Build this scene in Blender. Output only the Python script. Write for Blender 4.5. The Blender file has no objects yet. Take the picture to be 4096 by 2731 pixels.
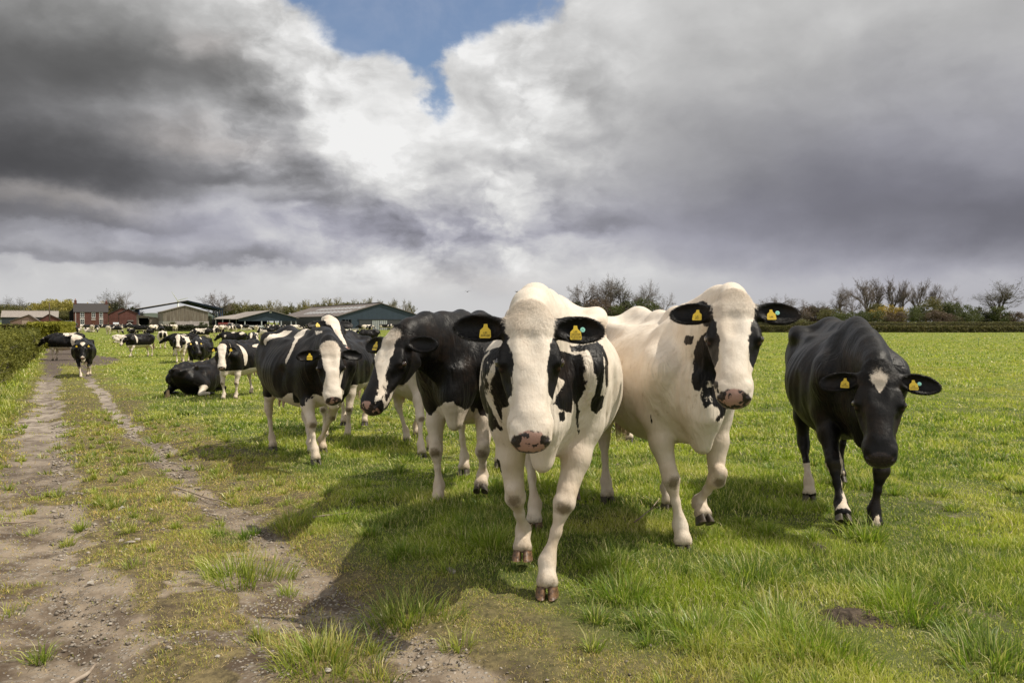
import bpy, math, random
import numpy as np
from mathutils import Vector, Matrix

S = bpy.context.scene
C = S.collection
R = math.radians
F = 2958.0            # focal length in pixels of the 4096 wide photograph (26 mm lens)
CAM_H = 1.26
HOR = 1290.0
# ------------------------------------------------------------------ camera, exposure
cam_d = bpy.data.cameras.new('camera')
cam = bpy.data.objects.new('camera', cam_d)
C.objects.link(cam)
cam_d.sensor_width = 36.0
cam_d.lens = F / 4096 * 36.0
cam_d.clip_start = 0.05
cam_d.clip_end = 12000
cam.location = (0, 0, CAM_H)
cam.rotation_euler = (R(90) - math.atan((1365.5 - HOR) / F), 0, 0)
S.camera = cam
S.view_settings.view_transform = 'Standard'
S.view_settings.look = 'None'
S.view_settings.gamma = 1
S.view_settings.use_curve_mapping = False
S.view_settings.exposure = 0.0
S.cycles.max_bounces = 6
S.cycles.transparent_max_bounces = 8
S.cycles.use_denoising = True

# ------------------------------------------------------------------ sun
SUN_EL, SUN_AZ = R(55.5), R(93)      # azimuth measured from +Y (view direction) towards +X
sd = Vector((math.cos(SUN_EL) * math.sin(SUN_AZ), math.cos(SUN_EL) * math.cos(SUN_AZ), math.sin(SUN_EL)))
sl = bpy.data.lights.new('sun', 'SUN')
sl.energy = 4.9
sl.angle = R(0.6)
sl.color = (1.0, 0.92, 0.79)
so = bpy.data.objects.new('sun', sl)
C.objects.link(so)
so.location = (20, 0, 30)
so.rotation_euler = sd.to_track_quat('Z', 'Y').to_euler()

# ------------------------------------------------------------------ node helper
class NT:
    def __init__(s, nt):
        s.t = nt
        s.n = nt.nodes
    def new(s, typ, ins=None, **kw):
        n = s.n.new(typ)
        for k, v in kw.items():
            setattr(n, k, v)
        for k, v in (ins or {}).items():
            s.put(n.inputs[k], v)
        return n
    def put(s, sock, v):
        if hasattr(v, 'is_output'):
            s.t.links.new(v, sock)
        elif hasattr(v, 'outputs'):
            s.t.links.new(v.outputs[0], sock)
        else:
            if sock.type == 'RGBA' and len(v) == 3:
                v = (*v, 1)
            sock.default_value = v
    def m(s, op, a, b=None, c=None, clamp=False):
        n = s.new('ShaderNodeMath', operation=op, use_clamp=clamp)
        s.put(n.inputs[0], a)
        if b is not None: s.put(n.inputs[1], b)
        if c is not None: s.put(n.inputs[2], c)
        return n.outputs[0]
    def v(s, op, a, b=None, c=None):
        n = s.new('ShaderNodeVectorMath', operation=op)
        s.put(n.inputs[0], a)
        if b is not None: s.put(n.inputs[1], b)
        if c is not None: s.put(n.inputs[2], c)
        return n.outputs['Value'] if op in ('DOT_PRODUCT', 'LENGTH', 'DISTANCE') else n.outputs[0]
    def mix(s, f, a, b, blend='MIX'):
        n = s.new('ShaderNodeMix', data_type='RGBA', blend_type=blend)
        s.put(n.inputs[0], f); s.put(n.inputs[6], a); s.put(n.inputs[7], b)
        return n.outputs[2]
    def rng(s, v, a, b, c=0.0, d=1.0, smooth=True):
        n = s.new('ShaderNodeMapRange', interpolation_type='SMOOTHSTEP' if smooth else 'LINEAR')
        for i, x in enumerate((v, a, b, c, d)): s.put(n.inputs[i], x)
        return n.outputs[0]
    def noise(s, vec, scale, detail=4, rough=0.5, dist=0.0, color=False):
        n = s.new('ShaderNodeTexNoise', {'Scale': scale, 'Detail': detail, 'Roughness': rough, 'Distortion': dist})
        if vec is not None: s.put(n.inputs['Vector'], vec)
        return n.outputs['Color' if color else 'Fac']
    def attr(s, name, col=False):
        n = s.new('ShaderNodeAttribute', attribute_name=name)
        return n.outputs['Color' if col else 'Fac']

def material(name):
    m = bpy.data.materials.new(name)
    m.use_nodes = True
    t = NT(m.node_tree)
    t.n.clear()
    t.out = t.new('ShaderNodeOutputMaterial')
    return m, t

def principled(t, col, rough=0.6, spec=0.5, bump=None, bstr=0.3, bdist=0.01, **extra):
    p = t.new('ShaderNodeBsdfPrincipled', {'Base Color': col, 'Roughness': rough, 'Specular IOR Level': spec})
    for k, v in extra.items():
        t.put(p.inputs[k.replace('_', ' ')], v)
    if bump is not None:
        b = t.new('ShaderNodeBump', {'Height': bump, 'Strength': bstr, 'Distance': bdist})
        t.put(p.inputs['Normal'], b.outputs[0])
    t.put(t.out.inputs[0], p.outputs[0])
    return p

# ------------------------------------------------------------------ world: Nishita blue with cloud layers
def build_world():
    w = bpy.data.worlds.new('World')
    S.world = w
    w.use_nodes = True
    t = NT(w.node_tree)
    t.n.clear()
    out = t.new('ShaderNodeOutputWorld')
    sky = t.new('ShaderNodeTexSky', sky_type='NISHITA', sun_disc=False, sun_elevation=SUN_EL,
                sun_rotation=SUN_AZ, altitude=30, air_density=1.0, dust_density=1.2, ozone_density=2.0)
    geo = t.new('ShaderNodeTexCoord').outputs['Generated']
    sep = t.new('ShaderNodeSeparateXYZ', {0: geo})
    x, y, z = sep.outputs
    az = t.m('ARCTAN2', x, y)
    el = t.m('ARCSINE', z)
    # cloud-deck coordinates: flattened towards the horizon
    den = t.m('ADD', t.m('MAXIMUM', z, 0.0), 0.42)
    deck = t.new('ShaderNodeCombineXYZ', {0: t.m('DIVIDE', x, den), 1: t.m('DIVIDE', y, den), 2: 0.0}).outputs[0]
    uv0 = t.new('ShaderNodeCombineXYZ', {0: az, 1: el, 2: 0.0}).outputs[0]
    stretch = t.v('MULTIPLY', uv0, (1.0, 1.55, 1.0))
    # domain warp of the layout so that masses get cloud-like outlines
    wn = t.noise(stretch, 7.5, 8, 0.56, 0.0, color=True)
    warp = t.v('MULTIPLY', t.v('SUBTRACT', wn, (0.5, 0.5, 0.5)), (0.20, 0.085, 0))
    uv = t.v('ADD', uv0, warp)

    def ae(px, py):
        X, Y, Z = (px - 2048) / F, 1.0, (HOR - py) / F
        return math.atan2(X, Y), math.asin(Z / math.sqrt(X * X + 1 + Z * Z))
    def gauss(blobs, acc, coord):
        for (px, py, sx, sy, wgt) in blobs:
            a, e = ae(px, py)
            ix, iy = F / sx, F / sy
            q = t.v('MULTIPLY_ADD', coord, (ix, iy, 0), (-a * ix, -e * iy, 0))
            if sy < 100 and wgt < 0 and coord is uv: q = t.v('MINIMUM', q, t.v('MULTIPLY', q, (1, 2.3, 1)))   # flat cloud bases
            d = t.v('DOT_PRODUCT', q, q)
            g = t.m('POWER', 0.3679, d)
            acc = t.m('MULTIPLY_ADD', g, wgt, acc)
        return acc
    # luminance layout (display values): masses of cloud
    lay = [
        (-300, 450, 900, 380, -.25), (150, 420, 600, 380, -.17), (850, 290, 520, 110, -.15),
        (0, 40, 560, 150, -.08), (330, 690, 520, 120, -.17), (650, 470, 420, 50, .10),
        (1050, 590, 420, 55, .08), (800, 190, 110, 60, .10), (1500, 430, 380, 200, .17), (1580, 640, 150, 90, .11), (1350, 610, 90, 50, .10),
        (1020, 60, 330, 140, .03), (250, 800, 520, 38, .12), (1060, 630, 130, 35, .08),
        (380, 875, 420, 45, -.12), (960, 700, 190, 60, -.14), (1400, 820, 420, 60, -.06), (980, 640, 60, 20, -.06),
        (1700, 955, 360, 60, -.11), (1350, 880, 330, 50, -.05), (900, 1035, 380, 34, -.18), (1250, 800, 120, 40, -.10), (1950, 780, 60, 22, -.10),
        (150, 1010, 330, 28, -.12), (2330, 905, 240, 70, -.14), (2000, 500, 330, 330, .04),
        (2350, 120, 330, 180, .06), (2150, 560, 150, 120, .05), (2500, 1110, 500, 50, .05), (1650, 1110, 600, 50, .06), (500, 1150, 900, 60, .03),
        (3000, 850, 560, 230, -.15), (3850, 860, 680, 280, -.15), (4250, 900, 340, 170, -.12),
        (3850, 500, 800, 480, -.12), (3000, 330, 600, 250, -.05), (3450, 90, 200, 60, .06), (2700, 560, 500, 200, -.05),
        (3200, 1140, 800, 45, .06), (4100, 1180, 500, 40, .12),
    ]
    L = gauss(lay, 0.79, uv)
    # cumulus relief: difference of two noise samples gives lit and shaded sides
    side = t.rng(az, -0.02, 0.22, 1.0, 0.14)      # the right-hand cloud is smooth
    cw = t.v('MULTIPLY', warp, (.5, .5, 0))
    nc = t.v('ADD', stretch, cw)
    nb = t.noise(nc, 6.5, 10, 0.55, 0.0)
    nb2 = t.noise(t.v('ADD', nc, (-0.024, -0.028, 0)), 6.5, 10, 0.55, 0.0)
    relief = t.m('SUBTRACT', nb, nb2)
    big = t.noise(t.v('ADD', stretch, (3.1, 1.7, 0)), 2.6, 3, 0.5, 0.0)
    smooth_n = t.noise(t.v('MULTIPLY', uv0, (1.6, 3.0, 1)), 2.4, 3, 0.45, 0.3)
    amp = t.m('MULTIPLY', side, t.rng(t.noise(t.v('ADD', stretch, (7.7, 0, 0)), 3.0, 2), .38, .62, .35, 1.0))
    amp = t.m('MULTIPLY', amp, t.rng(L, .38, .72, .30, 1.0))     # the heavy dark mass is smooth
    L = t.m('ADD', L, t.m('MULTIPLY', relief, t.m('MULTIPLY', amp, 0.95)))
    L = t.m('ADD', L, t.m('MULTIPLY', t.m('SUBTRACT', nb, 0.5), t.m('MULTIPLY', amp, 0.22)))
    crisp = t.rng(nb, .475, .545)      # hard billowing edges on the cumulus
    L = t.m('ADD', L, t.m('MULTIPLY', t.m('SUBTRACT', crisp, 0.6), t.m('MULTIPLY', amp, .05)))
    L = t.m('ADD', L, t.m('MULTIPLY', t.m('SUBTRACT', big, 0.5), t.m('MULTIPLY', side, .10)))
    L = t.m('ADD', L, t.m('MULTIPLY', t.m('SUBTRACT', smooth_n, 0.5), 0.14))
    # below the cloud bases the air is evenly pale
    base_l = t.rng(az, -.1, .75, .80, .69)
    L = t.m('ADD', t.m('MULTIPLY', L, t.rng(el, .02, .085)), t.m('MULTIPLY', base_l, t.rng(el, .085, .02)))
    L = t.m('MINIMUM', t.m('SMOOTH_MAX', L, 0.31, 0.12), 0.945)
    lin = t.m('POWER', L, 2.2)
    # unseen sky behind the viewer is brightened as added fill for the cows
    lin = t.m('MULTIPLY', lin, t.rng(y, 0.15, -0.5, 1.0, 1.35))
    # tint: lavender in mid greys low down, neutral elsewhere, faint warm near the left bright streaks
    lav = t.m('MULTIPLY', t.rng(el, 0.36, 0.08), t.rng(L, 0.86, 0.6))
    cold = gauss([(3800, 850, 1100, 420, 1.0), (1300, 930, 1500, 170, .95)], 0.0, uv)
    lav = t.m('MAXIMUM', t.m('MULTIPLY', lav, 0.55), t.m('MULTIPLY', cold, t.rng(L, .90, .62)), clamp=True)
    tint = t.mix(lav, (1.0, 0.995, 0.985), (0.93, 0.925, 1.09))
    warm = gauss([(150, 790, 330, 40, .8), (800, 560, 250, 50, .8), (830, 190, 120, 60, .7), (1980, 1130, 250, 40, .35)], 0.0, uv)
    tint = t.mix(t.m('MULTIPLY', warm, 1.0, clamp=True), tint, (1.05, 0.985, 0.955))
    cloud = t.v('SCALE', tint)
    t.put(cloud.node.inputs['Scale'], lin)
    # blue opening
    hole = gauss([(1560, 20, 350, 150, 1.15), (1990, 10, 260, 120, 1.0), (1730, 210, 110, 180, .95),
                  (1230, -60, 150, 90, .7), (1480, 160, 150, 70, .4), (1600, -320, 750, 240, .9), (1740, 400, 50, 70, .45)], 0.0,
                 t.v('ADD', uv0, t.v('MULTIPLY', warp, (0.75, 0.75, 0))))
    wisp = t.noise(geo, 9.0, 8, 0.62, 0.3)
    hole = t.m('ADD', hole, t.m('MULTIPLY', t.m('SUBTRACT', wisp, 0.5), 1.7))
    hole = t.rng(hole, 0.34, 0.86)
    thin = t.rng(wisp, 0.35, 0.75, 0.08, 0.42)
    blue = t.v('SCALE', sky.outputs[0])
    blue.node.inputs['Scale'].default_value = 0.115
    blue2 = t.mix(thin, blue, (0.42, 0.47, 0.60))
    col = t.mix(hole, cloud, blue2)
    # below the horizon: plain ground bounce colour
    col = t.mix(t.rng(el, -0.02, -0.004), (0.10, 0.12, 0.06), col)
    bg = t.new('ShaderNodeBackground', {'Color': col, 'Strength': 1.0})
    t.put(out.inputs[0], bg.outputs[0])
    w.cycles.sampling_method = 'MANUAL'
    w.cycles.sample_map_resolution = 512
build_world()

# ------------------------------------------------------------------ numpy noise
def _hash(ix, iy, iz, seed):
    h = (ix * 374761393 + iy * 668265263 + iz * 2147483647 + seed * 1274126177) & 0xFFFFFFFF
    h = ((h ^ (h >> 13)) * 1274126177) & 0xFFFFFFFF
    return ((h ^ (h >> 16)) & 0xFFFF) / 65535.0
def vnoise(x, y, z=0.0, seed=0):
    x = np.asarray(x, np.float64); y = np.asarray(y, np.float64); z = np.asarray(z, np.float64) + np.zeros_like(x)
    ix = np.floor(x).astype(np.int64); iy = np.floor(y).astype(np.int64); iz = np.floor(z).astype(np.int64)
    fx = x - ix; fy = y - iy; fz = z - iz
    fx = fx * fx * (3 - 2 * fx); fy = fy * fy * (3 - 2 * fy); fz = fz * fz * (3 - 2 * fz)
    r = 0
    for dx in (0, 1):
        for dy in (0, 1):
            for dz in (0, 1):
                w = (fx if dx else 1 - fx) * (fy if dy else 1 - fy) * (fz if dz else 1 - fz)
                r = r + w * _hash(ix + dx, iy + dy, iz + dz, seed)
    return r
def fbm(x, y, z=0.0, seed=0, octv=4):
    a, s, r = 0.5, 1.0, 0.0
    for o in range(octv):
        r = r + a * vnoise(np.asarray(x) * s, np.asarray(y) * s, np.asarray(z) * s, seed + o * 17)
        a *= 0.5; s *= 2.03
    return r / (1 - 0.5 ** octv)

# ------------------------------------------------------------------ object helpers
def tag(o, label=None, cat=None, group=None, kind=None):
    if label: o['label'] = label
    if cat: o['category'] = cat
    if group: o['group'] = group
    if kind: o['kind'] = kind
    return o
def empty(name, loc=(0, 0, 0), rz=0.0):
    o = bpy.data.objects.new(name, None)
    C.objects.link(o)
    o.location = loc; o.rotation_euler = (0, 0, rz)
    o.empty_display_size = 0.2
    return o
def mesh_np(name, co, faces_list, mat=None, smooth=False, attrs=None):
    """faces_list: list of int arrays (n,3) or (n,4)."""
    me = bpy.data.meshes.new(name)
    co = np.asarray(co, np.float32).reshape(-1, 3)
    me.vertices.add(len(co))
    me.vertices.foreach_set('co', co.ravel())
    fl = [np.asarray(f, np.int32) for f in faces_list if len(f)]
    nl = sum(f.size for f in fl)
    nf = sum(len(f) for f in fl)
    me.loops.add(nl)
    me.loops.foreach_set('vertex_index', np.concatenate([f.ravel() for f in fl]))
    me.polygons.add(nf)
    st, tot, c = [], [], 0
    for f in fl:
        k = f.shape[1]
        st.append(c + np.arange(len(f), dtype=np.int32) * k)
        c += f.size
    me.polygons.foreach_set('loop_start', np.concatenate(st))
    me.update(calc_edges=True)
    if smooth:
        me.polygons.foreach_set('use_smooth', np.ones(nf, bool))
    for k, a in (attrs or {}).items():
        a = np.asarray(a, np.float32)
        if a.ndim == 1:
            at = me.attributes.new(k, 'FLOAT', 'POINT')
            at.data.foreach_set('value', a)
        else:
            at = me.attributes.new(k, 'FLOAT_COLOR', 'POINT')
            if a.shape[1] == 3: a = np.concatenate([a, np.ones((len(a), 1), np.float32)], 1)
            at.data.foreach_set('color', a.ravel())
    me.validate()
    if mat: me.materials.append(mat)
    return me
def link(name, me, parent=None):
    o = bpy.data.objects.new(name, me)
    C.objects.link(o)
    if parent: o.parent = parent
    return o
def copy_tree(o, parent=None):
    c = o.copy()
    C.objects.link(c)
    c.parent = parent
    for ch in list(o.children): copy_tree(ch, c)
    return c

class MB:
    """collects simple shapes into ONE mesh"""
    def __init__(s): s.v = []; s.f = []
    def add(s, vs, fs):
        n = len(s.v)
        s.v += [tuple(v) for v in vs]
        s.f += [tuple(i + n for i in f) for f in fs]
    def box(s, x0, x1, y0, y1, z0, z1):
        s.add([(x0, y0, z0), (x1, y0, z0), (x1, y1, z0), (x0, y1, z0), (x0, y0, z1), (x1, y0, z1), (x1, y1, z1), (x0, y1, z1)],
              [(0, 3, 2, 1), (4, 5, 6, 7), (0, 1, 5, 4), (1, 2, 6, 5), (2, 3, 7, 6), (3, 0, 4, 7)])
    def hexa(s, p):
        s.add(p, [(0, 3, 2, 1), (4, 5, 6, 7), (0, 1, 5, 4), (1, 2, 6, 5), (2, 3, 7, 6), (3, 0, 4, 7)])
    def prism(s, poly, y0, y1):
        """poly: list of (x,z), extruded along y"""
        n = len(poly)
        vs = [(x, y0, z) for x, z in poly] + [(x, y1, z) for x, z in poly]
        s.add(vs, [tuple(range(n)), tuple(range(2 * n - 1, n - 1, -1))] + [(i, i + n, (i + 1) % n + n, (i + 1) % n) for i in range(n)])
    def tube(s, pts, rad, n=6):
        pts = [Vector(p) for p in pts]
        if not hasattr(rad, '__len__'): rad = [rad] * len(pts)
        base = len(s.v); up = Vector((0.31, 0.2, 0.93))
        for i, p in enumerate(pts):
            d = (pts[min(i + 1, len(pts) - 1)] - pts[max(i - 1, 0)]).normalized()
            a = d.cross(up)
            if a.length < 1e-3: a = d.cross(Vector((1, 0, 0)))
            a.normalize(); b = d.cross(a)
            for k in range(n):
                an = 2 * math.pi * k / n
                s.v.append(tuple(p + (a * math.cos(an) + b * math.sin(an)) * rad[i]))
        for i in range(len(pts) - 1):
            for k in range(n):
                a0 = base + i * n + k; a1 = base + i * n + (k + 1) % n
                s.f.append((a0, a1, a1 + n, a0 + n))
        s.f.append(tuple(base + k for k in range(n))[::-1])
        s.f.append(tuple(base + (len(pts) - 1) * n + k for k in range(n)))
    def mesh(s, name, mat, smooth=False):
        me = bpy.data.meshes.new(name)
        me.from_pydata(s.v, [], s.f)
        if smooth: me.polygons.foreach_set('use_smooth', [True] * len(me.polygons))
        me.validate()
        if mat: me.materials.append(mat)
        return me
    def build(s, name, mat, parent=None, smooth=False):
        return link(name, s.mesh(name, mat, smooth), parent)

# ------------------------------------------------------------------ terrain
_PY = np.array([-60, 0, 3.4, 5, 8.7, 16.2, 26, 43, 80, 118, 190, 270, 500, 1200, 6000.])
_PH = np.array([1.3, 1.26, 1.26, 1.30, 1.50, 1.77, 1.92, 2.06, 1.95, 1.80, 1.86, 1.70, 1.3, 0.9, 0.0])
_TY = np.array([-40, -1.0, 1.8, 2.62, 3.05, 3.68, 4.97, 8.6, 16.6, 26, 54, 84, 150, 6000.])
_TX = np.array([9.0, 2.0, .3, -.22, -.57, -1.02, -1.84, -4.1, -9.1, -14.9, -32, -50, -88, -3600.])
def _smooth_interp(d, X, Y):
    a = 0
    for k, w in ((0.86, .2), (0.93, .2), (1.0, .2), (1.07, .2), (1.14, .2)):
        a = a + w * np.interp(d * k, X, Y)
    return a
def track_u(x, y):
    return (x - np.interp(y, _TY, _TX)) * 0.83
def smst(a, b, x):
    t = np.clip((x - a) / (b - a), 0, 1)
    return t * t * (3 - 2 * t)
def ground_z(x, y, micro=True):
    x = np.asarray(x, np.float64); y = np.asarray(y, np.float64)
    d = np.sqrt(x * x * 0.6 + y * y) * np.where(y < 0, -1, 1)
    z = CAM_H - _smooth_interp(np.where(d > -60, d, -60), _PY, _PH)
    u = track_u(x, y)
    if micro:
        near = 1 - smst(25, 60, np.abs(d))
        z = z - near * (0.05 * np.exp(-(u / .28) ** 2) + 0.05 * np.exp(-((u + 1.1) / .30) ** 2))
        z = z + near * (fbm(x * .9, y * .9, 0, 5, 3) - .5) * 0.09
        z = z + near * (fbm(x * 4.5, y * 4.5, 0, 8, 3) - .5) * 0.03
        z = z + smst(30, 90, d) * (fbm(x * .02, y * .02, 0, 9, 3) - .5) * 0.5 * (1 - smst(150, 300, d))
    return z
def gz(x, y):
    return float(ground_z(np.array([x]), np.array([y]))[0])
def at(px, d, py=None, h=None):
    """world point seen in photo column px at distance d; height from the ground or from photo row py"""
    x = (px - 2048) / F * d
    if py is not None: return (x, d, CAM_H + (HOR - py) / F * d)
    return (x, d, gz(x, d) + (h or 0))

# ================================================================== GROUND
def zones(x, y):
    """bare (stony ruts, mud) and dry (worn track between and beside the ruts), 0..1"""
    u = track_u(x, y) + (fbm(x * 1.3, y * 1.3, 0, 21, 3) - .5) * .42
    n1 = fbm(x * 2.2, y * 2.2, 0, 31, 4); n2 = fbm(x * .6, y * .6, 0, 41, 3)
    wR = .15 + .08 * smst(4.0, 2.6, y)
    rr = np.exp(-(u / wR) ** 2) * smst(.28, .50, n1 + .10 + .10 * smst(6, 12, y))
    wl = np.where(u < -1.1, .42, .26)
    rl = np.exp(-((u + 1.1) / wl) ** 2)
    bare = np.maximum(rr * .95, rl * smst(.24, .52, n1 + .10))
    # worn bare soil in the lower left corner of the view
    c = smst(-.60, -1.15, u) * smst(8.5, 4.5, y) * smst(-2.6, -1.6, u)
    bare = np.maximum(bare, c * smst(.47, .62, n1 + .04))
    between = smst(-1.3, -.7, u) * smst(.15, -.2, u)
    bare = np.maximum(bare, between * smst(6.5, 3.4, y) * smst(.52, .60, n1 * .7 + n2 * .3 + .02) * .75)
    # mud where the herd walks further up the track
    mud = smst(30, 40, y) * smst(95, 60, y) * smst(1.9, .9, np.abs(u + .2) + (n2 - .5) * 1.4)
    mud2 = np.exp(-((y - 42) / 5) ** 2) * smst(2.4, .9, np.abs(u - .4))
    bare = np.maximum(bare, np.maximum(mud, mud2 * .8))
    dry = smst(-1.9, -1.45, u) * smst(.95, .30, u + (n2 - .5) * 1.2)
    dry = dry * (1 - .5 * smst(10, 40, y))
    # poached spots and hoof marks out in the pasture
    sp = fbm(x * 2.9, y * 2.9, 0, 45, 3)
    bare = np.maximum(bare, smst(.665, .74, sp) * smst(.6, 1.2, u) * smst(30, 12, y) * .42)
    low = smst(-.10, .25, u) * smst(.95, .55, u) * smst(4.2, 3.2, y)
    return np.clip(bare, 0, 1), np.clip(np.maximum(dry, low * .75), 0, 1), u

def build_ground():
    ang = np.concatenate([np.arange(-180, -56, 4.0), np.arange(-56, 56, .22), np.arange(56, 180.1, 4.0)])
    rad = np.concatenate([[.05, .5, 1.0, 1.4], np.geomspace(1.7, 14, 230), np.geomspace(14.4, 130, 150)[0:], np.geomspace(140, 5500, 60)])
    A, Rr = np.meshgrid(np.radians(ang), rad)
    X = Rr * np.sin(A); Y = Rr * np.cos(A)
    Z = ground_z(X, Y)
    Z = np.where(Rr > 4000, Z, Z)
    bare, dry, u = zones(X, Y)
    # rough stony relief in the ruts
    near = 1 - smst(7, 16, Rr)
    Z = Z + near * bare * (fbm(X * 16, Y * 16, 0, 51, 3) - .5) * .030 + near * (fbm(X * 9, Y * 9, 0, 52, 3) - .5) * .018
    nr, na = X.shape
    I = np.arange(nr * na).reshape(nr, na)
    q = np.stack([I[:-1, :-1], I[1:, :-1], I[1:, 1:], I[:-1, 1:]], -1).reshape(-1, 4)[:, ::-1]
    m, t = material('ground')
    P = t.new('ShaderNodeNewGeometry').outputs['Position']
    b, d = t.attr('bare'), t.attr('dry')
    far = t.rng(t.v('LENGTH', P), 10, 38)
    n0 = t.noise(t.v('MULTIPLY', P, (1, .5, 1)), .07, 5, .6); n1 = t.noise(P, .6, 5, .6); n2 = t.noise(P, 3.5, 5, .65); n3 = t.noise(P, 22, 4, .7)
    green_n = t.mix(n2, (.045, .062, .016), (.11, .12, .04))
    # blades lie along the view far away: streaky sward texture
    st = t.noise(t.v('MULTIPLY', P, (1.0, .22, 1)), 5, 6, .75)
    st2 = t.noise(t.v('MULTIPLY', P, (1.0, .3, 1)), 1.3, 5, .7)
    gf = t.mix(t.rng(n1, .3, .7), (.120, .150, .019), (.195, .205, .034))
    gf = t.mix(t.rng(n0, .40, .60), gf, (.150, .182, .025))
    gf = t.mix(t.rng(st, .48, .68, 0, .75), gf, (.26, .27, .10))
    gf = t.mix(t.rng(st2, .52, .30, 0, .7), gf, (.07, .10, .018))
    # worn, browner grass just right of the track and at 25-60 m
    gf = t.mix(t.m('MULTIPLY', d, .65), gf, (.20, .165, .07))
    col = t.mix(far, green_n, gf)
    thatch = t.mix(t.rng(n3, .3, .7), (.060, .048, .028), (.19, .15, .075))
    thatch = t.mix(t.rng(n2, .5, .62, 0, .8), thatch, (.075, .055, .038))
    col = t.mix(t.m('MULTIPLY', d, t.m('SUBTRACT', 1.0, t.m('MULTIPLY', far, .6))), col, thatch)
    # soil with gravel
    soil = t.mix(t.rng(t.m('ADD', t.m('MULTIPLY', n2, .5), t.m('MULTIPLY', n1, .5)), .42, .58), (.080, .058, .040), (.25, .20, .148))
    soil = t.mix(t.rng(n3, .5, .75, 0, .6), soil, (.33, .295, .25))
    vo = t.new('ShaderNodeTexVoronoi', {'Vector': P, 'Scale': 52.0, 'Randomness': 1.0})
    vs = t.new('ShaderNodeSeparateColor', {0: vo.outputs['Color']})
    peb = t.m('MULTIPLY', t.rng(vo.outputs['Distance'], .42, .26), t.rng(vs.outputs[0], .45, .55))
    pc = t.mix(vs.outputs[1], (.15, .13, .11), (.38, .345, .30))
    soil = t.mix(peb, soil, pc)
    farsoil = t.mix(t.rng(t.noise(t.v('MULTIPLY', P, (1, .6, 1)), 4, 6, .75), .36, .60), (.12, .095, .075), (.34, .29, .24))
    farsoil = t.mix(t.rng(t.v('LENGTH', P), 26, 36), farsoil, t.mix(n2, (.075, .058, .047), (.15, .12, .10)))
    soil = t.mix(t.rng(t.v('LENGTH', P), 7, 16), soil, farsoil)
    bm = t.rng(t.m('ADD', b, t.m('MULTIPLY', t.m('SUBTRACT', n2, .5), .7)), .35, .6)
    col = t.mix(bm, col, soil)
    h = t.m('ADD', t.m('MULTIPLY', n3, .01), t.m('ADD', t.m('MULTIPLY', n2, .03), t.m('MULTIPLY', t.m('MULTIPLY', peb, b), .008)))
    h = t.m('ADD', h, t.m('MULTIPLY', t.m('MULTIPLY', st, far), .06))
    principled(t, col, .9, .15, bump=h, bstr=.8, bdist=1.0)
    me = mesh_np('ground', np.stack([X, Y, Z], -1), [q], m, True, {'bare': bare.ravel(), 'dry': dry.ravel()})
    tag(link('ground', me), 'grass field with a worn stony farm track running up its left side', None, None, 'structure')
build_ground()

# ================================================================== GRASS AND GRAVEL
def grass_material():
    m, t = material('grass_blades')
    c = t.attr('gc', True)
    hgt = t.attr('gh')
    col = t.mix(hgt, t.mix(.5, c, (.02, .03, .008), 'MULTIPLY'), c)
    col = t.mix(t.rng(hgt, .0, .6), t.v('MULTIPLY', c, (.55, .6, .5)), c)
    dif = t.new('ShaderNodeBsdfPrincipled', {'Base Color': col, 'Roughness': .42, 'Specular IOR Level': .42})
    tr = t.new('ShaderNodeBsdfTranslucent', {'Color': t.v('MULTIPLY', col, (1.35, 1.5, .6))})
    mx = t.new('ShaderNodeMixShader', {0: .34, 1: dif.outputs[0], 2: tr.outputs[0]})
    t.put(t.out.inputs[0], mx.outputs[0])
    return m

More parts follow.
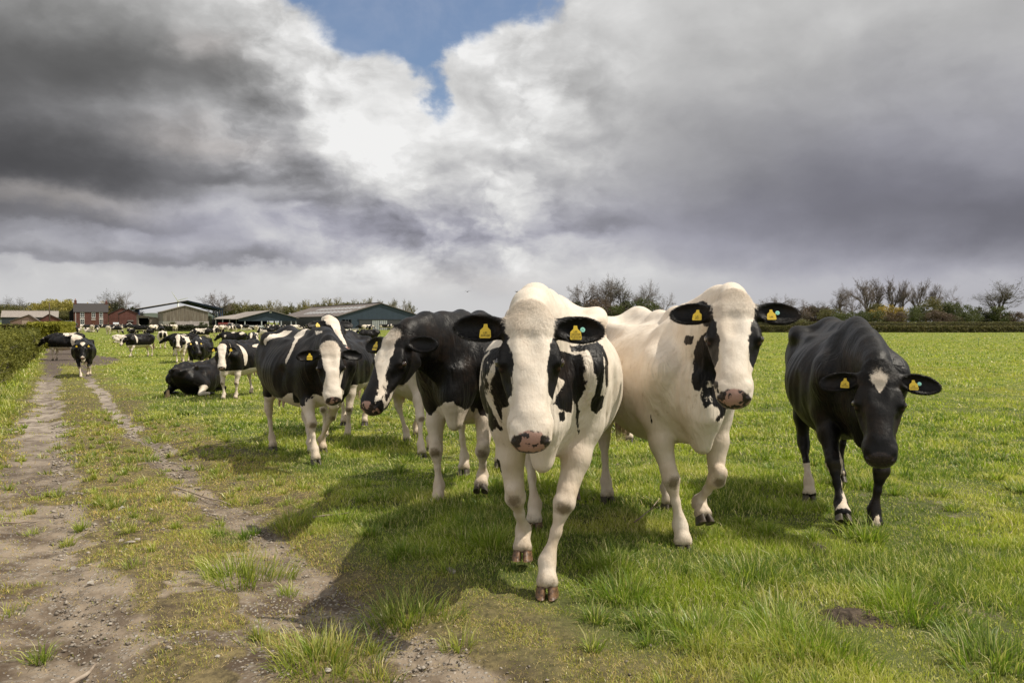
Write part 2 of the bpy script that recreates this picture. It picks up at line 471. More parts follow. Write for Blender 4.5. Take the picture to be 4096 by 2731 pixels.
def build_grass():
    rg = np.random.default_rng(7)
    HALF = R(44)
    X, Y, L, W, LX, LY, TG = [], [], [], [], [], [], []
    def add(x, y, l, w, lx=None, ly=None, tg=None):
        n = len(x)
        X.append(x); Y.append(y); L.append(l); W.append(w)
        LX.append(rg.normal(0, .62, n) - .12 if lx is None else lx); LY.append(rg.normal(0, .62, n) if ly is None else ly)
        TG.append(np.zeros(n) if tg is None else tg)
    for r0, r1, rho, l0, w0 in ((1.75, 3.3, 19000, .046, .00135), (3.3, 5.2, 13000, .050, .0017), (5.2, 8.5, 5200, .053, .0028),
                                (8.5, 14, 1500, .060, .0058), (14, 25, 420, .070, .011), (25, 45, 110, .080, .022), (45, 90, 26, .09, .045), (90, 170, 5.0, .10, .10)):
        HALF = R(53) if r1 < 9 else R(44)
        n = int(HALF * (r1 * r1 - r0 * r0) * rho)
        r = np.sqrt(rg.random(n) * (r1 * r1 - r0 * r0) + r0 * r0); a = (rg.random(n) * 2 - 1) * HALF
        x = r * np.sin(a); y = r * np.cos(a)
        bare, dry, u = zones(x, y)
        patch = fbm(x * 1.1, y * 1.1, 0, 61, 3); fine = fbm(x * 5, y * 5, 0, 62, 2)
        keep = rg.random(n) < (1 - np.clip(bare * 1.15, 0, .97)) * (1 - dry * .30 * smst(.62, .40, fine)) 
        lush = smst(.35, .7, patch)
        verge = smst(-1.45, -1.9, u)
        ll = l0 * (.50 + .85 * rg.random(n)) * (.55 + .72 * lush) * (1 - .45 * dry) * (1 + .9 * verge)
        # longer, coarser grass in the near right foreground
        fadeo = rg.random(n) < smst(175, 60, r) + .05
        keep = keep & fadeo
        rank = smst(4.8, 3.0, y) * smst(.2, 1.2, x)
        ll = ll * (1 + .45 * rank * lush) * (.72 + .45 * smst(.35, .65, fbm(x * 3.1, y * 3.1, 0, 63, 2)))
        add(x[keep], y[keep], ll[keep], (w0 * (.7 + .6 * rg.random(n)))[keep])
    # dead straw lying flat in the worn zone
    n = 150000
    r = np.sqrt(rg.random(n) * (9.0 ** 2 - 3) + 3); a = (rg.random(n) * 2 - 1) * HALF
    x = r * np.sin(a); y = r * np.cos(a); bare, dry, u = zones(x, y)
    k = rg.random(n) < dry * (1 - bare * .95) * .9 + .03
    k &= rg.random(n) < np.clip(3.5 / r, 0, 1) ** 1.5
    x, y, r = x[k], y[k], r[k]; n = len(x); th = rg.random(n) * 6.283; ln = 1.9 + .5 * rg.random(n)
    add(x, y, .035 + .03 * rg.random(n), .0012 * np.clip(r / 3.2, .9, 2.5), np.cos(th) * ln, np.sin(th) * ln, np.full(n, -1.0))
    # tussocks
    nt = 3200
    r = np.sqrt(rg.random(nt)) * 15 + 1.7; a = (rg.random(nt) * 2 - 1) * HALF
    tx = r * np.sin(a); ty = r * np.cos(a)
    bare, dry, u = zones(tx, ty)
    pr = fbm(tx * .8, ty * .8, 0, 71, 2)
    kp = rg.random(nt) < (1 - bare * .8) * (.15 + .6 * smst(.4, .65, pr) + .35 * dry)
    fixed = [(950, 2290, .16, 420), (1260, 2650, .17, 420), (560, 1830, .12, 200), (1160, 2080, .12, 220), (1620, 2450, .13, 320),
             (3640, 2440, .17, 600), (3150, 2560, .17, 560), (3000, 2330, .12, 350), (2500, 2400, .12, 300), (3470, 2160, .10, 260),
             (3980, 2640, .16, 500), (2800, 2560, .14, 420), (2450, 2270, .12, 300), (3300, 2640, .15, 450), (1950, 2200, .12, 260), (420, 1640, .2, 220), (620, 1750, .15, 200)]
    T = [(x_, y_, (.03 + .075 * rg.random() ** 1.5) * (1 - .35 * d_), int((60 + 110 * rg.random()) * (1 - .4 * d_)), -.6 * d_) for x_, y_, d_ in zip(tx[kp], ty[kp], dry[kp])]
    for px, py, rd, n, in fixed:
        d = float(np.interp(-py, -(HOR + F * (CAM_H - ground_z(0 * _DG, _DG, False)) / _DG), _DG))
        T.append(((px - 2048) / F * d, d, rd * 1.15, int(n * 1.3), 1))
    for (cx, cy, rd, n, fx) in T:
        n = int(n * (1 if cy < 6 else .5 if cy < 10 else .28))
        an = rg.random(n) * 6.283; rr = np.sqrt(rg.random(n)) * rd
        sq = .7 + .6 * rg.random(); wob = 1 + .35 * np.sin(an * 3 + cx * 9) + .2 * np.sin(an * 5 + cy * 7)
        x = cx + np.cos(an) * rr * wob * sq; y = cy + np.sin(an) * rr * wob / sq
        out = (rr / rd) * .9 + .15
        w0 = .0021 if cy < 4 else .0026 if cy < 6 else .0045 if cy < 10 else .009
        ll = (.072 + .035 * fx + .045 * rg.random()) * (.35 + .95 * rg.random(n))
        add(x, y, ll, w0 * (.7 + .6 * rg.random(n)), np.cos(an) * out + rg.normal(0, .38, n) - .12, np.sin(an) * out + rg.normal(0, .38, n), np.full(n, .6 + .4 * rg.random()))
    X, Y, L, W, LX, LY, TG = [np.concatenate(v) for v in (X, Y, L, W, LX, LY, TG)]
    n = len(X)
    Z = ground_z(X, Y) - .006
    bare, dry, u = zones(X, Y)
    # lean and droop
    lean = np.sqrt(LX ** 2 + LY ** 2) + 1e-6
    hd = np.stack([LX / lean, LY / lean], 1); lean = np.where(TG < -.5, lean, np.clip(lean, .05, 1.5))
    s1 = np.sin(lean * .55); c1 = np.cos(lean * .55); s2 = np.sin(lean * 1.15); c2 = np.cos(lean * 1.15)
    th = rg.random(n) * 6.283
    sx, sy = np.cos(th), np.sin(th)
    B = np.stack([X, Y, Z], 1)
    M = B + np.stack([hd[:, 0] * s1 * L * .55, hd[:, 1] * s1 * L * .55, c1 * L * .55], 1)
    Tp = M + np.stack([hd[:, 0] * s2 * L * .5, hd[:, 1] * s2 * L * .5, c2 * L * .5], 1)
    S_ = np.stack([sx, sy, 0 * sx], 1) * W[:, None]
    # colours
    FL = TG < -.5; TG = np.clip(TG, 0, 1)
    g = fbm(X * .45, Y * .45, 0, 81, 3); f = rg.random(n); pt = fbm(X * 2.4, Y * 2.4, 0, 82, 2)
    c = np.zeros((n, 3))
    def lerp(a, b, k): return a + (b - a) * k[:, None]
    c[:] = (.205, .260, .024)
    c = lerp(c, np.array([.295, .325, .042]), smst(.35, .65, g))
    c = lerp(c, np.array([.095, .145, .020]), smst(.60, .38, pt) * .95)
    yl = fbm(X * 1.5 + 9, Y * 1.5, 0, 84, 3)
    c = lerp(c, np.array([.36, .35, .07]), smst(.54, .70, yl) * .65 * (1 - TG))
    c = lerp(c, np.array([.105, .165, .024]), TG * .75)
    c = lerp(c, np.array([.42, .42, .13]), smst(.64, .95, f) * (1 - .5 * TG))
    c = lerp(c, np.array([.55, .47, .27]), (f < .10 + .10 * smst(.5, .7, yl)) * 1.0 * (1 - .4 * TG))
    dr = np.clip(dry * smst(.30, .60, fbm(X * 1.7, Y * 1.7, 0, 83, 3) + .10) * (1 - .8 * TG), 0, 1)
    f2 = rg.random(n)
    c = lerp(c, np.array([.28, .275, .060]), dr * (f2 < .80))
    c = lerp(c, np.array([.47, .33, .14]), dr * (f2 < .28) * .9)
    c = lerp(c, np.array([.30, .25, .05]), smst(5, 25, Y) * smst(.56, .66, g) * .35)
    c = lerp(c, np.array([.44, .33, .17]), FL * .85)
    c *= (1.06 + .52 * rg.random(n))[:, None]
    nearm = np.sqrt(X ** 2 + Y ** 2) < 15
    mats = []
    k5 = np.nonzero(nearm)[0]; k3 = np.nonzero(~nearm)[0]
    v5 = np.stack([B[k5] - S_[k5], B[k5] + S_[k5], M[k5] + S_[k5] * .8, M[k5] - S_[k5] * .8, Tp[k5]], 1).reshape(-1, 3)
    v3 = np.stack([B[k3] - S_[k3], B[k3] + S_[k3], Tp[k3]], 1).reshape(-1, 3)
    i5 = np.arange(len(k5)) * 5; o = len(v5); i3 = np.arange(len(k3)) * 3 + o
    quads = np.stack([i5, i5 + 1, i5 + 2, i5 + 3], 1)
    tris = np.concatenate([np.stack([i5 + 3, i5 + 2, i5 + 4], 1), np.stack([i3, i3 + 1, i3 + 2], 1)])
    gc = np.concatenate([np.repeat(c[k5], 5, 0), np.repeat(c[k3], 3, 0)])
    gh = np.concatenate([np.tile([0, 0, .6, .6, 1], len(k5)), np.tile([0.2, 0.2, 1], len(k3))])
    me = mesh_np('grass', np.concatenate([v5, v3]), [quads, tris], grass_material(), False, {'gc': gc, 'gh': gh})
    tag(link('grass', me), 'rough green pasture grass with straw coloured blades along the track', None, None, 'stuff')
    print('grass blades', n)

def build_gravel():
    rg = np.random.default_rng(9)
    n = 90000
    r = 1.9 + 13 * rg.random(n) ** 1.6; a = -rg.random(n) * R(44) + R(12)
    x = r * np.sin(a); y = r * np.cos(a)
    bare, dry, u = zones(x, y)
    cl = fbm(x * 3, y * 3, 0, 91, 2)
    k = rg.random(n) < np.clip(bare, 0, 1) ** 1.5 * (.25 + .9 * smst(.4, .6, cl)) + .012 * dry
    x, y, r = x[k], y[k], r[k]; n = len(x)
    s = (.0022 + .0095 * rg.random(n) ** 4) * np.clip(r / 4.5, .9, 2.4)
    z = ground_z(x, y) + s * .25
    oc = np.array([(1, 0, 0), (0, 1, 0), (-1, 0, 0), (0, -1, 0), (0, 0, .7), (0, 0, -.5), (.65, .65, .35), (-.6, .6, .3)], float)
    fc = np.array([(0, 6, 4), (6, 1, 4), (1, 7, 4), (7, 2, 4), (2, 3, 4), (3, 0, 4), (0, 5, 1), (1, 5, 2), (2, 5, 3), (3, 5, 0), (0, 1, 6), (1, 2, 7)])
    v = oc[None] * (1 + rg.normal(0, .30, (n, 8, 3))) * (.6 + .8 * rg.random((n, 1, 3)))
    th = rg.random(n) * 6.283; c_, s_ = np.cos(th)[:, None], np.sin(th)[:, None]
    v = np.stack([v[..., 0] * c_ - v[..., 1] * s_, v[..., 0] * s_ + v[..., 1] * c_, v[..., 2]], -1) * s[:, None, None] + np.stack([x, y, z], 1)[:, None, :]
    f = (fc[None] + (np.arange(n) * 8)[:, None, None]).reshape(-1, 3)
    m, t = material('gravel')
    cv = t.attr('sc')
    P = t.new('ShaderNodeNewGeometry').outputs['Position']
    nn = t.noise(P, 120, 3, .6)
    col = t.mix(cv, (.15, .125, .10), (.40, .35, .29))
    col = t.mix(t.rng(nn, .4, .7, 0, .5), col, (.22, .19, .16))
    principled(t, col, .85, .2)
    me = mesh_np('gravel', v.reshape(-1, 3), [f], m, False, {'sc': np.repeat(rg.random(n) ** 1.3, 8)})
    tag(link('gravel', me), 'loose grey gravel lying in the ruts of the track', None, None, 'stuff')
_DG = np.exp(np.linspace(math.log(2.0), math.log(900), 4000))
build_grass()
build_gravel()

# ================================================================== COWS
V3 = lambda *a: np.array(a, np.float64)
def nrm(v):
    v = np.asarray(v, np.float64); return v / (np.linalg.norm(v) + 1e-12)

class Field:
    def __init__(s, lo, hi, h):
        s.lo = np.array(lo, np.float64); s.h = h
        s.n = np.ceil((np.array(hi) - s.lo) / h).astype(int) + 1
        s.D = np.full(tuple(s.n), 0.25, np.float32); s.rs = 1.0
        s.ax = [(s.lo[i] + np.arange(s.n[i]) * h).astype(np.float32) for i in range(3)]
    def _slice(s, bmin, bmax):
        i0 = np.clip(np.floor((bmin - s.lo) / s.h).astype(int), 0, s.n)
        i1 = np.clip(np.ceil((bmax - s.lo) / s.h).astype(int) + 1, 0, s.n)
        return i0, i1
    def ec(s, a, b, ra, rb, k=0.03, up=(0, 0, 1), sub=False, ends=None):
        """ellipse-section cone from a to b; ra, rb = (side, up) radii (or one number)"""
        a = np.asarray(a, float); b = np.asarray(b, float)
        ra = (ra, ra) if np.isscalar(ra) else ra; rb = (rb, rb) if np.isscalar(rb) else rb
        ra = (ra[0] * s.rs, ra[1] * s.rs); rb = (rb[0] * s.rs, rb[1] * s.rs)
        if ends: ends = (ends[0] * s.rs, ends[1] * s.rs)
        L = np.linalg.norm(b - a)
        A = nrm(b - a) if L > 1e-6 else V3(1, 0, 0)
        sd_ = np.cross(np.asarray(up, float), A)
        if np.linalg.norm(sd_) < 1e-3: sd_ = np.cross(V3(1, 0, 0), A)
        sd_ = nrm(sd_); U = np.cross(A, sd_)
        e = ends or (min(ra), min(rb))
        M = max(max(ra), max(rb), *e) + k + 2.5 * s.h
        i0, i1 = s._slice(np.minimum(a, b) - M, np.maximum(a, b) + M)
        if (i1 <= i0).any(): return
        X = s.ax[0][i0[0]:i1[0]][:, None, None] - np.float32(a[0])
        Y = s.ax[1][i0[1]:i1[1]][None, :, None] - np.float32(a[1])
        Z = s.ax[2][i0[2]:i1[2]][None, None, :] - np.float32(a[2])
        f = np.float32
        qa = X * f(A[0]) + Y * f(A[1]) + Z * f(A[2])
        qs = X * f(sd_[0]) + Y * f(sd_[1]) + Z * f(sd_[2])
        qu = X * f(U[0]) + Y * f(U[1]) + Z * f(U[2])
        t = np.clip(qa / f(max(L, 1e-6)), 0, 1)
        qa = qa - t * f(L)
        rs = f(ra[0]) + t * f(rb[0] - ra[0]); ru = f(ra[1]) + t * f(rb[1] - ra[1]); re = f(e[0]) + t * f(e[1] - e[0])
        qa /= re; qs /= rs; qu /= ru
        k0 = np.sqrt(qa * qa + qs * qs + qu * qu) + f(1e-6)
        k1 = np.sqrt((qa / re) ** 2 + (qs / rs) ** 2 + (qu / ru) ** 2) + f(1e-6)
        d = k0 * (k0 - 1) / k1
        T = s.D[i0[0]:i1[0], i0[1]:i1[1], i0[2]:i1[2]]
        if sub:
            d = -d
            hh = np.maximum(k - np.abs(T - d), 0) / f(k)
            np.maximum(T, d, out=T); T += hh * hh * f(k / 4)
        else:
            hh = np.maximum(k - np.abs(T - d), 0) / f(k)
            np.minimum(T, d, out=T); T -= hh * hh * f(k / 4)
    def chain(s, pts, k=0.03, up=(0, 0, 1)):
        """pts: list of (p, r)"""
        for (a, ra), (b, rb) in zip(pts[:-1], pts[1:]):
            s.ec(a, b, ra, rb, k, up)
    def clip_below(s, z):
        k = int(np.floor((z - s.lo[2]) / s.h))
        if k > 0:
            zz = (z - s.ax[2])[None, None, :]
            s.D = np.maximum(s.D, zz.astype(np.float32))
    def surface(s, relax=2):
        D = s.D
        neg = D < 0
        nx, ny, nz = D.shape
        c = np.zeros((nx - 1, ny - 1, nz - 1), np.int8)
        for i in (0, 1):
            for j in (0, 1):
                for k in (0, 1):
                    c += neg[i:nx - 1 + i, j:ny - 1 + j, k:nz - 1 + k]
        act = (c > 0) & (c < 8)
        I, J, K = np.nonzero(act)
        idx = np.full(act.shape, -1, np.int32)
        idx[I, J, K] = np.arange(len(I), dtype=np.int32)
        cor = [(i, j, k) for i in (0, 1) for j in (0, 1) for k in (0, 1)]
        val = {q: D[I + q[0], J + q[1], K + q[2]] for q in cor}
        P = np.zeros((len(I), 3)); W = np.zeros(len(I))
        for q in cor:
            for ax in range(3):
                if q[ax] == 0:
                    r = list(q); r[ax] = 1; r = tuple(r)
                    v0, v1 = val[q], val[r]
                    cr = (v0 < 0) != (v1 < 0)
                    t = np.where(cr, v0 / np.where(cr, v0 - v1, 1), 0)
                    pt = np.zeros((len(I), 3)); pt[:] = q
                    pt[:, ax] = t
                    P[cr] += pt[cr]; W[cr] += 1
        P = P / W[:, None] + np.stack([I, J, K], 1)
        co = s.lo + P * s.h
        quads = []
        for ax in range(3):
            o1, o2 = [(1, 2), (2, 0), (0, 1)][ax]
            sl0 = [slice(None)] * 3; sl1 = [slice(None)] * 3
            sl0[ax] = slice(0, -1); sl1[ax] = slice(1, None)
            n0 = neg[tuple(sl0)]; n1 = neg[tuple(sl1)]
            for flip, mask in ((0, n0 & ~n1), (1, ~n0 & n1)):
                E = np.stack(np.nonzero(mask), 1)
                ok = (E[:, o1] > 0) & (E[:, o2] > 0) & (E[:, o1] < D.shape[o1] - 1) & (E[:, o2] < D.shape[o2] - 1)
                E = E[ok]
                a = E.copy(); b = E.copy(); c_ = E.copy(); d = E.copy()
                a[:, o1] -= 1; a[:, o2] -= 1
                b[:, o2] -= 1
                d[:, o1] -= 1
                g = lambda e: idx[e[:, 0], e[:, 1], e[:, 2]]
                q = np.stack([g(a), g(b), g(c_), g(d)], 1)
                if flip: q = q[:, ::-1]
                quads.append(q)
        q = np.concatenate(quads)
        q = q[(q >= 0).all(1)]
        for _ in range(relax):
            acc = np.zeros_like(co); cnt = np.zeros(len(co))
            for i in range(4):
                a, b = q[:, i], q[:, (i + 1) % 4]
                for x_ in range(3):
                    acc[:, x_] += np.bincount(a, co[b, x_], len(co)) + np.bincount(b, co[a, x_], len(co))
                cnt += np.bincount(a, minlength=len(co)) + np.bincount(b, minlength=len(co))
            co = co * 0.5 + 0.5 * acc / np.maximum(cnt, 1)[:, None]
        return co, q

def ik(A, B, L1, L2, bend, fit=None):
    A = np.asarray(A, float); B = np.asarray(B, float)
    d = np.linalg.norm(B - A)
    if fit:
        k = min(max(d * fit / (L1 + L2), .90), 1.12); L1 *= k; L2 *= k
    d = min(d, (L1 + L2) * 0.999)
    ax = nrm(B - A)
    a = (L1 * L1 - L2 * L2 + d * d) / (2 * d)
    hgt = math.sqrt(max(L1 * L1 - a * a, 1e-6))
    n = np.asarray(bend, float); n = nrm(n - ax * (n @ ax))
    return A + ax * a + n * hgt

class Pose:
    """standing/walking pose in cow space: X forward, Y left, Z up"""
    def __init__(s, poll=(1.15, 0, 1.36), yaw=0.0, pitch=52.0, roll=0.0, fl=None, fr=None, hl=None, hr=None,
                 ears=(0.10, 0.10), lying=False, tail=None, fat=1.0, neckfat=1.0, ear_turn=0.0, hs=1.07):
        s.poll = np.array(poll, float); s.hs = hs
        ya, pt = R(yaw), R(pitch)
        hz = V3(math.cos(ya), math.sin(ya), 0)
        s.F = hz * math.cos(pt) + V3(0, 0, -math.sin(pt))
        U = hz * math.sin(pt) + V3(0, 0, math.cos(pt))
        Lf = np.cross(U, s.F)
        c, n = math.cos(R(roll)), math.sin(R(roll))
        s.U = U * c + Lf * n; s.L = Lf * c - U * n
        s.ears = ears; s.lying = lying; s.tail = tail; s.fat = fat; s.nf = neckfat; s.ear_turn = ear_turn
        s.dz = -0.56 if lying else 0.0
        s.feet = dict(FL=fl or {}, FR=fr or {}, HL=hl or {}, HR=hr or {})
    def H(s, x, y, z):
        return s.poll + (s.F * x + s.L * y + s.U * z) * s.hs
    def toH(s, P):
        q = (P - s.poll) / s.hs
        return np.stack([q @ s.F, q @ s.L, q @ s.U], 1)

def leg_joints(p, key):
    sg = 1 if key[1] == 'L' else -1
    f = p.feet[key]
    if key[0] == 'F':
        foot = V3(*f.get('p', (0.62, 0.15 * sg, 0.0)))
        lift = f.get('fold')          # folded pastern when lifted
        E = V3(0.53, 0.195 * sg, 0.77)
        fet = foot + (V3(-0.055, 0, 0.145) if not lift else V3(*lift))
        K = ik(E, fet, 0.385, 0.265, (1, 0.05 * sg, 0), 1.006 if not lift else None)
        return dict(S=V3(0.60, 0.20 * sg, 1.10), E=E, K=K, T=fet, foot=foot, lift=lift)
    foot = V3(*f.get('p', (-0.72, 0.16 * sg, 0.0)))
    lift = f.get('fold')
    St = V3(-0.44, 0.235 * sg, 0.84)
    fet = foot + (V3(-0.055, 0, 0.145) if not lift else V3(*lift))
    Hk = ik(St, fet, 0.455, 0.36, (-1, 0, 0.1), 1.035 if not lift else None)
    return dict(S=V3(-0.66, 0.20 * sg, 1.12), E=St, K=Hk, T=fet, foot=foot, lift=lift)

def hoof_frame(j):
    """(ankle point, toe direction, down direction)"""
    T, foot = j['T'], j['foot']
    if j['lift'] is None:
        return T, V3(1, 0, 0), V3(0, 0, -1)
    d = nrm(foot - T)
    toe = nrm(V3(d[2], 0, -d[0]) * -1.0)      # perpendicular in the sagittal plane
    toe = nrm(np.cross(V3(0, 1, 0), -d))
    return T, toe, d

def cow_field(p, h, detail=True):
    hx = [p.H(0, 0, 0), p.H(0.56, 0, -0.1), p.H(0, .32, 0), p.H(0, -.32, 0), p.H(.1, 0, -.3)]
    feet = [leg_joints(p, k)['foot'] for k in ('FL', 'FR', 'HL', 'HR')]
    allp = np.array(hx + feet + [V3(-1.1, -.5, 0), V3(0.95, .5, 1.54 + p.dz)])
    lo = allp.min(0) - 0.12; hi = allp.max(0) + 0.12
    if p.tail is not None and p.tail.get('side'):
        lo[0] -= 0.25; lo[1] -= 0.3; hi[1] += 0.3
    lo[2] = -0.05
    f = Field(lo, hi, h)
    z = p.dz; ft = p.fat
    # ---- torso
    B = lambda x, zc, w, hh: (V3(x, 0, zc + z), (w * ft, hh))
    tor = [B(-0.86, 1.13, .16, .17), B(-0.66, 1.09, .24, .24), B(-0.42, 1.02, .31, .31), B(-0.14, 0.95, .37, .355),
           B(0.14, 0.94, .38, .36), B(0.36, 0.95, .315, .35), B(0.56, 0.965, .215, .30), B(0.72, 0.98, .15, .25)]
    f.chain(tor, 0.10)
    # belly swell
    f.ec(V3(-0.25, 0, .84 + z), V3(0.16, 0, .83 + z), (.30 * ft, .24), (.30 * ft, .25), 0.12)
    # spine and withers
    f.chain([(V3(-0.92, 0, 1.27 + z), .05), (V3(-0.66, 0, 1.335 + z), .05), (V3(-0.48, 0, 1.355 + z), .045),
             (V3(0.0, 0, 1.33 + z), .04), (V3(0.35, 0, 1.355 + z), .035), (V3(0.55, 0, 1.375 + z), .03),
             (V3(0.70, 0, 1.33 + z), .04)], 0.11)
    for sg in (1, -1):
        # hip hooks, pins, short-rib shelf
        f.ec(V3(-0.50, .265 * sg, 1.30 + z), V3(-0.44, .27 * sg, 1.275 + z), .045, .04, 0.05)
        f.ec(V3(-0.50, .22 * sg, 1.29 + z), V3(-0.52, .03 * sg, 1.35 + z), .045, .04, 0.09)
        f.ec(V3(-0.50, .25 * sg, 1.28 + z), V3(-0.93, .13 * sg, 1.20 + z), .035, .045, 0.08)
        f.ec(V3(-0.42, .23 * sg, 1.27 + z), V3(0.05, .22 * sg, 1.25 + z), .03, .03, 0.08)
        # flank hollow
        f.ec(V3(-0.30, .42 * sg * ft, 1.19 + z), V3(-0.36, .40 * sg * ft, 1.10 + z), (.095, .10), (.085, .10), 0.10, sub=True)
        # hollows: thurl, behind the elbow, between neck and shoulder
        f.ec(V3(-0.72, .36 * sg, 1.20 + z), V3(-0.70, .36 * sg, 1.12 + z), .08, .07, 0.08, sub=True)
        f.ec(V3(0.30, .42 * sg * ft, .80 + z), V3(0.33, .40 * sg, .95 + z), .07, .05, 0.08, sub=True)
        f.ec(V3(0.84, .25 * sg, 1.18 + z), V3(0.80, .27 * sg, 1.02 + z), .07, .07, 0.08, sub=True)
        # shoulder blade and point of shoulder
        f.ec(V3(0.50, .125 * sg, 1.23 + z), V3(0.68, .205 * sg, 1.00 + z), (.06, .12), (.085, .12), 0.07, up=(1, 0, 0))
    # brisket
    f.ec(V3(0.70, 0, .90 + z), V3(0.62, 0, .72 + z), (.14, .17), (.10, .12), 0.10)
    f.chain([(V3(0.82, 0, .98 + z), (.085, .11)), (V3(0.84, 0, .80 + z), (.075, .10)), (V3(0.79, 0, .63 + z), (.045, .075))], 0.08, up=(1, 0, 0))
    # udder
    if not p.lying:
        f.ec(V3(-0.60, 0, .74 + z), V3(-0.45, 0, .68 + z), (.16, .17), (.14, .12), 0.07)
        if detail:
            for sx in (-.60, -.46):
                for sg in (1, -1):
                    f.ec(V3(sx, .08 * sg, .60), V3(sx + .01, .09 * sg, .50), .022, .014, 0.02)
    # ---- neck
    nb = V3(0.58, 0, 1.13 + z)
    he = p.H(-0.035, 0, -0.125)
    thr = p.H(0.06, 0, -0.20)
    m1 = nb * .62 + he * .38; m1[2] += 0.0
    m2 = nb * .30 + he * .70
    nf = p.nf
    m1 = m1 + V3(0.02, 0, .015); m2 = m2 + V3(0, 0, .012)
    f.chain([(nb, (.15 * nf, .25)), (m1, (.115 * nf, .20)), (m2, (.09 * nf, .155)), (he, (.085, .115))], 0.08)
    # nuchal crest
    f.chain([(V3(0.62, 0, 1.36 + z), .045), (m1 + V3(0, 0, .165), (.035, .03)), (m2 + V3(0, 0, .125), (.035, .03)), (p.H(-.02, 0, -.05), .04)], 0.06)
    # dewlap
    f.chain([(thr + V3(0, 0, 0), (.05, .05)), (m2 * .5 + thr * .5 + V3(-.05, 0, -.09), (.035, .06)),
             (V3(0.80, 0, .93 + z) * .5 + m1 * .5 + V3(0, 0, -.12), (.03, .08)), (V3(0.85, 0, .86 + z), (.04, .08)), (V3(.81, 0, .64 + z), (.035, .06))], 0.06)
    # ---- head
    H = p.H
    f.rs = p.hs
    hh = lambda x, y_, z_, w, t: (H(x, y_, z_), (w, t))
    f.chain([hh(.050, 0, -.10, .088, .088), hh(.14, 0, -.100, .100, .092), hh(.205, 0, -.098, .100, .088),
             hh(.29, 0, -.092, .080, .072), hh(.385, 0, -.088, .068, .064), hh(.455, 0, -.086, .078, .065),
             hh(.50, 0, -.084, .070, .056)], 0.045, up=p.U)
    f.ec(H(.012, 0, -.055), H(.09, 0, -.035), (.072, .038), (.078, .028), 0.05, up=p.U)         # poll and brow
    f.ec(H(.16, 0, -.030), H(.42, 0, -.040), (.055, .018), (.040, .02), 0.04, up=p.U)         # bridge of the nose
    for sg in (1, -1):
        f.ec(H(.11, .060 * sg, -.200), H(.28, .050 * sg, -.170), (.038, .062), (.028, .040), 0.05, up=p.U)  # jaw
        f.ec(H(.15, .094 * sg, -.052), H(.215, .106 * sg, -.048), (.024, .022), (.018, .017), 0.03, up=p.U)  # brow ridge
        f.ec(H(.235, .092 * sg, -.115), H(.34, .068 * sg, -.11), .022, .014, 0.03, up=p.U)      # cheek crest
        if detail:
            e = H(.205, .102 * sg, -.078)
            f.ec(e, e + p.F * .004, (.032, .027), (.032, .027), 0.016, up=p.U, ends=(.036, .036))     # lids
            e2 = H(.206, .128 * sg, -.072)
            f.ec(e2, e2 + p.F * .001, (.021, .0145), (.021, .0145), 0.007, up=p.U, sub=True, ends=(.023, .023))
            # nostril wings and nostrils
            f.ec(H(.475, .050 * sg, -.048), H(.515, .054 * sg, -.062), (.026, .022), (.022, .022), 0.02, up=p.U)
            f.ec(H(.532, .036 * sg, -.058), H(.512, .068 * sg, -.038), .0125, .0145, 0.008, up=p.U, sub=True)
            f.ec(H(.49, .080 * sg, -.130), H(.38, .070 * sg, -.142), .006, .005, 0.012, up=p.U, sub=True)    # mouth line
    for sg in (1, -1):
        f.ec(H(.10, .135 * sg, -.070), H(.13, .135 * sg, -.060), .030, .022, 0.03, up=p.U, sub=True)      # temple
        f.ec(H(.30, .104 * sg, -.055), H(.39, .094 * sg, -.060), .026, .022, 0.03, up=p.U, sub=True)     # beside the nasal bone
    f.ec(H(.15, 0, .052), H(.20, 0, .050), .058, .055, 0.03, up=p.U, sub=True)      # dish of the forehead
    f.ec(H(.34, 0, -.150), H(.47, 0, -.142), (.045, .028), (.050, .026), 0.03, up=p.U)         # chin
    f.ec(H(.500, .02, -.070), H(.515, .02, -.095), (.050, .040), (.046, .038), 0.025, up=p.U)        # muzzle pad
    f.ec(H(.500, -.02, -.070), H(.515, -.02, -.095), (.050, .040), (.046, .038), 0.025, up=p.U)
    f.rs = 1.0
    # ---- ears
    for sg, drop in ((1, p.ears[0]), (-1, p.ears[1])):
        root, D, N, W = ear_frame(p, sg, drop)
        f.rs = p.hs
        f.ec(root - D * .05, root + D * .035, .040, .026, 0.04)
        a, b = root + D * .03, root + D * .175
        th = max(.013, h * 1.15)
        c = root + D * .118
        f.ec(c - D * .001, c + D * .001, (.056, .034), (.056, .034), 0.03, up=N, ends=(.108, .108))
        c2 = c + N * .029 + D * .006
        f.ec(c2 - D * .001, c2 + D * .001, (.049, .038), (.049, .038), 0.006, up=N, ends=(.098, .098), sub=True)
        f.rs = 1.0
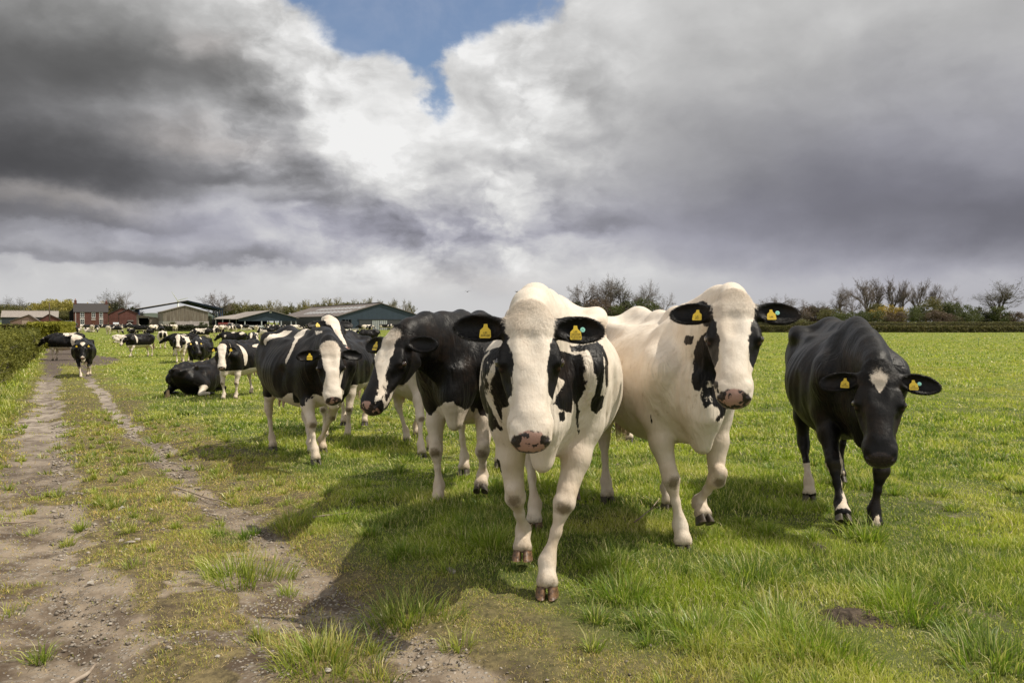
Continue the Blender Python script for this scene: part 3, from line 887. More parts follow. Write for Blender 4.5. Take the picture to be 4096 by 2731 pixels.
    # ---- legs
    if not p.lying:
        for key in ('FL', 'FR', 'HL', 'HR'):
            j = leg_joints(p, key); sg = 1 if key[1] == 'L' else -1
            Sx, E, K, T = j['S'], j['E'], j['K'], j['T']
            tA, toe, dn = hoof_frame(j)
            if key[0] == 'F':
                f.ec(Sx + V3(.06, 0, -.02), E, (.09, .14), (.085, .115), 0.07, up=(1, 0, 0))
                mid = E * .55 + K * .45
                f.chain([(E, (.080, .105)), (mid, (.064, .076)), (K + (E - K) * .16, (.049, .050))], 0.04, up=(1, 0, 0))
                kd = nrm(K - T); fw = nrm(V3(1, 0, 0) - kd * kd[0])
                f.chain([(K + kd * .055, (.045, .048)), (K + fw * .008, (.050, .053)), (K - kd * .05, (.038, .040))], 0.02, up=(1, 0, 0))
                mid = K * .5 + T * .5
                f.chain([(K - kd * .03, (.032, .037)), (mid, (.0235, .029)), (T + kd * .045, (.026, .031)), (T, (.037, .041))], 0.02, up=(1, 0, 0))
            else:
                f.ec(Sx, E, (.13, .24), (.085, .155), 0.10, up=(1, 0, 0))
                f.ec(V3(-.86, .12 * sg, 1.12), E + V3(-.12, -.03 * sg, -.02), (.09, .08), (.07, .09), 0.09, up=(1, 0, 0))
                mid = E * .5 + K * .5
                f.chain([(E, (.085, .14)), (mid, (.062, .092)), (K + (E - K) * .14, (.042, .056))], 0.05, up=(1, 0, 0))
                f.ec(K + V3(-.035, 0, .03), K * .55 + E * .45 + V3(-.065, 0, 0), (.016, .02), (.03, .03), 0.05)    # tendon
                f.ec(V3(-.84, .14 * sg, 1.12), V3(-.72, .20 * sg, .84), (.09, .10), (.07, .09), 0.10, up=(1, 0, 0))
                kd = nrm(K - T)
                f.chain([(K + kd * .05, (.040, .052)), (K, (.042, .055)), (K - kd * .06, (.035, .044))], 0.03, up=(1, 0, 0))
                mid = K * .5 + T * .5
                f.chain([(K - kd * .03, (.030, .040)), (mid, (.023, .032)), (T + kd * .045, (.026, .033)), (T, (.036, .041))], 0.02, up=(1, 0, 0))
            # pastern, coronet, dew claws
            an = T + dn * .062 + toe * .035
            f.chain([(T, (.038, .042)), (an, (.043, .044))], 0.03, up=toe)
            for q in (1, -1):
                f.ec(an, an + dn * .022 + toe * .012 + V3(0, .022 * q, 0), (.030, .040), (.028, .042), 0.02, up=toe)
                f.ec(T - toe * .045 + V3(0, .022 * q, 0) + dn * .0, T - toe * .050 + V3(0, .024 * q, 0) + dn * .025, .014, .010, 0.015)
    else:
        for sg in (1, -1):
            # folded forelegs
            E = V3(.50, .22 * sg, .27)
            K = V3(.86, .20 * sg, .10); T = V3(.60, .13 * sg, .07)
            f.ec(V3(.60, .20 * sg, .52), E, (.08, .13), (.07, .11), .07, up=(1, 0, 0))
            f.chain([(E, .085), (K, .052)], .05); f.chain([(K, .05), (T, .036), (T - V3(.1, 0, 0.01), .042)], .03)
            St = V3(-.28, .38 * sg, .30)
            f.ec(V3(-.66, .22 * sg, .50), St, (.15, .22), (.10, .14), .10, up=(1, 0, 0))
            Kk = V3(-.62, .46 * sg, .09); Tt = V3(-.22, .50 * sg, .06)
            f.chain([(St, .11), (Kk, .055)], .06); f.chain([(Kk, .05), (Tt, .036), (Tt + V3(.10, 0, -.01), .04)], .03)
    # ---- tail
    tl = p.tail or {}
    base = V3(-.93, 0, 1.29 + z)
    if tl.get('side'):
        pts = [base + V3(0, 0, 0)] + [V3(*q) for q in tl['side']]
    elif p.lying:
        pts = [base, V3(-1.03, 0, .70), V3(-1.05, .08, .4), V3(-1.0, .16, .12)]
    else:
        pts = [base, V3(-1.02, 0, 1.22), V3(-1.045, .01, 1.05), V3(-1.03, .01, .72)]
    p.tail_tip = pts[-1]; p.tail_dir = nrm(pts[-1] - pts[-2])
    rr = np.linspace(.036, max(.014, h * .8), len(pts))
    f.chain(list(zip(pts, rr)), .03)
    f.clip_below(0.012)
    return f

def ear_frame(p, sg, drop):
    root = p.H(.062, .088 * sg, -.062)
    D = nrm(p.L * sg * 1.0 - p.F * (-.10 - 0) * 0 + p.F * (drop) - p.U * .18)
    N = nrm(p.U * 1.0 + p.F * (.25 + p.ear_turn) + p.L * sg * .1)
    N = nrm(N - D * (N @ D))
    W = np.cross(N, D)
    return root, D, N, W

# ---- coat pattern --------------------------------------------------
def sd_poly(P, poly):
    """signed distance (negative inside) from 2D points to a polygon"""
    poly = np.asarray(poly, float)
    d = np.full(len(P), 1e9); inside = np.zeros(len(P), bool)
    n = len(poly)
    for i in range(n):
        a, b = poly[i], poly[(i + 1) % n]
        e = b - a; w = P - a
        t = np.clip((w @ e) / (e @ e + 1e-12), 0, 1)
        r = w - t[:, None] * e
        d = np.minimum(d, (r * r).sum(1))
        c = ((a[1] > P[:, 1]) != (b[1] > P[:, 1]))
        xs = a[0] + (P[:, 1] - a[1]) / (b[1] - a[1] + 1e-12) * e[0]
        inside ^= c & (P[:, 0] < xs)
    d = np.sqrt(d)
    return np.where(inside, -d, d)

def patch_field(co, poly3, depth=0.16):
    """distance to a patch given by 3D surface points; projected onto the polygon's own mean plane"""
    P = np.asarray(poly3, float)
    c = P.mean(0)
    nx = np.zeros(3)
    for i in range(len(P)): nx += np.cross(P[i] - c, P[(i + 1) % len(P)] - c)
    nx = nrm(nx)
    a = nrm(P[0] - c - nx * ((P[0] - c) @ nx)); b = np.cross(nx, a)
    q = co - c
    dd = np.abs(q @ nx) - (np.abs((P - c) @ nx).max() + depth)
    near = (np.linalg.norm(q, axis=1) < np.linalg.norm(P - c, axis=1).max() + 0.3)
    out = np.full(len(co), 1.0)
    if near.any():
        s2 = sd_poly(np.stack([q[near] @ a, q[near] @ b], 1), np.stack([(P - c) @ a, (P - c) @ b], 1))
        out[near] = np.maximum(s2, dd[near])
    return out

def cow_coords(p, co, h):
    """names the regions of a posed body: head frame coordinates and per-leg height"""
    HC = p.toH(co)
    core = ((HC[:, 1] / .165) ** 2 + ((HC[:, 2] + .105) / .165) ** 2 < 1) & (HC[:, 0] > -.035) & (HC[:, 0] < .62)
    core &= ~((HC[:, 0] < .06) & (HC[:, 2] < -.17))
    ears_ = np.zeros(len(co), bool)
    for sg, drop in ((1, p.ears[0]), (-1, p.ears[1])):
        root, D, N, W = ear_frame(p, sg, drop)
        t_ = (co - root) @ D
        r_ = np.linalg.norm(co - root - t_[:, None] * D, axis=1)
        ears_ |= (t_ > -.01) & (t_ < .30) & (r_ < .10) & (np.abs(HC[:, 1]) > .085)
    hd = core | ears_
    return HC, hd

def ears_of(p, co):
    e = np.zeros(len(co), bool)
    for sg, drop in ((1, p.ears[0]), (-1, p.ears[1])):
        root, D, N, W = ear_frame(p, sg, drop)
        t_ = (co - root) @ D
        e |= (t_ > .005) & (t_ < .30) & (np.linalg.norm(co - root - t_[:, None] * D, axis=1) < .10)
    return e

def paint(p, co, seed, spec):
    """returns coat (>0 black), pink, dirt attributes"""
    HC, hd = cow_coords(p, co, 0)
    x, y, z = co.T
    z0 = z - p.dz
    rnd = random.Random(seed)
    bl = spec.get('black', 0.5)
    if spec.get('base') is not None:
        coat = np.full(len(co), 0.2 if spec['base'] == 'black' else -0.2)
    else:
        o = rnd.random() * 50
        n = fbm(x * 1.55 + o, y * 1.5 + o * 2, z * 1.25 + o * 3, seed, 3)
        coat = (n - np.quantile(n, 1 - bl)) * 0.8
        coat = np.maximum(coat, 0.10 * (np.exp(-((x - .85) ** 2 / .05 + (z0 - 1.15) ** 2 / .12)) * 2 - 1)) if rnd.random() < bl + .1 else coat
        leg = smst(.78, .62, z0) if not p.lying else 0 * x
        coat = coat - leg * 0.5
        belly = smst(.72, .58, z0)
        coat = coat - (belly * 0.3 if not p.lying else 0)
    if spec.get('legs_white'):
        coat = np.minimum(coat, (z0 - spec['legs_white']) * .8)
    for sign, c, r in spec.get('blobs', []):
        c = np.array(c); r = np.array(r if not np.isscalar(r) else (r, r, r), float)
        k0 = np.linalg.norm((co - c) / r, axis=1); k1 = np.linalg.norm((co - c) / r ** 2, axis=1) + 1e-9
        d = k0 * (k0 - 1) / k1
        if sign > 0: coat = np.maximum(coat, -d)
        else: coat = np.minimum(coat, d)
    # head
    face = spec.get('face', rnd.choice(['blaze', 'blaze', 'star', 'wide']))
    hx, hy, hz = HC.T
    ear = ears_of(p, co) & hd & (np.abs(hy) > .10) & (hx < .2)
    if face is not None:
        headblend = hd
        hc = np.full(len(co), 0.2)
        prof = {'blaze': ([-.05, 0, .1, .2, .3, .4, .55], [.07, .085, .07, .05, .04, .055, .075]),
                'wide': ([-.05, 0, .1, .2, .3, .4, .55], [.095, .095, .085, .072, .06, .085, .10]),
                'star': ([-.05, .02, .06, .10, .15, .19, .55], [-.04, -.01, .034, .036, .014, -.02, -.06]),
                'none': ([0, 1], [-.1, -.1])}.get(face, None) if isinstance(face, str) else face
        w = np.interp(hx, prof[0], prof[1])
        off = spec.get('face_off', 0.0)
        under = hz < -.125
        hc = np.abs(hy - off) - w
        hc = np.where(under, hc + 0.05 * (1 if not spec.get('chin_white') else -1), hc)
        if spec.get('chin_white'):
            hc = np.minimum(hc, np.maximum(-(hz + .12) * -1, -1)) if False else hc
        coat = np.where(hd, hc, coat)
        coat = np.where(ear, 0.1 if spec.get('ears', 'black') == 'black' else -0.1, coat)
    for sign, poly in spec.get('patches', []):
        d = patch_field(co, poly, .10)
        d = np.where(ear, 1.0, d)
        if sign > 0: coat = np.maximum(coat, -d)
        else: coat = np.minimum(coat, d)
    for sign, poly in spec.get('head_patches', []):        # in head coordinates (x along face, y left)
        dd = sd_poly(HC[:, :2], poly)
        dd = np.where(hd & (HC[:, 2] > spec.get('hp_depth', -.14)) & ~ear, dd, 1)
        if sign > 0: coat = np.maximum(coat, -dd)
        else: coat = np.minimum(coat, dd)
    # muzzle skin: pad between and around the nostrils
    mz = np.sqrt(((hx - .545) / .074) ** 2 + (hy / .080) ** 2 + ((hz + .070) / .066) ** 2)
    muz = np.where(hd, (1.0 - mz) * .05, -0.1)
    rim = 0 * hx
    for sg in (1, -1):
        er = np.sqrt(((hx - .230) / .012) ** 2 + ((hy - .108 * sg) / .014) ** 2 + ((hz + .066) / .014) ** 2)
        rim = np.maximum(rim, np.where(hd, np.clip(1.2 - er, 0, 1), 0))
    # pink under udder
    ud = np.sqrt(((x + .53) / .22) ** 2 + (y / .2) ** 2 + ((z0 - .62) / .16) ** 2)
    udder = np.clip((1.05 - ud) * 3, 0, 1) if not p.lying else 0 * x
    # dirt on the knees, hocks and pasterns
    dirt = np.zeros(len(co))
    if not p.lying:
        for key in ('FL', 'FR', 'HL', 'HR'):
            j = leg_joints(p, key)
            K = j['K'] + (V3(.045, 0, -.01) if key[0] == 'F' else V3(-.05, 0, 0))
            dirt = np.maximum(dirt, 1.0 * np.exp(-(((co - K) / V3(.05, .05, .05)) ** 2).sum(1)))
            fz = co[:, 2] - j['foot'][2]
            near = np.linalg.norm(co[:, :2] - j['foot'][:2], axis=1) < .14
            dirt = np.maximum(dirt, np.where(near, .55 * smst(.22, .04, fz), 0))
    earin = np.zeros(len(co))
    for sg, drop in ((1, p.ears[0]), (-1, p.ears[1])):
        root, D, N, W = ear_frame(p, sg, drop)
        q = co - (root + D * .105 + N * .012)
        e = ((q @ D) / .085) ** 2 + ((q @ W) / .042) ** 2 + ((q @ N) / .028) ** 2
        earin = np.maximum(earin, np.clip(1.3 - e, 0, 1))
    fo = np.exp(-(((x - .85) / .25) ** 2 + ((z0 - .95) / .35) ** 2)) * np.where(hd, 0, 1)
    soil = np.clip(smst(.85, .35, z0) * .75 + np.exp(-((x + .85) / .25) ** 2) * .5, 0, 1) * (0 if p.lying else 1)
    soil = np.where(hd, np.where(hx < .04, .25, 0), soil)
    mzd = np.clip((hx - .545) * 5.0, -.16, .14)
    for sg in (1, -1):
        nd = np.sqrt(((hx - .522) / .020) ** 2 + ((hy - .053 * sg) / .024) ** 2 + ((hz + .047) / .022) ** 2)
        mzd = np.maximum(mzd, np.where(hd, np.clip(1.15 - nd, 0, 1) * .6, 0))
    return dict(rim=rim, soil=soil, mzd=mzd, fold=fo, coat=np.clip(coat, -.3, .3), muzzle=muz, udder=udder, dirt=dirt, earin=earin)

# ---- materials -----------------------------------------------------
def coat_material(name, nose=0.5):
    m, t = material(name)
    P = t.new('ShaderNodeTexCoord').outputs['Object']
    rag = t.noise(t.v('MULTIPLY', P, (1, 1, .45)), 26, 4, .6)
    rag2 = t.noise(t.v('MULTIPLY', P, (1, 1, .4)), 120, 2, .6)
    f = t.m('ADD', t.attr('coat'), t.m('MULTIPLY', t.m('SUBTRACT', rag, .5), .035))
    f = t.m('ADD', f, t.m('MULTIPLY', t.m('SUBTRACT', rag2, .5), .012))
    blk = t.rng(f, -.0022, .0022)
    hair = t.noise(t.v('MULTIPLY', P, (1, 1, .25)), 210, 3, .65)
    cl = t.noise(P, 7, 4, .6)
    wh = t.mix(t.rng(cl, .32, .72), (.71, .635, .54), (.61, .52, .42))
    wh = t.mix(t.rng(hair, .48, .78, 0, .45), wh, (.55, .46, .36))
    stain = t.noise(t.v('MULTIPLY', P, (1, 1, .6)), 16, 4, .7)
    wh = t.mix(t.rng(stain, .60, .72, 0, .50), wh, (.33, .24, .15))
    bk = t.mix(t.rng(cl, .45, .75), (.0042, .0038, .0040), (.0170, .0105, .0070))
    bk = t.mix(t.rng(hair, .5, .8, 0, .5), bk, (.016, .012, .0098))
    wh = t.mix(t.m('MULTIPLY', t.attr('soil'), t.rng(t.noise(P, 5, 4, .65), .3, .7, .25, 1.0)), wh, (.50, .385, .27))
    col = t.mix(blk, wh, bk)
    ud = t.attr('udder')
    col = t.mix(t.m('MULTIPLY', ud, .7), col, (.62, .40, .31))
    d = t.attr('dirt')
    dn = t.noise(P, 30, 4, .7)
    dm = t.rng(t.m('ADD', d, t.m('MULTIPLY', t.m('SUBTRACT', dn, .5), .9)), .34, .85, 0, .88)
    dcol = t.mix(dn, (.10, .065, .032), (.16, .12, .06))
    dcol = t.mix(blk, dcol, (.03, .024, .018))
    col = t.mix(dm, col, dcol)
    col = t.mix(t.m('MULTIPLY', t.attr('rim'), .4), col, (.30, .15, .11))
    ei = t.attr('earin')
    col = t.mix(t.m('MULTIPLY', t.m('MULTIPLY', ei, t.m('SUBTRACT', 1.0, blk)), .8), col, (.50, .33, .27))
    mz = t.m('ADD', t.attr('muzzle'), t.m('MULTIPLY', t.m('SUBTRACT', t.noise(P, 60, 2, .5), .5), .012))
    mm = t.rng(mz, -.001, .004)
    sp = t.m('ADD', t.noise(P, 21, 4, .6), t.attr('mzd'))
    sepc = t.noise(P, 400, 1, .5)
    mcol = t.mix(t.rng(t.m('ADD', sp, nose * .36 - .18), .46, .50), (.39, .235, .185), (.022, .017, .016))
    mcol = t.mix(t.rng(sepc, .55, .7, 0, .15), mcol, (.50, .34, .28))
    col = t.mix(mm, col, mcol)
    fur = t.noise(t.v('MULTIPLY', P, (1, 1, .22)), 130, 4, .7, .5)
    mus = t.noise(P, 9, 3, .5)
    fold = t.noise(t.v('MULTIPLY', P, (1.6, 1, .18)), 17, 2, .5, .3)
    fold = t.m('MULTIPLY', t.m('ABSOLUTE', t.m('SUBTRACT', fold, .5)), t.m('MULTIPLY', t.attr('fold'), .05))
    bh = t.m('ADD', t.m('ADD', t.m('MULTIPLY', fur, .0035), t.m('MULTIPLY', mus, .016)), fold)
    rough = t.m('SUBTRACT', .62, t.m('MULTIPLY', mm, .30))
    rough = t.m('SUBTRACT', rough, t.m('MULTIPLY', blk, .18))
    bmp = t.new('ShaderNodeBump', {'Height': bh, 'Strength': .55, 'Distance': 1.0})
    pr = t.new('ShaderNodeBsdfPrincipled', {'Base Color': col, 'Roughness': rough, 'Specular IOR Level': t.m('SUBTRACT', .34, t.m('MULTIPLY', blk, .14)),
               'Sheen Weight': t.m('SUBTRACT', .10, t.m('MULTIPLY', blk, .08)), 'Sheen Roughness': .4, 'Sheen Tint': (.9, .85, .8), 'Normal': bmp.outputs[0]})
    t.put(t.out.inputs[0], pr.outputs[0])
    return m
MC = {k: coat_material('cow_coat_' + k, v) for k, v in dict(pink=.30, mixed=.5, dark=.95).items()}
m, t = material('horn_hoof')
P_ = t.new('ShaderNodeTexCoord').outputs['Object']
nz = t.noise(t.v('MULTIPLY', P_, (1, 1, 3)), 40, 4, .6)
principled(t, t.mix(t.rng(nz, .35, .65), (.055, .030, .018), (.19, .105, .055)), .45, .4, bump=nz, bstr=.4, bdist=.004)
M_HOOF = m
m, t = material('dark_hoof')
P_ = t.new('ShaderNodeTexCoord').outputs['Object']
nz = t.noise(P_, 40, 4, .6)
principled(t, t.mix(nz, (.03, .025, .02), (.09, .07, .05)), .5, .4)
M_HOOFD = m
m, t = material('eye_wet'); principled(t, (.030, .014, .008), .05, .8, Coat_Weight=1.0); M_EYE = m
m, t = material('tag_yellow'); principled(t, (.62, .43, .03), .45, .4); M_TAG = m
m, t = material('tag_orange'); principled(t, (.62, .26, .02), .45, .4); M_TAGO = m
m, t = material('tag_button'); principled(t, (.28, .62, .52), .4, .4); M_BTN = m
m, t = material('tag_print'); principled(t, (.03, .025, .01), .6, .3); M_INK = m
m, t = material('tail_hair')
P_ = t.new('ShaderNodeTexCoord').outputs['Object']
nz = t.noise(P_, 25, 3, .6)
principled(t, t.mix(nz, (.50, .38, .26), (.30, .21, .13)), .7, .3); M_TAILW = m
m, t = material('fore_hair_dark'); principled(t, (.016, .013, .012), .5, .4); M_HAIRB = m
m, t = material('collar_strap'); principled(t, (.45, .38, .30), .7, .3); M_COLL = m

def claw_mesh(name, mat):
    """two claws of one hoof; origin at the coronet, toe along +X, sole at z=-0.062"""
    mb = MB()
    for q in (1, -1):
        rings = []
        for (zz, x0, x1, y0, y1) in ((0.004, -.040, .030, .004, .042), (-.020, -.044, .046, .0045, .049), (-.045, -.046, .062, .005, .054), (-.062, -.044, .072, .006, .055)):
            ring = []
            for k in range(14):
                a = 2 * math.pi * k / 14
                cx, cy = math.cos(a), math.sin(a)
                ex = abs(cx) ** .75 * (1 if cx > 0 else -1); ey = abs(cy) ** .75 * (1 if cy > 0 else -1)
                xx = (x0 + x1) / 2 + ex * (x1 - x0) / 2
                yy = (y0 + y1) / 2 + ey * (y1 - y0) / 2 * (1 - .35 * max(0, cx))
                yy -= .008 * max(0, cx) * 1
                ring.append((xx, max(yy, .002) * q, zz))
            rings.append(ring)
        n = len(mb.v)
        for r_ in rings: mb.v += r_
        for i in range(3):
            for k in range(14):
                a0 = n + i * 14 + k; a1 = n + i * 14 + (k + 1) % 14
                mb.f.append((a0, a0 + 14, a1 + 14, a1) if q > 0 else (a0, a1, a1 + 14, a0 + 14))
        mb.f.append(tuple(range(n, n + 14)) if q < 0 else tuple(range(n + 13, n - 1, -1)))
        mb.f.append(tuple(range(n + 55, n + 41, -1)) if q < 0 else tuple(range(n + 42, n + 56)))
    return mb.mesh(name, mat, True)
CLAW = {'amber': claw_mesh('hoof', M_HOOF), 'dark': claw_mesh('hoof', M_HOOFD)}
def sphere_mesh(name, r, mat, nu=16, nv=10):
    vs, fs = [], []
    for j in range(1, nv):
        for i in range(nu):
            a, b = 2 * math.pi * i / nu, math.pi * j / nv
            vs.append((r * math.sin(b) * math.cos(a), r * math.sin(b) * math.sin(a), r * math.cos(b)))
    vs += [(0, 0, r), (0, 0, -r)]
    for j in range(nv - 2):
        for i in range(nu):
            a = j * nu + i; b = j * nu + (i + 1) % nu
            fs.append((a, a + nu, b + nu, b))
    for i in range(nu):
        fs.append((i, (i + 1) % nu, len(vs) - 2)); fs.append(((nv - 2) * nu + (i + 1) % nu, (nv - 2) * nu + i, len(vs) - 1))
    me = bpy.data.meshes.new(name); me.from_pydata(vs, [], fs)
    me.polygons.foreach_set('use_smooth', [True] * len(me.polygons)); me.materials.append(mat)
    return me
EYE = sphere_mesh('eye', .0195, M_EYE)
def mat_from(X, Y, Z, loc):
    return Matrix(((X[0], Y[0], Z[0], loc[0]), (X[1], Y[1], Z[1], loc[1]), (X[2], Y[2], Z[2], loc[2]), (0, 0, 0, 1)))
def tag_plate():
    # flared flag shape hanging along -Y, in the XY plane, 2 mm thick
    out = [(-.008, .012), (.008, .012), (.011, -.004), (.026, -.018), (.029, -.052), (.024, -.057), (-.024, -.057), (-.029, -.052), (-.026, -.018), (-.011, -.004)]
    mb = MB(); n = len(out)
    mb.add([(x, y, 0.0012) for x, y in out] + [(x, y, -0.0012) for x, y in out],
           [tuple(range(n - 1, -1, -1))[::-1], tuple(range(2 * n - 1, n - 1, -1))] + [(i, (i + 1) % n, (i + 1) % n + n, i + n) for i in range(n)])
    return mb.mesh('ear_tag', M_TAG)
TAGM = tag_plate()
def button_mesh():
    mb = MB()
    pts = 20
    prof = [(.0135, 0.0), (.0135, .003), (.006, .004), (.005, .002), (.0, .002)]
    for i in range(pts):
        a = 2 * math.pi * i / pts
        for r_, z_ in prof: mb.v.append((r_ * math.cos(a), r_ * math.sin(a), z_))
    k = len(prof)
    for i in range(pts):
        j = (i + 1) % pts
        for q in range(k - 1): mb.f.append((i * k + q, j * k + q, j * k + q + 1, i * k + q + 1))
    return mb.mesh('tag_button', M_BTN)
BTN = button_mesh()
_txt = {}
def text_mesh(lines, size):
    key = (tuple(lines), size)
    if key in _txt: return _txt[key]
    cu = bpy.data.curves.new('number_text', 'FONT')
    cu.body = '\n'.join(lines); cu.size = size; cu.align_x = 'CENTER'; cu.align_y = 'CENTER'; cu.space_line = .85
    o = bpy.data.objects.new('number_text', cu); C.objects.link(o)
    bpy.context.view_layer.update()
    dg = bpy.context.evaluated_depsgraph_get()
    me = bpy.data.meshes.new_from_object(o.evaluated_get(dg))
    me.materials.clear(); me.materials.append(M_INK); me.name = 'number'
    bpy.data.objects.remove(o); bpy.data.curves.remove(cu)
    _txt[key] = me
    return me

def vnormals(co, q):
    a = co[q[:, 1]] - co[q[:, 0]]; b = co[q[:, 3]] - co[q[:, 0]]
    fn = np.cross(a, b)
    N = np.zeros_like(co)
    for i in range(4):
        for x_ in range(3): N[:, x_] += np.bincount(q[:, i], fn[:, x_], len(co))
    return N / (np.linalg.norm(N, axis=1)[:, None] + 1e-12)

def relief(p, co, q, seed):
    """ribs, muscle and skin folds pushed along the normals"""
    N = vnormals(co, q); x, y, z = co.T; z = z - p.dz
    HC, hd = cow_coords(p, co, 0)
    body = ~hd
    ribm = smst(-.30, -.15, x) * smst(.45, .25, x) * smst(.72, .85, z) * smst(1.26, 1.10, z) * body
    ph = (x + .30 * (1.1 - z)) / .082 + .8 * fbm(x * 2, y * 2, z * 2, seed, 2)
    d = ribm * np.sin(ph * 6.283) * .0020
    mus = fbm(x * 7, y * 7, z * 4.5, seed + 5, 3) - .5
    d += mus * .016 * body * smst(.45, .7, z)
    # folds at the neck base and dewlap
    fm = np.exp(-(((x - .86) / .20) ** 2 + ((z - .95) / .30) ** 2)) * body
    rd = np.abs(fbm(x * 14, y * 9, z * 2.2, seed + 8, 2) - .5)
    d += fm * (.5 - np.clip(rd * 5, 0, 1)) * .010
    # cords and bumps of the lower legs
    lg = smst(.62, .5, z) * body * (0 if p.lying else 1)
    d += lg * (fbm(x * 26, y * 26, z * 7, seed + 11, 2) - .5) * .010
    # veins on the face and crest
    d += hd * (fbm(HC[:, 0] * 18, HC[:, 1] * 22, HC[:, 2] * 22, seed + 15, 2) - .5) * .005
    return co + N * d[:, None]
def make_cow(pose, h, spec, seed, loc, rz, label, group=None, hair=0, tags=(), parts=True, scale=1.0):
    """builds one cow: the body is one continuous mesh, with eyes, hooves, tags, hair as parts"""
    f = cow_field(pose, h, detail=h < .016)
    co, q = f.surface(2)
    co = relief(pose, co, q, seed) if h < .02 else co
    at_ = paint(pose, co, seed, spec)
    me = mesh_np('cow', co, [q], MC[spec.get('nose', 'mixed')], True, at_)
    o = link('cow', me)
    o.location = loc; o.rotation_euler = (0, 0, rz); o.scale = (scale,) * 3
    tag(o, label, 'cow', group)
    if not parts: return o, co, q
    for sg in (1, -1):
        e = link('eye', EYE, o)
        c = pose.H(.206, .1165 * sg, -.073)
        e.location = c; e.scale = (1.05,) * 3
    if not pose.lying:
        for key in ('FL', 'FR', 'HL', 'HR'):
            j = leg_joints(pose, key)
            T, toe, dn = hoof_frame(j)
            an = T + dn * .085 + toe * .045
            hk = link('hoof', CLAW[spec.get('hoof', 'dark')], o)
            Z = -dn; X = toe; Y = np.cross(Z, X)
            if j['lift'] is None: an[2] = j['foot'][2] + .062
            hk.matrix_local = mat_from(X, Y, Z, an)
    # tail switch
    tt, td = pose.tail_tip, pose.tail_dir
    rg = np.random.default_rng(seed)
    n = 500 if h < .012 else 120
    a = rg.random(n) * 6.28; r_ = .022 * np.sqrt(rg.random(n)); L = .22 + .2 * rg.random(n)
    s1 = nrm(np.cross(td, V3(0, 1, .1))); s2 = np.cross(td, s1)
    b = tt + s1 * (np.cos(a) * r_)[:, None] + s2 * (np.sin(a) * r_)[:, None] - td * (.10 * rg.random(n))[:, None]
    bend = nrm(td * .5 + V3(0, 0, -1)) if not (pose.tail or {}).get('side') else nrm(td + V3(0, 0, -.25))
    mid = b + td * (L * .5)[:, None] + (s1 * np.cos(a)[:, None] + s2 * np.sin(a)[:, None]) * .028
    tip = mid + bend * (L * .5)[:, None] + rg.normal(0, .008, (n, 3))
    w = .0035 if h < .012 else .009
    sv = rg.normal(0, 1, (n, 3)); sv /= np.linalg.norm(sv, axis=1)[:, None]
    vs = np.stack([b - sv * w, b + sv * w, mid + sv * w, mid - sv * w, tip], 1).reshape(-1, 3)
    k = np.arange(n) * 5
    tm = mesh_np('tail_switch', vs, [np.stack([k, k + 1, k + 2, k + 3], 1), np.stack([k + 3, k + 2, k + 4], 1)], M_TAILW if spec.get('switch', 'white') == 'white' else M_HAIRB, True)
    link('tail_switch', tm, o)
    if hair:
        nv = vnormals(co, q)
        HC, hd = cow_coords(pose, co, 0)
        idx = rg.integers(0, len(co), hair)
        top = np.nonzero(hd & (HC[:, 0] < .20) & (np.abs(HC[:, 1]) < .10) & (HC[:, 2] > -.08))[0]
        wt = np.exp(-(np.clip(HC[top, 0] - .02, 0, 1) / .075) ** 2) * np.exp(-(HC[top, 1] / .07) ** 2) + 1e-6
        idx2 = rg.choice(top, hair // 14, p=wt / wt.sum())
        earv = np.nonzero(hd & (np.abs(HC[:, 1]) > .11) & (HC[:, 0] < .2))[0]
        idx3 = rg.choice(earv, hair // 12)
        for nm, ii, ln in (('coat_hair', np.concatenate([idx, idx3]), None), ('forehead_hair', idx2, .019)):
            n = len(ii); N = nv[ii]
            P0 = co[ii] + rg.normal(0, .0028, (n, 3)); P0 -= N * ((P0 - co[ii]) * N).sum(1)[:, None]
            inh = hd[ii]
            hx, hy = HC[ii, 0], HC[ii, 1]
            dh = pose.F[None] * np.clip((hx - .05) * 10, -1, 1)[:, None] + pose.L[None] * (hy * 7)[:, None] + pose.F * .3
            db = np.array([-.55, 0, -.45])[None] * np.ones((n, 1))
            legz = smst(.75, .6, co[ii, 2])[:, None]
            db = db * (1 - legz) + np.array([0, 0, -1.0]) * legz
            d = np.where(inh[:, None], dh, db) + rg.normal(0, .28 if ln is None else .55, (n, 3))
            d -= N * (d * N).sum(1)[:, None]; d /= np.linalg.norm(d, axis=1)[:, None] + 1e-9
            L = (.0085 if ln is None else ln) * (.6 + .8 * rg.random(n))
            if ln is None: L[len(idx):] *= 1.7
            else: L *= np.clip(1.15 - np.clip(hx, 0, 1) * 4.0, .4, 1)
            up = N * (.30 if ln is None else .38) + d; up /= np.linalg.norm(up, axis=1)[:, None]
            side = np.cross(d, N); w = ((.0006 if ln is None else .0008) * (.7 + .6 * rg.random(n)))[:, None]
            b_ = P0 - N * .001; m1 = b_ + up * (L * .5)[:, None]; tip = m1 + (d + N * .06) * (L * .5)[:, None]
            vs = np.stack([b_ - side * w, b_ + side * w, m1 + side * w * .7, m1 - side * w * .7, tip], 1).reshape(-1, 3)
            k = np.arange(n) * 5
            hm = mesh_np(nm, vs, [np.stack([k, k + 1, k + 2, k + 3], 1), np.stack([k + 3, k + 2, k + 4], 1)], MC[spec.get('nose', 'mixed')], True,
                         {kk: np.repeat(vv[ii], 5) for kk, vv in at_.items()})
            link(nm, hm, o)
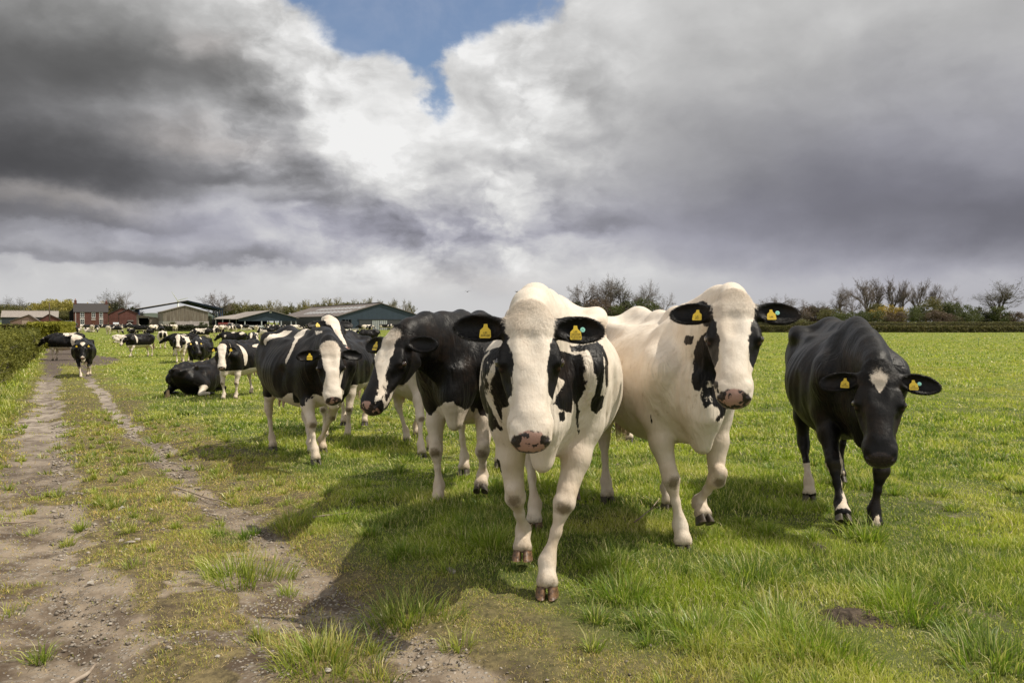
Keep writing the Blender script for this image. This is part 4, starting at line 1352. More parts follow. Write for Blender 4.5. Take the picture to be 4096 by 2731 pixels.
    for (sg, lines, btn, along, size) in tags:
        root, D, N, W = ear_frame(pose, sg, pose.ears[0 if sg > 0 else 1])
        dnw = nrm(V3(0, 0, -1) - N * (-N[2]))
        c = root + D * along + N * .004 + dnw * (-.005)
        # keep the plate in front of the cup and hanging down
        Zt = nrm(N + V3(0, 0, .05)); Yt = nrm(-dnw - Zt * (-dnw @ Zt)); Xt = np.cross(Yt, Zt)
        tg = link('ear_tag', TAGM, o)
        tg.matrix_local = mat_from(Xt * size, Yt * size, Zt * size, c + N * .012)
        if lines:
            nm = link('number', text_mesh(lines, .0155 if len(lines) > 1 else .018), tg)
            nm.location = (0, -.038, .0022)
        if btn:
            bt = link('tag_button', BTN, o)
            cb = root + D * (along + .032) + N * .012
            bt.matrix_local = mat_from(Xt * .8, Yt * .8, Zt * .8, cb)
    return o, co, q

# ================================================================== the big cows in front
_DD = np.exp(np.linspace(math.log(2.0), math.log(900), 4000))
_PYY = HOR + F * (CAM_H - ground_z(0 * _DD, _DD, False)) / _DD
def dist_py(py):
    """distance at which the ground shows at photo row py"""
    return float(np.interp(-py, -_PYY, _DD))
class Place:
    """turns photo observations of one animal into its own coordinates"""
    def __init__(s, x, y, rz):
        s.o = np.array([x, y]); s.rz = R(rz)
        s.d = np.array([math.cos(s.rz), math.sin(s.rz)]); s.l = np.array([-s.d[1], s.d[0]])
        s.z = gz(x, y)
    def px(s, px, py, d):
        w = np.array([(px - 2048) / F * d, d]) - s.o
        return (w @ s.d, w @ s.l, CAM_H + (HOR - py) / F * d - s.z)
    def ground(s, px, py, lift=0.0):
        d = dist_py(py)
        w = np.array([(px - 2048) / F * d, d])
        g = gz(*w)
        w2 = w - s.o
        return (w2 @ s.d, w2 @ s.l, g - s.z + lift)
    @property
    def loc(s): return (s.o[0], s.o[1], s.z)
HQ = 0.0075
GRP = 'cows walking up to the viewer'

PAT = {
 'h1': [
  (1, [[1.075,-0.191,1.253],[1.11,-0.151,1.262],[1.167,-0.118,1.167],[1.211,-0.1,0.967],[0.728,-0.197,0.862],[0.652,-0.208,0.744],[0.645,-0.233,0.753],[0.596,-0.266,0.73],[0.576,-0.279,0.753],[0.196,-0.351,0.773],[0.148,-0.376,0.818],[0.186,-0.384,0.891],[0.133,-0.389,0.998],[0.666,-0.285,1.123],[0.728,-0.248,1.137]]),
  (-1, [[0.666,-0.283,1.128],[0.132,-0.389,0.999],[0.146,-0.385,0.862],[0.188,-0.383,0.889],[0.222,-0.371,0.937],[0.22,-0.372,0.996],[0.679,-0.277,1.13]]),
  (-1, [[0.725,-0.255,1.132],[0.795,-0.227,1.085],[0.774,-0.252,0.983],[0.395,-0.313,0.826],[0.673,-0.282,0.912],[0.773,-0.264,1.013],[0.771,-0.254,1.083]]),
  (1, [[0.522,-0.249,0.576],[0.58,-0.225,0.586],[0.543,-0.221,0.518],[0.529,-0.224,0.507],[0.528,-0.235,0.536]]),
  (1, [[0.848,0.087,1.138],[0.772,0.168,1.116],[0.806,0.181,1.029],[0.771,0.183,0.927],[0.771,0.164,0.897],[0.674,0.163,0.737],[0.722,0.151,0.79],[0.79,0.149,0.888],[0.818,0.138,0.916],[0.817,0.132,0.852],[0.849,0.112,0.86],[0.909,0.075,0.886],[0.931,0.052,0.903],[0.912,0.066,0.939],[0.84,0.111,1.001],[1.107,0.097,1.085]]),
  (1, [[0.909,0.077,0.862],[0.872,0.103,0.866],[0.869,0.105,0.829],[0.906,0.085,0.824]]),
  (1, [[0.748,0.203,1.145],[0.62,0.248,1.177],[0.759,0.277,1.076],[0.739,0.278,0.985],[0.694,0.258,0.9],[0.754,0.243,0.946],[0.776,0.247,0.987],[0.801,0.232,1.038],[0.78,0.218,1.106]]),
  (1, [[1.018,0.255,1.2],[0.383,0.283,1.143],[0.7,0.298,1.062],[0.684,0.297,0.96],[0.648,0.29,0.916],[0.736,0.285,1.004],[0.756,0.282,1.056],[0.707,0.268,1.133]]),
  (1, [[0.733,0.22,0.893],[0.776,0.247,0.987],[0.716,0.26,0.927],[0.669,0.284,0.918],[0.638,0.275,0.863],[0.663,0.249,0.832],[0.695,0.223,0.848],[0.719,0.214,0.871]]),
 ],
 'h3': [
  (1, [[1.15,-0.087,1.335],[1.125,-0.113,1.326],[0.912,-0.058,1.233],[0.875,-0.072,1.163],[0.863,-0.075,1.092],[0.879,-0.09,1.014],[0.893,-0.084,0.945],[0.913,-0.056,0.942],[0.919,-0.043,0.962],[0.925,-0.05,0.908],[0.947,-0.032,0.857],[0.948,-0.018,0.871],[0.936,-0.016,0.914],[0.932,0.024,0.913],[1.376,-0.146,0.981],[0.928,0.009,0.967],[0.927,0.002,0.997],[1.195,-0.106,1.165],[1.228,-0.122,1.23],[1.221,-0.106,1.276]]),
  (1, [[0.812,-0.102,1.246],[0.878,-0.074,1.242],[0.865,-0.081,1.197],[0.822,-0.102,1.189],[0.802,-0.108,1.205]]),
  (1, [[1.053,-0.145,1.373],[0.836,-0.046,1.424],[0.94,-0.034,1.431],[1.119,-0.077,1.405],[1.154,-0.073,1.393],[1.115,-0.09,1.391],[1.082,-0.111,1.382],[1.076,-0.124,1.354]]),
  (1, [[1.415,-0.121,0.941],[1.428,-0.099,0.934],[0.709,0.192,0.816],[0.906,0.081,0.796],[0.944,0.035,0.777],[0.953,0.019,0.793],[0.937,0.048,0.83]]),
  (1, [[0.647,-0.248,0.79],[0.638,-0.231,0.724],[0.632,-0.24,0.728],[0.639,-0.251,0.777]]),
  (1, [[0.228,-0.4,0.985],[0.253,-0.383,0.964],[0.248,-0.376,0.878],[0.228,-0.376,0.819],[0.181,-0.388,0.797],[0.184,-0.405,0.849],[0.213,-0.408,0.944]]),
 ],
 'h4': [
  (-1, [[-0.261,-0.179,0.276],[0.783,-0.219,0.464],[0.809,-0.183,0.337],[0.832,-0.172,0.25],[0.948,-0.184,0.153],[0.944,-0.188,0.164],[-0.116,-0.151,0.071],[-0.196,-0.177,0.207]]),
  (-1, [[-0.699,0.143,0.082],[-0.7,0.157,0.088],[0.865,-0.111,0.263],[0.953,-0.095,0.2],[0.96,-0.099,0.153],[0.957,-0.122,0.141],[0.949,-0.173,0.145],[0.944,-0.189,0.177],[0.944,-0.165,0.224],[0.889,-0.131,0.267]]),
  (-1, [[0.742,0.072,0.088],[0.715,0.118,0.129],[0.75,0.122,0.06],[0.713,0.074,0.032]]),
 ],
 'h2': [
  (-1, [[0.59,-0.259,0.702],[0.641,-0.207,0.652],[0.661,-0.153,0.71],[0.877,-0.086,0.757],[0.95,-0.041,0.791],[0.958,0.013,0.798],[0.927,0.049,0.759],[0.813,0.095,0.73],[0.667,0.112,0.67],[0.71,0.129,0.724],[0.659,0.149,0.68],[0.68,0.184,0.651],[0.735,0.213,0.497],[0.615,-0.221,0.472]]),
  (-1, [[1.084,-0.488,1.233],[1.116,-0.452,1.237],[1.195,-0.35,1.284],[1.258,-0.283,1.279],[1.283,-0.272,1.25],[1.319,-0.303,1.188],[1.353,-0.295,1.132],[1.366,-0.316,1.104],[1.396,-0.328,1.021],[1.416,-0.337,0.947],[1.428,-0.344,0.929],[1.421,-0.322,0.891],[1.413,-0.314,0.848],[1.457,-0.336,0.852],[1.486,-0.376,0.836],[1.463,-0.372,0.895],[1.427,-0.372,0.966],[1.351,-0.412,1.056],[1.097,-0.492,1.161]]),
 ],
 'h5': [
  (-1, [[-0.447,-0.312,1.24],[-0.407,-0.29,1.301],[-0.449,-0.19,1.342],[-0.417,-0.078,1.382],[-0.259,-0.046,1.378],[-0.251,-0.101,1.335],[-0.22,-0.232,1.303],[-0.354,-0.273,1.276],[-0.426,-0.301,1.224]]),
  (-1, [[-0.034,-0.091,1.338],[0.035,-0.065,1.372],[0.053,0.039,1.391],[0.162,-0.061,1.349],[0.335,-0.208,1.264],[0.398,-0.279,1.172],[0.418,-0.319,1.094],[0.394,-0.348,1.028],[0.365,-0.344,1.077],[0.366,-0.301,1.155],[0.318,-0.251,1.232],[0.164,-0.163,1.292],[-0.012,-0.116,1.314]]),
  (-1, [[0.443,-0.05,1.384],[0.98,-0.187,1.39],[1.048,-0.21,1.368],[0.624,-0.104,1.347]]),
  (-1, [[-0.44,-0.225,0.643],[0.047,-0.293,0.652],[0.342,-0.312,0.726],[0.428,-0.286,0.739],[0.282,-0.226,0.619],[0.15,-0.132,0.557],[-0.588,-0.093,0.49],[-0.603,-0.155,0.538]]),
  (-1, [[0.654,-0.24,0.692],[0.666,-0.189,0.713],[0.706,-0.124,0.728],[0.747,-0.092,0.714],[0.782,-0.113,0.764],[1.395,-0.341,0.837],[1.458,-0.344,0.758],[1.481,-0.295,0.729],[0.201,0.219,0.36],[-0.007,0.19,0.222],[-0.061,0.049,0.231],[-0.29,0.064,0.376],[-0.231,0.078,0.399],[0.647,-0.262,0.592],[0.686,-0.237,0.625]]),
 ],
 'h6': [
  (-1, [[1.069,-0.087,1.617],[1.132,0.02,1.657],[1.127,0.117,1.609],[1.17,0.16,1.561],[1.307,0.205,1.448],[1.436,0.303,1.282],[1.449,0.269,1.292],[1.362,0.16,1.411],[1.284,0.079,1.523],[1.242,-0.042,1.551]]),
 ],
}

HEROES = {}
WIDE = ([-.05, 0, .1, .18, .25, .33, .385, .55], [.098, .102, .092, .074, .066, .068, .13, .2])
def hero(key, place, pose, h, spec, seed, label, **kw):
    o, co, q = make_cow(pose, h, spec, seed, place.loc, place.rz, label, GRP, **kw)
    HEROES[key] = (o, co, q, pose, place)
    return o
# 1: centre front
P = Place(.225, 4.19, -96)
hero('h1', P, Pose(poll=P.px(2118, 1228, 3.10), yaw=6, pitch=63, ears=(-.02, -.10), ear_turn=.1,
     fl=dict(p=(.80, .02, 0)), fr=dict(p=(.36, -.13, .05), fold=(-.02, 0, .125)),
     hl=dict(p=(-.95, .10, .04), fold=(-.03, 0, .14)), hr=dict(p=(-.28, -.12, 0)), fat=.97), HQ,
     dict(base='white', face=WIDE, nose='pink', hoof='amber', patches=PAT['h1']), 11, 'black and white cow with broad white face striding at the centre front', hair=110000, tags=[(1, ['UK', '203709', 'TUDOR', '00424'], True, .10, .88), (-1, ['UK', '204560'], False, .09, .88)])
# 3: cream white
P = Place(.985, 4.95, -84)
hero('h3', P, Pose(poll=P.px(2935, 1178, 3.78), yaw=-22, pitch=56, ears=(-.05, -.05),
     fr=dict(p=(.74, -.08, 0)), fl=dict(p=(.50, .12, .10), fold=(-.06, 0, .115)),
     hr=dict(p=(-.45, -.24, 0)), hl=dict(p=(-.20, .14, 0)), fat=1.05), HQ,
     dict(base='white', face=WIDE, nose='pink', patches=PAT['h3']), 12, 'nearly all cream white cow with black ears and neck patch', hair=90000, tags=[(1, ['UK'], True, .085, .8), (-1, ['UK', '203'], False, .085, .85)])
# 4: black
P = Place(2.43, 5.45, -104.5)
hero('h4', P, Pose(poll=P.px(3522, 1442, 4.2), yaw=-9, pitch=60, ears=(.12, .12),
     fl=dict(p=(.72, .10, 0)), fr=dict(p=(.95, -.14, .09), fold=(-.085, 0, .13)),
     hr=dict(p=(-.10, -.20, 0)), hl=dict(p=(-.75, .12, .04), fold=(-.03, 0, .14)), fat=.98), HQ,
     dict(base='black', face='star', nose='dark', patches=PAT['h4']), 13, 'all black cow with lowered head and small white star', hair=80000, scale=.98, tags=[(1, ['UK', '701534'], True, .085, .85), (-1, ['UK', '701534'], False, .085, .85)])
# 2: black with white blaze
P = Place(-.33, 5.96, -95)
hero('h2', P, Pose(poll=P.px(1582, 1318, 4.75), hs=1.01, yaw=-30, pitch=57, ears=(-.05, .05),
     fr=dict(p=(.66, -.15, 0)), fl=dict(p=(.60, .16, .10), fold=(-.07, 0, .11)),
     hl=dict(p=(-.85, .14, 0)), hr=dict(p=(-.50, -.14, 0)), fat=1.05), HQ,
     dict(base='black', face='none', nose='pink', patches=PAT['h2'], legs_white=.66), 14, 'black cow with head turned left and white blaze down its face', hair=70000, tags=[(-1, ['204480'], False, .10, .88)])
# 5: left
P = Place(-2.30, 8.2, -54)
hero('h5', P, Pose(poll=P.px(1322, 1378, 7.0), hs=1.02, yaw=-14, pitch=66, ears=(.1, .1),
     fr=dict(p=P.ground(1262, 1862)), fl=dict(p=P.ground(1290, 1815)),
     hr=dict(p=P.ground(1090, 1801)), hl=dict(p=P.ground(1245, 1822)), fat=1.06,
     tail=dict(side=[(-1.10, .0, 1.1), (-1.25, .05, .85), (-1.35, .08, .78)])), .011,
     dict(base='black', face='wide', nose='mixed', patches=PAT['h5'], legs_white=.62), 15, 'black cow with white stripe across its shoulder and swinging pale tail', hair=30000, tags=[(-1, ['201420'], False, .10, .9)])
P = Place(-2.38, 10.5, -88)
hero('h6', P, Pose(poll=P.px(1326, 1264, 9.35), yaw=40, pitch=42, ears=(.0, .0)), .013,
     dict(base='black', face='none', nose='mixed', patches=PAT['h6'], legs_white=.72), 16, 'black cow with raised head looking over the back of another cow', tags=[(-1, ['UK'], False, .10, .9)])
P = Place(-1.10, 8.95, -66)
hero('h7', P, Pose(poll=(1.2, .15, 1.1), yaw=30, pitch=62, fr=dict(p=P.ground(1687, 1837)), hr=dict(p=P.ground(1627, 1777)),
     fl=dict(p=P.ground(1724, 1812))), .013,
     dict(black=.2), 17, 'white cow half hidden behind the black cow with the white blaze')
P = Place(1.38, 10.2, -90)
hero('h8', P, Pose(), .015, dict(black=.3), 18, 'cow behind the cream white cow with only its lower legs showing')

# ================================================================== FARM BUILDINGS
def simple_mat(name, c1, c2, scale=6, rough=.8, stretch=(1, 1, 1), spec=.25, bump=.01, wear=None):
    m, t = material(name)
    P = t.new('ShaderNodeTexCoord').outputs['Object']
    n = t.noise(t.v('MULTIPLY', P, stretch), scale, 4, .65)
    col = t.mix(t.rng(n, .32, .68), c1, c2)
    if wear:
        n2 = t.noise(P, .5, 4, .6)
        col = t.mix(t.rng(n2, .45, .7, 0, .6), col, wear)
    principled(t, col, rough, spec, bump=n, bstr=.5, bdist=bump)
    return m
def sheet_mat(name, c1, c2, pitch=1.0, wear=None, rough=.6):
    """profiled sheet: vertical ribs along local X"""
    m, t = material(name)
    P = t.new('ShaderNodeTexCoord').outputs['Object']
    w = t.new('ShaderNodeTexWave', {'Vector': P, 'Scale': 3.1 / pitch, 'Distortion': 0.0}, bands_direction='X')
    n = t.noise(t.v('MULTIPLY', P, (1, 1, .15)), 1.3, 5, .7)
    col = t.mix(t.rng(n, .3, .7), c1, c2)
    if wear:
        n2 = t.noise(t.v('MULTIPLY', P, (2.5, 1, .12)), 1.5, 4, .6)
        col = t.mix(t.rng(n2, .45, .7), col, wear)
    principled(t, col, rough, .3, bump=w.outputs[0], bstr=.6, bdist=.04)
    return m
def brick_mat(name, c1, c2, mortar):
    m, t = material(name)
    P = t.new('ShaderNodeTexCoord').outputs['Object']
    q = t.new('ShaderNodeSeparateXYZ', {0: P})
    uv = t.new('ShaderNodeCombineXYZ', {0: t.m('ADD', q.outputs[0], q.outputs[1]), 1: q.outputs[2], 2: 0.0}).outputs[0]
    b = t.new('ShaderNodeTexBrick', {'Vector': uv, 'Color1': (*c1, 1), 'Color2': (*c2, 1), 'Mortar': (*mortar, 1), 'Scale': 1.0,
              'Mortar Size': .006, 'Brick Width': .225, 'Row Height': .075, 'Mortar Smooth': .1, 'Bias': 0.0})
    n = t.noise(P, .8, 5, .65)
    col = t.mix(t.rng(n, .35, .7, 0, .6), b.outputs[0], (c1[0] * .5, c1[1] * .55, c1[2] * .6))
    principled(t, col, .88, .2)
    return m
BR = brick_mat('brick_red', (.155, .055, .043), (.105, .040, .033), (.14, .11, .095))
BRP = brick_mat('brick_weathered', (.24, .15, .12), (.16, .10, .08), (.22, .18, .155))
SLATE = simple_mat('slate', (.034, .030, .030), (.060, .054, .052), 9, .6)
FIBRE = sheet_mat('fibre_cement_roof', (.32, .285, .255), (.25, .22, .20), 1.0, (.25, .22, .19), .85)
FIBRED = sheet_mat('fibre_cement_dark', (.20, .17, .155), (.155, .135, .125), 1.0, (.13, .11, .105), .85)
BLUE = sheet_mat('blue_sheet_wall', (.036, .053, .074), (.044, .064, .088), 1.0, None, .5)
BLUED = sheet_mat('dark_sheet_wall', (.030, .036, .042), (.042, .048, .054), 1.0, None, .6)
STEEL = simple_mat('blue_steel', (.030, .045, .11), (.045, .06, .13), 3, .5)
GALV = simple_mat('galvanised', (.35, .37, .38), (.5, .52, .53), 5, .45)
TIMB = sheet_mat('grey_boards', (.20, .165, .13), (.13, .105, .085), .55, (.30, .27, .23), .9)
CONC = simple_mat('concrete', (.24, .225, .20), (.31, .295, .27), 2, .9)
WHITE = simple_mat('white_paint', (.70, .70, .68), (.80, .80, .78), 8, .5)
LIGHTP = simple_mat('rooflight', (.55, .58, .60), (.68, .70, .72), 4, .4)
DARKI = simple_mat('dark_inside', (.010, .010, .011), (.018, .017, .016), 2, .95)  # near-black; gives open bays a painted interior dark, also tyres and rails
m, t = material('window_glass'); principled(t, (.02, .025, .03), .08, .6); GLASS = m
RUST = simple_mat('corrugated_rust', (.16, .11, .075), (.24, .17, .11), 3, .8)
YELL = simple_mat('roof_underlight', (.30, .22, .09), (.22, .16, .07), 3, .8)
POLEM = simple_mat('tarred_wood', (.06, .045, .035), (.12, .09, .07), 4, .9)

RZ = R(30)
class Bld:
    """building turned 30 degrees like the whole farmyard; local X to the right along the front, Y to the back"""
    def __init__(s, name, pl, pr, d, label, cat='building', group=None, dz=0.0):
        x0 = (pl - 2048) / F * d
        k = (pr - 2048) / F
        s.w = (k * d - x0) / (math.cos(RZ) - k * math.sin(RZ))
        s.x0, s.y0 = x0, d
        s.z = gz(x0, d) - .25 + dz
        s.o = empty(name, (x0, d, s.z), RZ)
        tag(s.o, label, cat, group)
    def wx(s, lx, ly=0):
        return s.x0 + lx * math.cos(RZ) - ly * math.sin(RZ), s.y0 + lx * math.sin(RZ) + ly * math.cos(RZ)
    def lx(s, px, ly=0):
        """local x on plane ly that shows at column px"""
        k = (px - 2048) / F
        ax, ay = s.wx(0, ly)
        return (k * ay - ax) / (math.cos(RZ) - k * math.sin(RZ))
    def lz(s, py, lx, ly=0):
        return CAM_H + (HOR - py) / F * s.wx(lx, ly)[1] - s.z
    def part(s, name, mb, mat, parent=None, smooth=False):
        return mb.build(name, mat, parent or s.o, smooth)
def gable_wall(w, ap, ze, zr, y0, th=.25, zer=None):
    mb = MB(); zer = ze if zer is None else zer
    mb.prism([(0, 0), (w, 0), (w, zer), (ap, zr), (0, ze)], y0, y0 + th)
    return mb
def pitched_roof(mb, w, ap, ze, zr, dep, ov=.3, th=.12, zer=None, left=True, right=True):
    zer = ze if zer is None else zer
    sl = (zr - ze) / ap; srr = (zr - zer) / (w - ap)
    if left: mb.prism([(-ov, ze - sl * ov), (ap, zr), (ap, zr + th), (-ov, ze - sl * ov + th)], -ov, dep + ov)
    if right: mb.prism([(ap, zr), (w + ov, zer - srr * ov), (w + ov, zer - srr * ov + th), (ap, zr + th)], -ov, dep + ov)
def long_roof(b, w, dep, ze, zr, mat, ov=.25, th=.14):
    """ridge parallel to the front"""
    mb = MB()
    s_ = (zr - ze) / (dep / 2)
    for y0, z0, y1, z1 in ((-ov, ze - s_ * ov, dep / 2, zr), (dep + ov, ze - s_ * ov, dep / 2, zr)):
        mb.hexa([(-ov, y0, z0), (w + ov, y0, z0), (w + ov, y1, z1), (-ov, y1, z1), (-ov, y0, z0 + th), (w + ov, y0, z0 + th), (w + ov, y1, z1 + th), (-ov, y1, z1 + th)])
    return b.part('roof', mb, mat)
def box_mb(*a):
    mb = MB(); mb.box(*a); return mb

# ---- A long barn
b = Bld('long_barn', 7, 232, 262, 'long low barn with pale grey sheet roof at the far left')
ze, zr = b.lz(1268, 4), b.lz(1244, 4, 4)
b.part('wall', box_mb(0, b.w, 0, 9, 0, ze), BLUED)
rf = long_roof(b, b.w, 9, ze, zr, FIBRE)
mb = MB()
for i in range(22): mb.box(i * b.w / 22 + .1, (i + 1) * b.w / 22 - .12, 4.3, 4.7, zr + .05, zr + .30)
b.part('ridge_cap', mb, FIBRE, rf)
# ---- B, C brick sheds
b = Bld('brick_shed', 41, 157, 236, 'weathered brick gable shed with bricked up doorway beside the long barn')
ap, ze, zr = b.lx(117), b.lz(1284, 1), b.lz(1259, 5)
b.part('wall', gable_wall(b.w, ap, ze, zr, 0, 8), BRP)
mb = MB(); pitched_roof(mb, b.w, ap, ze, zr, 8); b.part('roof', mb, FIBRED)
b.part('infill_panel', box_mb(b.lx(88), b.lx(118), -.03, .1, .0, b.lz(1281, 4)), simple_mat('pale_block', (.30, .22, .18), (.36, .28, .23), 5))
b.part('lintel', box_mb(b.lx(86), b.lx(120), -.05, .12, b.lz(1281, 4), b.lz(1279, 4)), POLEM)
b = Bld('brick_workshop', 158, 243, 244, 'dark brick gable workshop with pale roller door beside the pole')
ap, ze, zr = b.lx(196), b.lz(1278, 1), b.lz(1257, 5)
b.part('wall', gable_wall(b.w, ap, ze, zr, 0, 9), BR)
mb = MB(); pitched_roof(mb, b.w, ap, ze, zr, 9); b.part('roof', mb, SLATE)
b.part('roller_door', box_mb(b.lx(208), b.lx(238), -.04, .1, 0, b.lz(1288, 6)), GALV)
# ---- E house
b = Bld('farmhouse', 296.5, 432.6, 270, 'two storey red brick farmhouse with white sash windows and slate roof')
ze, zr = b.lz(1247, 5), b.lz(1215, 5, 3.2)
b.part('wall', box_mb(0, b.w, 0, 6.4, 0, ze), BR)
rf = long_roof(b, b.w, 6.4, ze, zr, SLATE, .2)
for px, hh_ in ((299, 15), (424, 12)):
    x = b.lx(px); ch = b.part('chimney', box_mb(x - .1, x + .75, 2.8, 3.6, zr - .9, zr + hh_ * .085), BR, rf)
    pm = MB(); pm.tube([(x + .3, 3.2, zr + hh_ * .085), (x + .3, 3.2, zr + hh_ * .085 + .55)], [.13, .11], 8); b.part('chimney_pot', pm, simple_mat('terracotta', (.35, .13, .07), (.28, .10, .06)), rf)
def sash(b, x0, x1, z0, z1, ly=0.0):
    fr = MB(); yy = ly - .06
    bw = .09
    fr.box(x0, x1, yy, ly + .05, z0, z0 + bw); fr.box(x0, x1, yy, ly + .05, z1 - bw, z1)
    fr.box(x0, x0 + bw, yy, ly + .05, z0 + bw, z1 - bw); fr.box(x1 - bw, x1, yy, ly + .05, z0 + bw, z1 - bw)
    xm, zm = (x0 + x1) / 2, (z0 + z1) / 2
    fr.box(xm - .035, xm + .035, yy + .005, ly + .05, z0 + bw, z1 - bw)
    fr.box(x0 + bw, xm - .035, yy + .005, ly + .05, zm - .035, zm + .035); fr.box(xm + .035, x1 - bw, yy + .005, ly + .05, zm - .035, zm + .035)
    f = b.part('window', fr, WHITE)
    b.part('pane', box_mb(x0 + bw, x1 - bw, ly - .03, ly - .01, z0 + bw, z1 - bw), GLASS, f)
    b.part('lintel', box_mb(x0 - .12, x1 + .12, ly - .05, ly + .05, z1 + .004, z1 + .22), WHITE, f)
    b.part('sill', box_mb(x0 - .1, x1 + .1, ly - .12, ly + .05, z0 - .14, z0 - .004), WHITE, f)
for a, c_ in ((322, 338), (368, 382.5), (398, 412.5)):
    sash(b, b.lx(a), b.lx(c_), b.lz(1269, 3), b.lz(1249.5, 3))
for a, c_ in ((322, 338), (398, 412.5)):
    sash(b, b.lx(a), b.lx(c_), b.lz(1297, 3), b.lz(1277, 3))
dr = b.part('front_door', box_mb(b.lx(369), b.lx(381), -.03, .05, 0, b.lz(1279, 5)), simple_mat('door_brown', (.10, .04, .025), (.13, .055, .035)))
b.part('lintel', box_mb(b.lx(366), b.lx(384), -.06, .05, b.lz(1279, 5) + .004, b.lz(1276.5, 5)), WHITE, dr)
mb = MB(); mb.box(b.lx(303), b.lx(304.5), -.1, -.01, 0, ze); b.part('downpipe', mb, WHITE)
b = Bld('house_extension', 277.5, 295.5, 274, 'black boarded lean-to against the left end of the farmhouse')
w, e1, e2 = b.w, b.lz(1248, 1), b.lz(1233, 2)
mb = MB(); mb.prism([(0, 0), (w, 0), (w, e2), (0, e1)], 0, 5); b.part('wall', mb, DARKI)
mb = MB(); mb.prism([(-.15, e1 - .1), (w, e2), (w, e2 + .12), (-.15, e1 + .02)], -.2, 5.2); b.part('roof', mb, SLATE)
# ---- F brick outbuildings
b = Bld('brick_stable', 436, 512, 283, 'dark red brick outbuilding just right of the farmhouse')
ap, ze, zr = b.lx(488), b.lz(1256, 1), b.lz(1231, 5)
b.part('wall', gable_wall(b.w, ap, ze, zr, 0, 9, zer=b.lz(1240, 7)), BR)
mb = MB(); pitched_roof(mb, b.w, ap, ze, zr, 9, zer=b.lz(1240, 7)); b.part('roof', mb, SLATE)
b = Bld('brick_granary', 478, 553, 262, 'red brick gable outbuilding with small white porch')
ap, ze, zr = b.lx(514), b.lz(1253, 1), b.lz(1237, 4)
b.part('wall', gable_wall(b.w, ap, ze, zr, 0, 10, zer=b.lz(1254, 6)), BR)
mb = MB(); pitched_roof(mb, b.w, ap, ze, zr, 10, zer=b.lz(1254, 6)); b.part('roof', mb, SLATE)
x0, x1 = b.lx(508), b.lx(536)
mb = MB(); mb.prism([(x0, b.lz(1286, 4)), (x1, b.lz(1286, 4)), (x1 - .3, b.lz(1280, 4)), (x0 + .3, b.lz(1280, 4))], -.6, .02); b.part('canopy', mb, FIBRED)
x0, x1, xm = b.lx(500), b.lx(534), b.lx(517)
pz = b.lz(1302, 4)
mb = MB(); mb.prism([(x0, pz), (x1, pz), (xm, b.lz(1291, 4))], -2.4, -.1); pr = b.part('porch', mb, simple_mat('porch_dark', (.05, .05, .05), (.09, .085, .08)))
mb = MB()
for xa, xb in ((x0, xm), (x1, xm)):
    mb.tube([(xa, -2.45, pz), (xb, -2.45, b.lz(1291, 4))], .10, 4)
b.part('bargeboard', mb, WHITE, pr)
b = Bld('garden_canopy', 453, 476, 258, 'small striped pale canopy in front of the dark brick outbuilding')
z0, z1 = b.lz(1296, 1), b.lz(1290, 1)
mb = MB(); mb.hexa([(0, -.6, z0), (b.w, -.6, z0), (b.w, .6, z1), (0, .6, z1), (0, -.6, z0 + .05), (b.w, -.6, z0 + .05), (b.w, .6, z1 + .05), (0, .6, z1 + .05)])
b.part('canopy', mb, GALV)
mb = MB()
for i in range(5): mb.box(i * b.w / 4 - .03, i * b.w / 4 + .03, -.66, -.60, 0, z0 + .03)
b.part('frame', mb, WHITE)
# ---- G lean-to with open bay
b = Bld('cart_shed', 553, 648, 252, 'low lean-to cart shed with open dark bay beside the timber barn')
w = b.w; e1, e2 = b.lz(1261, 1), b.lz(1275, w - 1); xo = b.lx(599)
oh = b.lz(1271, 3)
mb = MB(); mb.prism([(xo, 0), (w, 0), (w, e2), (xo, e1 + (e2 - e1) * xo / w)], 0, .25)
mb.prism([(0, oh), (xo - .003, oh), (xo - .003, e1 + (e2 - e1) * xo / w), (0, e1)], 0, .25)
mb.box(0, .25, .255, 9, 0, e1 - .1); mb.box(w - .25, w, .255, 9, 0, e2 - .1); mb.box(.255, w - .255, 8.8, 9, 0, e2 - .1)
b.part('wall', mb, simple_mat('boards_pale', (.24, .20, .17), (.18, .15, .125), 3, .9, (3, 1, .3)))
mb = MB(); mb.prism([(-.2, e1 + .02), (w + .2, e2), (w + .2, e2 + .14), (-.2, e1 + .16)], -.3, 9.3); b.part('roof', mb, FIBRED)
b.part('bay_shade_panel', box_mb(.4, xo, 5, 5.1, 0, oh), DARKI)  # near-black panel paints the shade deep in the open bay
b.part('post', box_mb(b.lx(597), b.lx(599.5), -.03, .3, 0, oh - .004), POLEM)
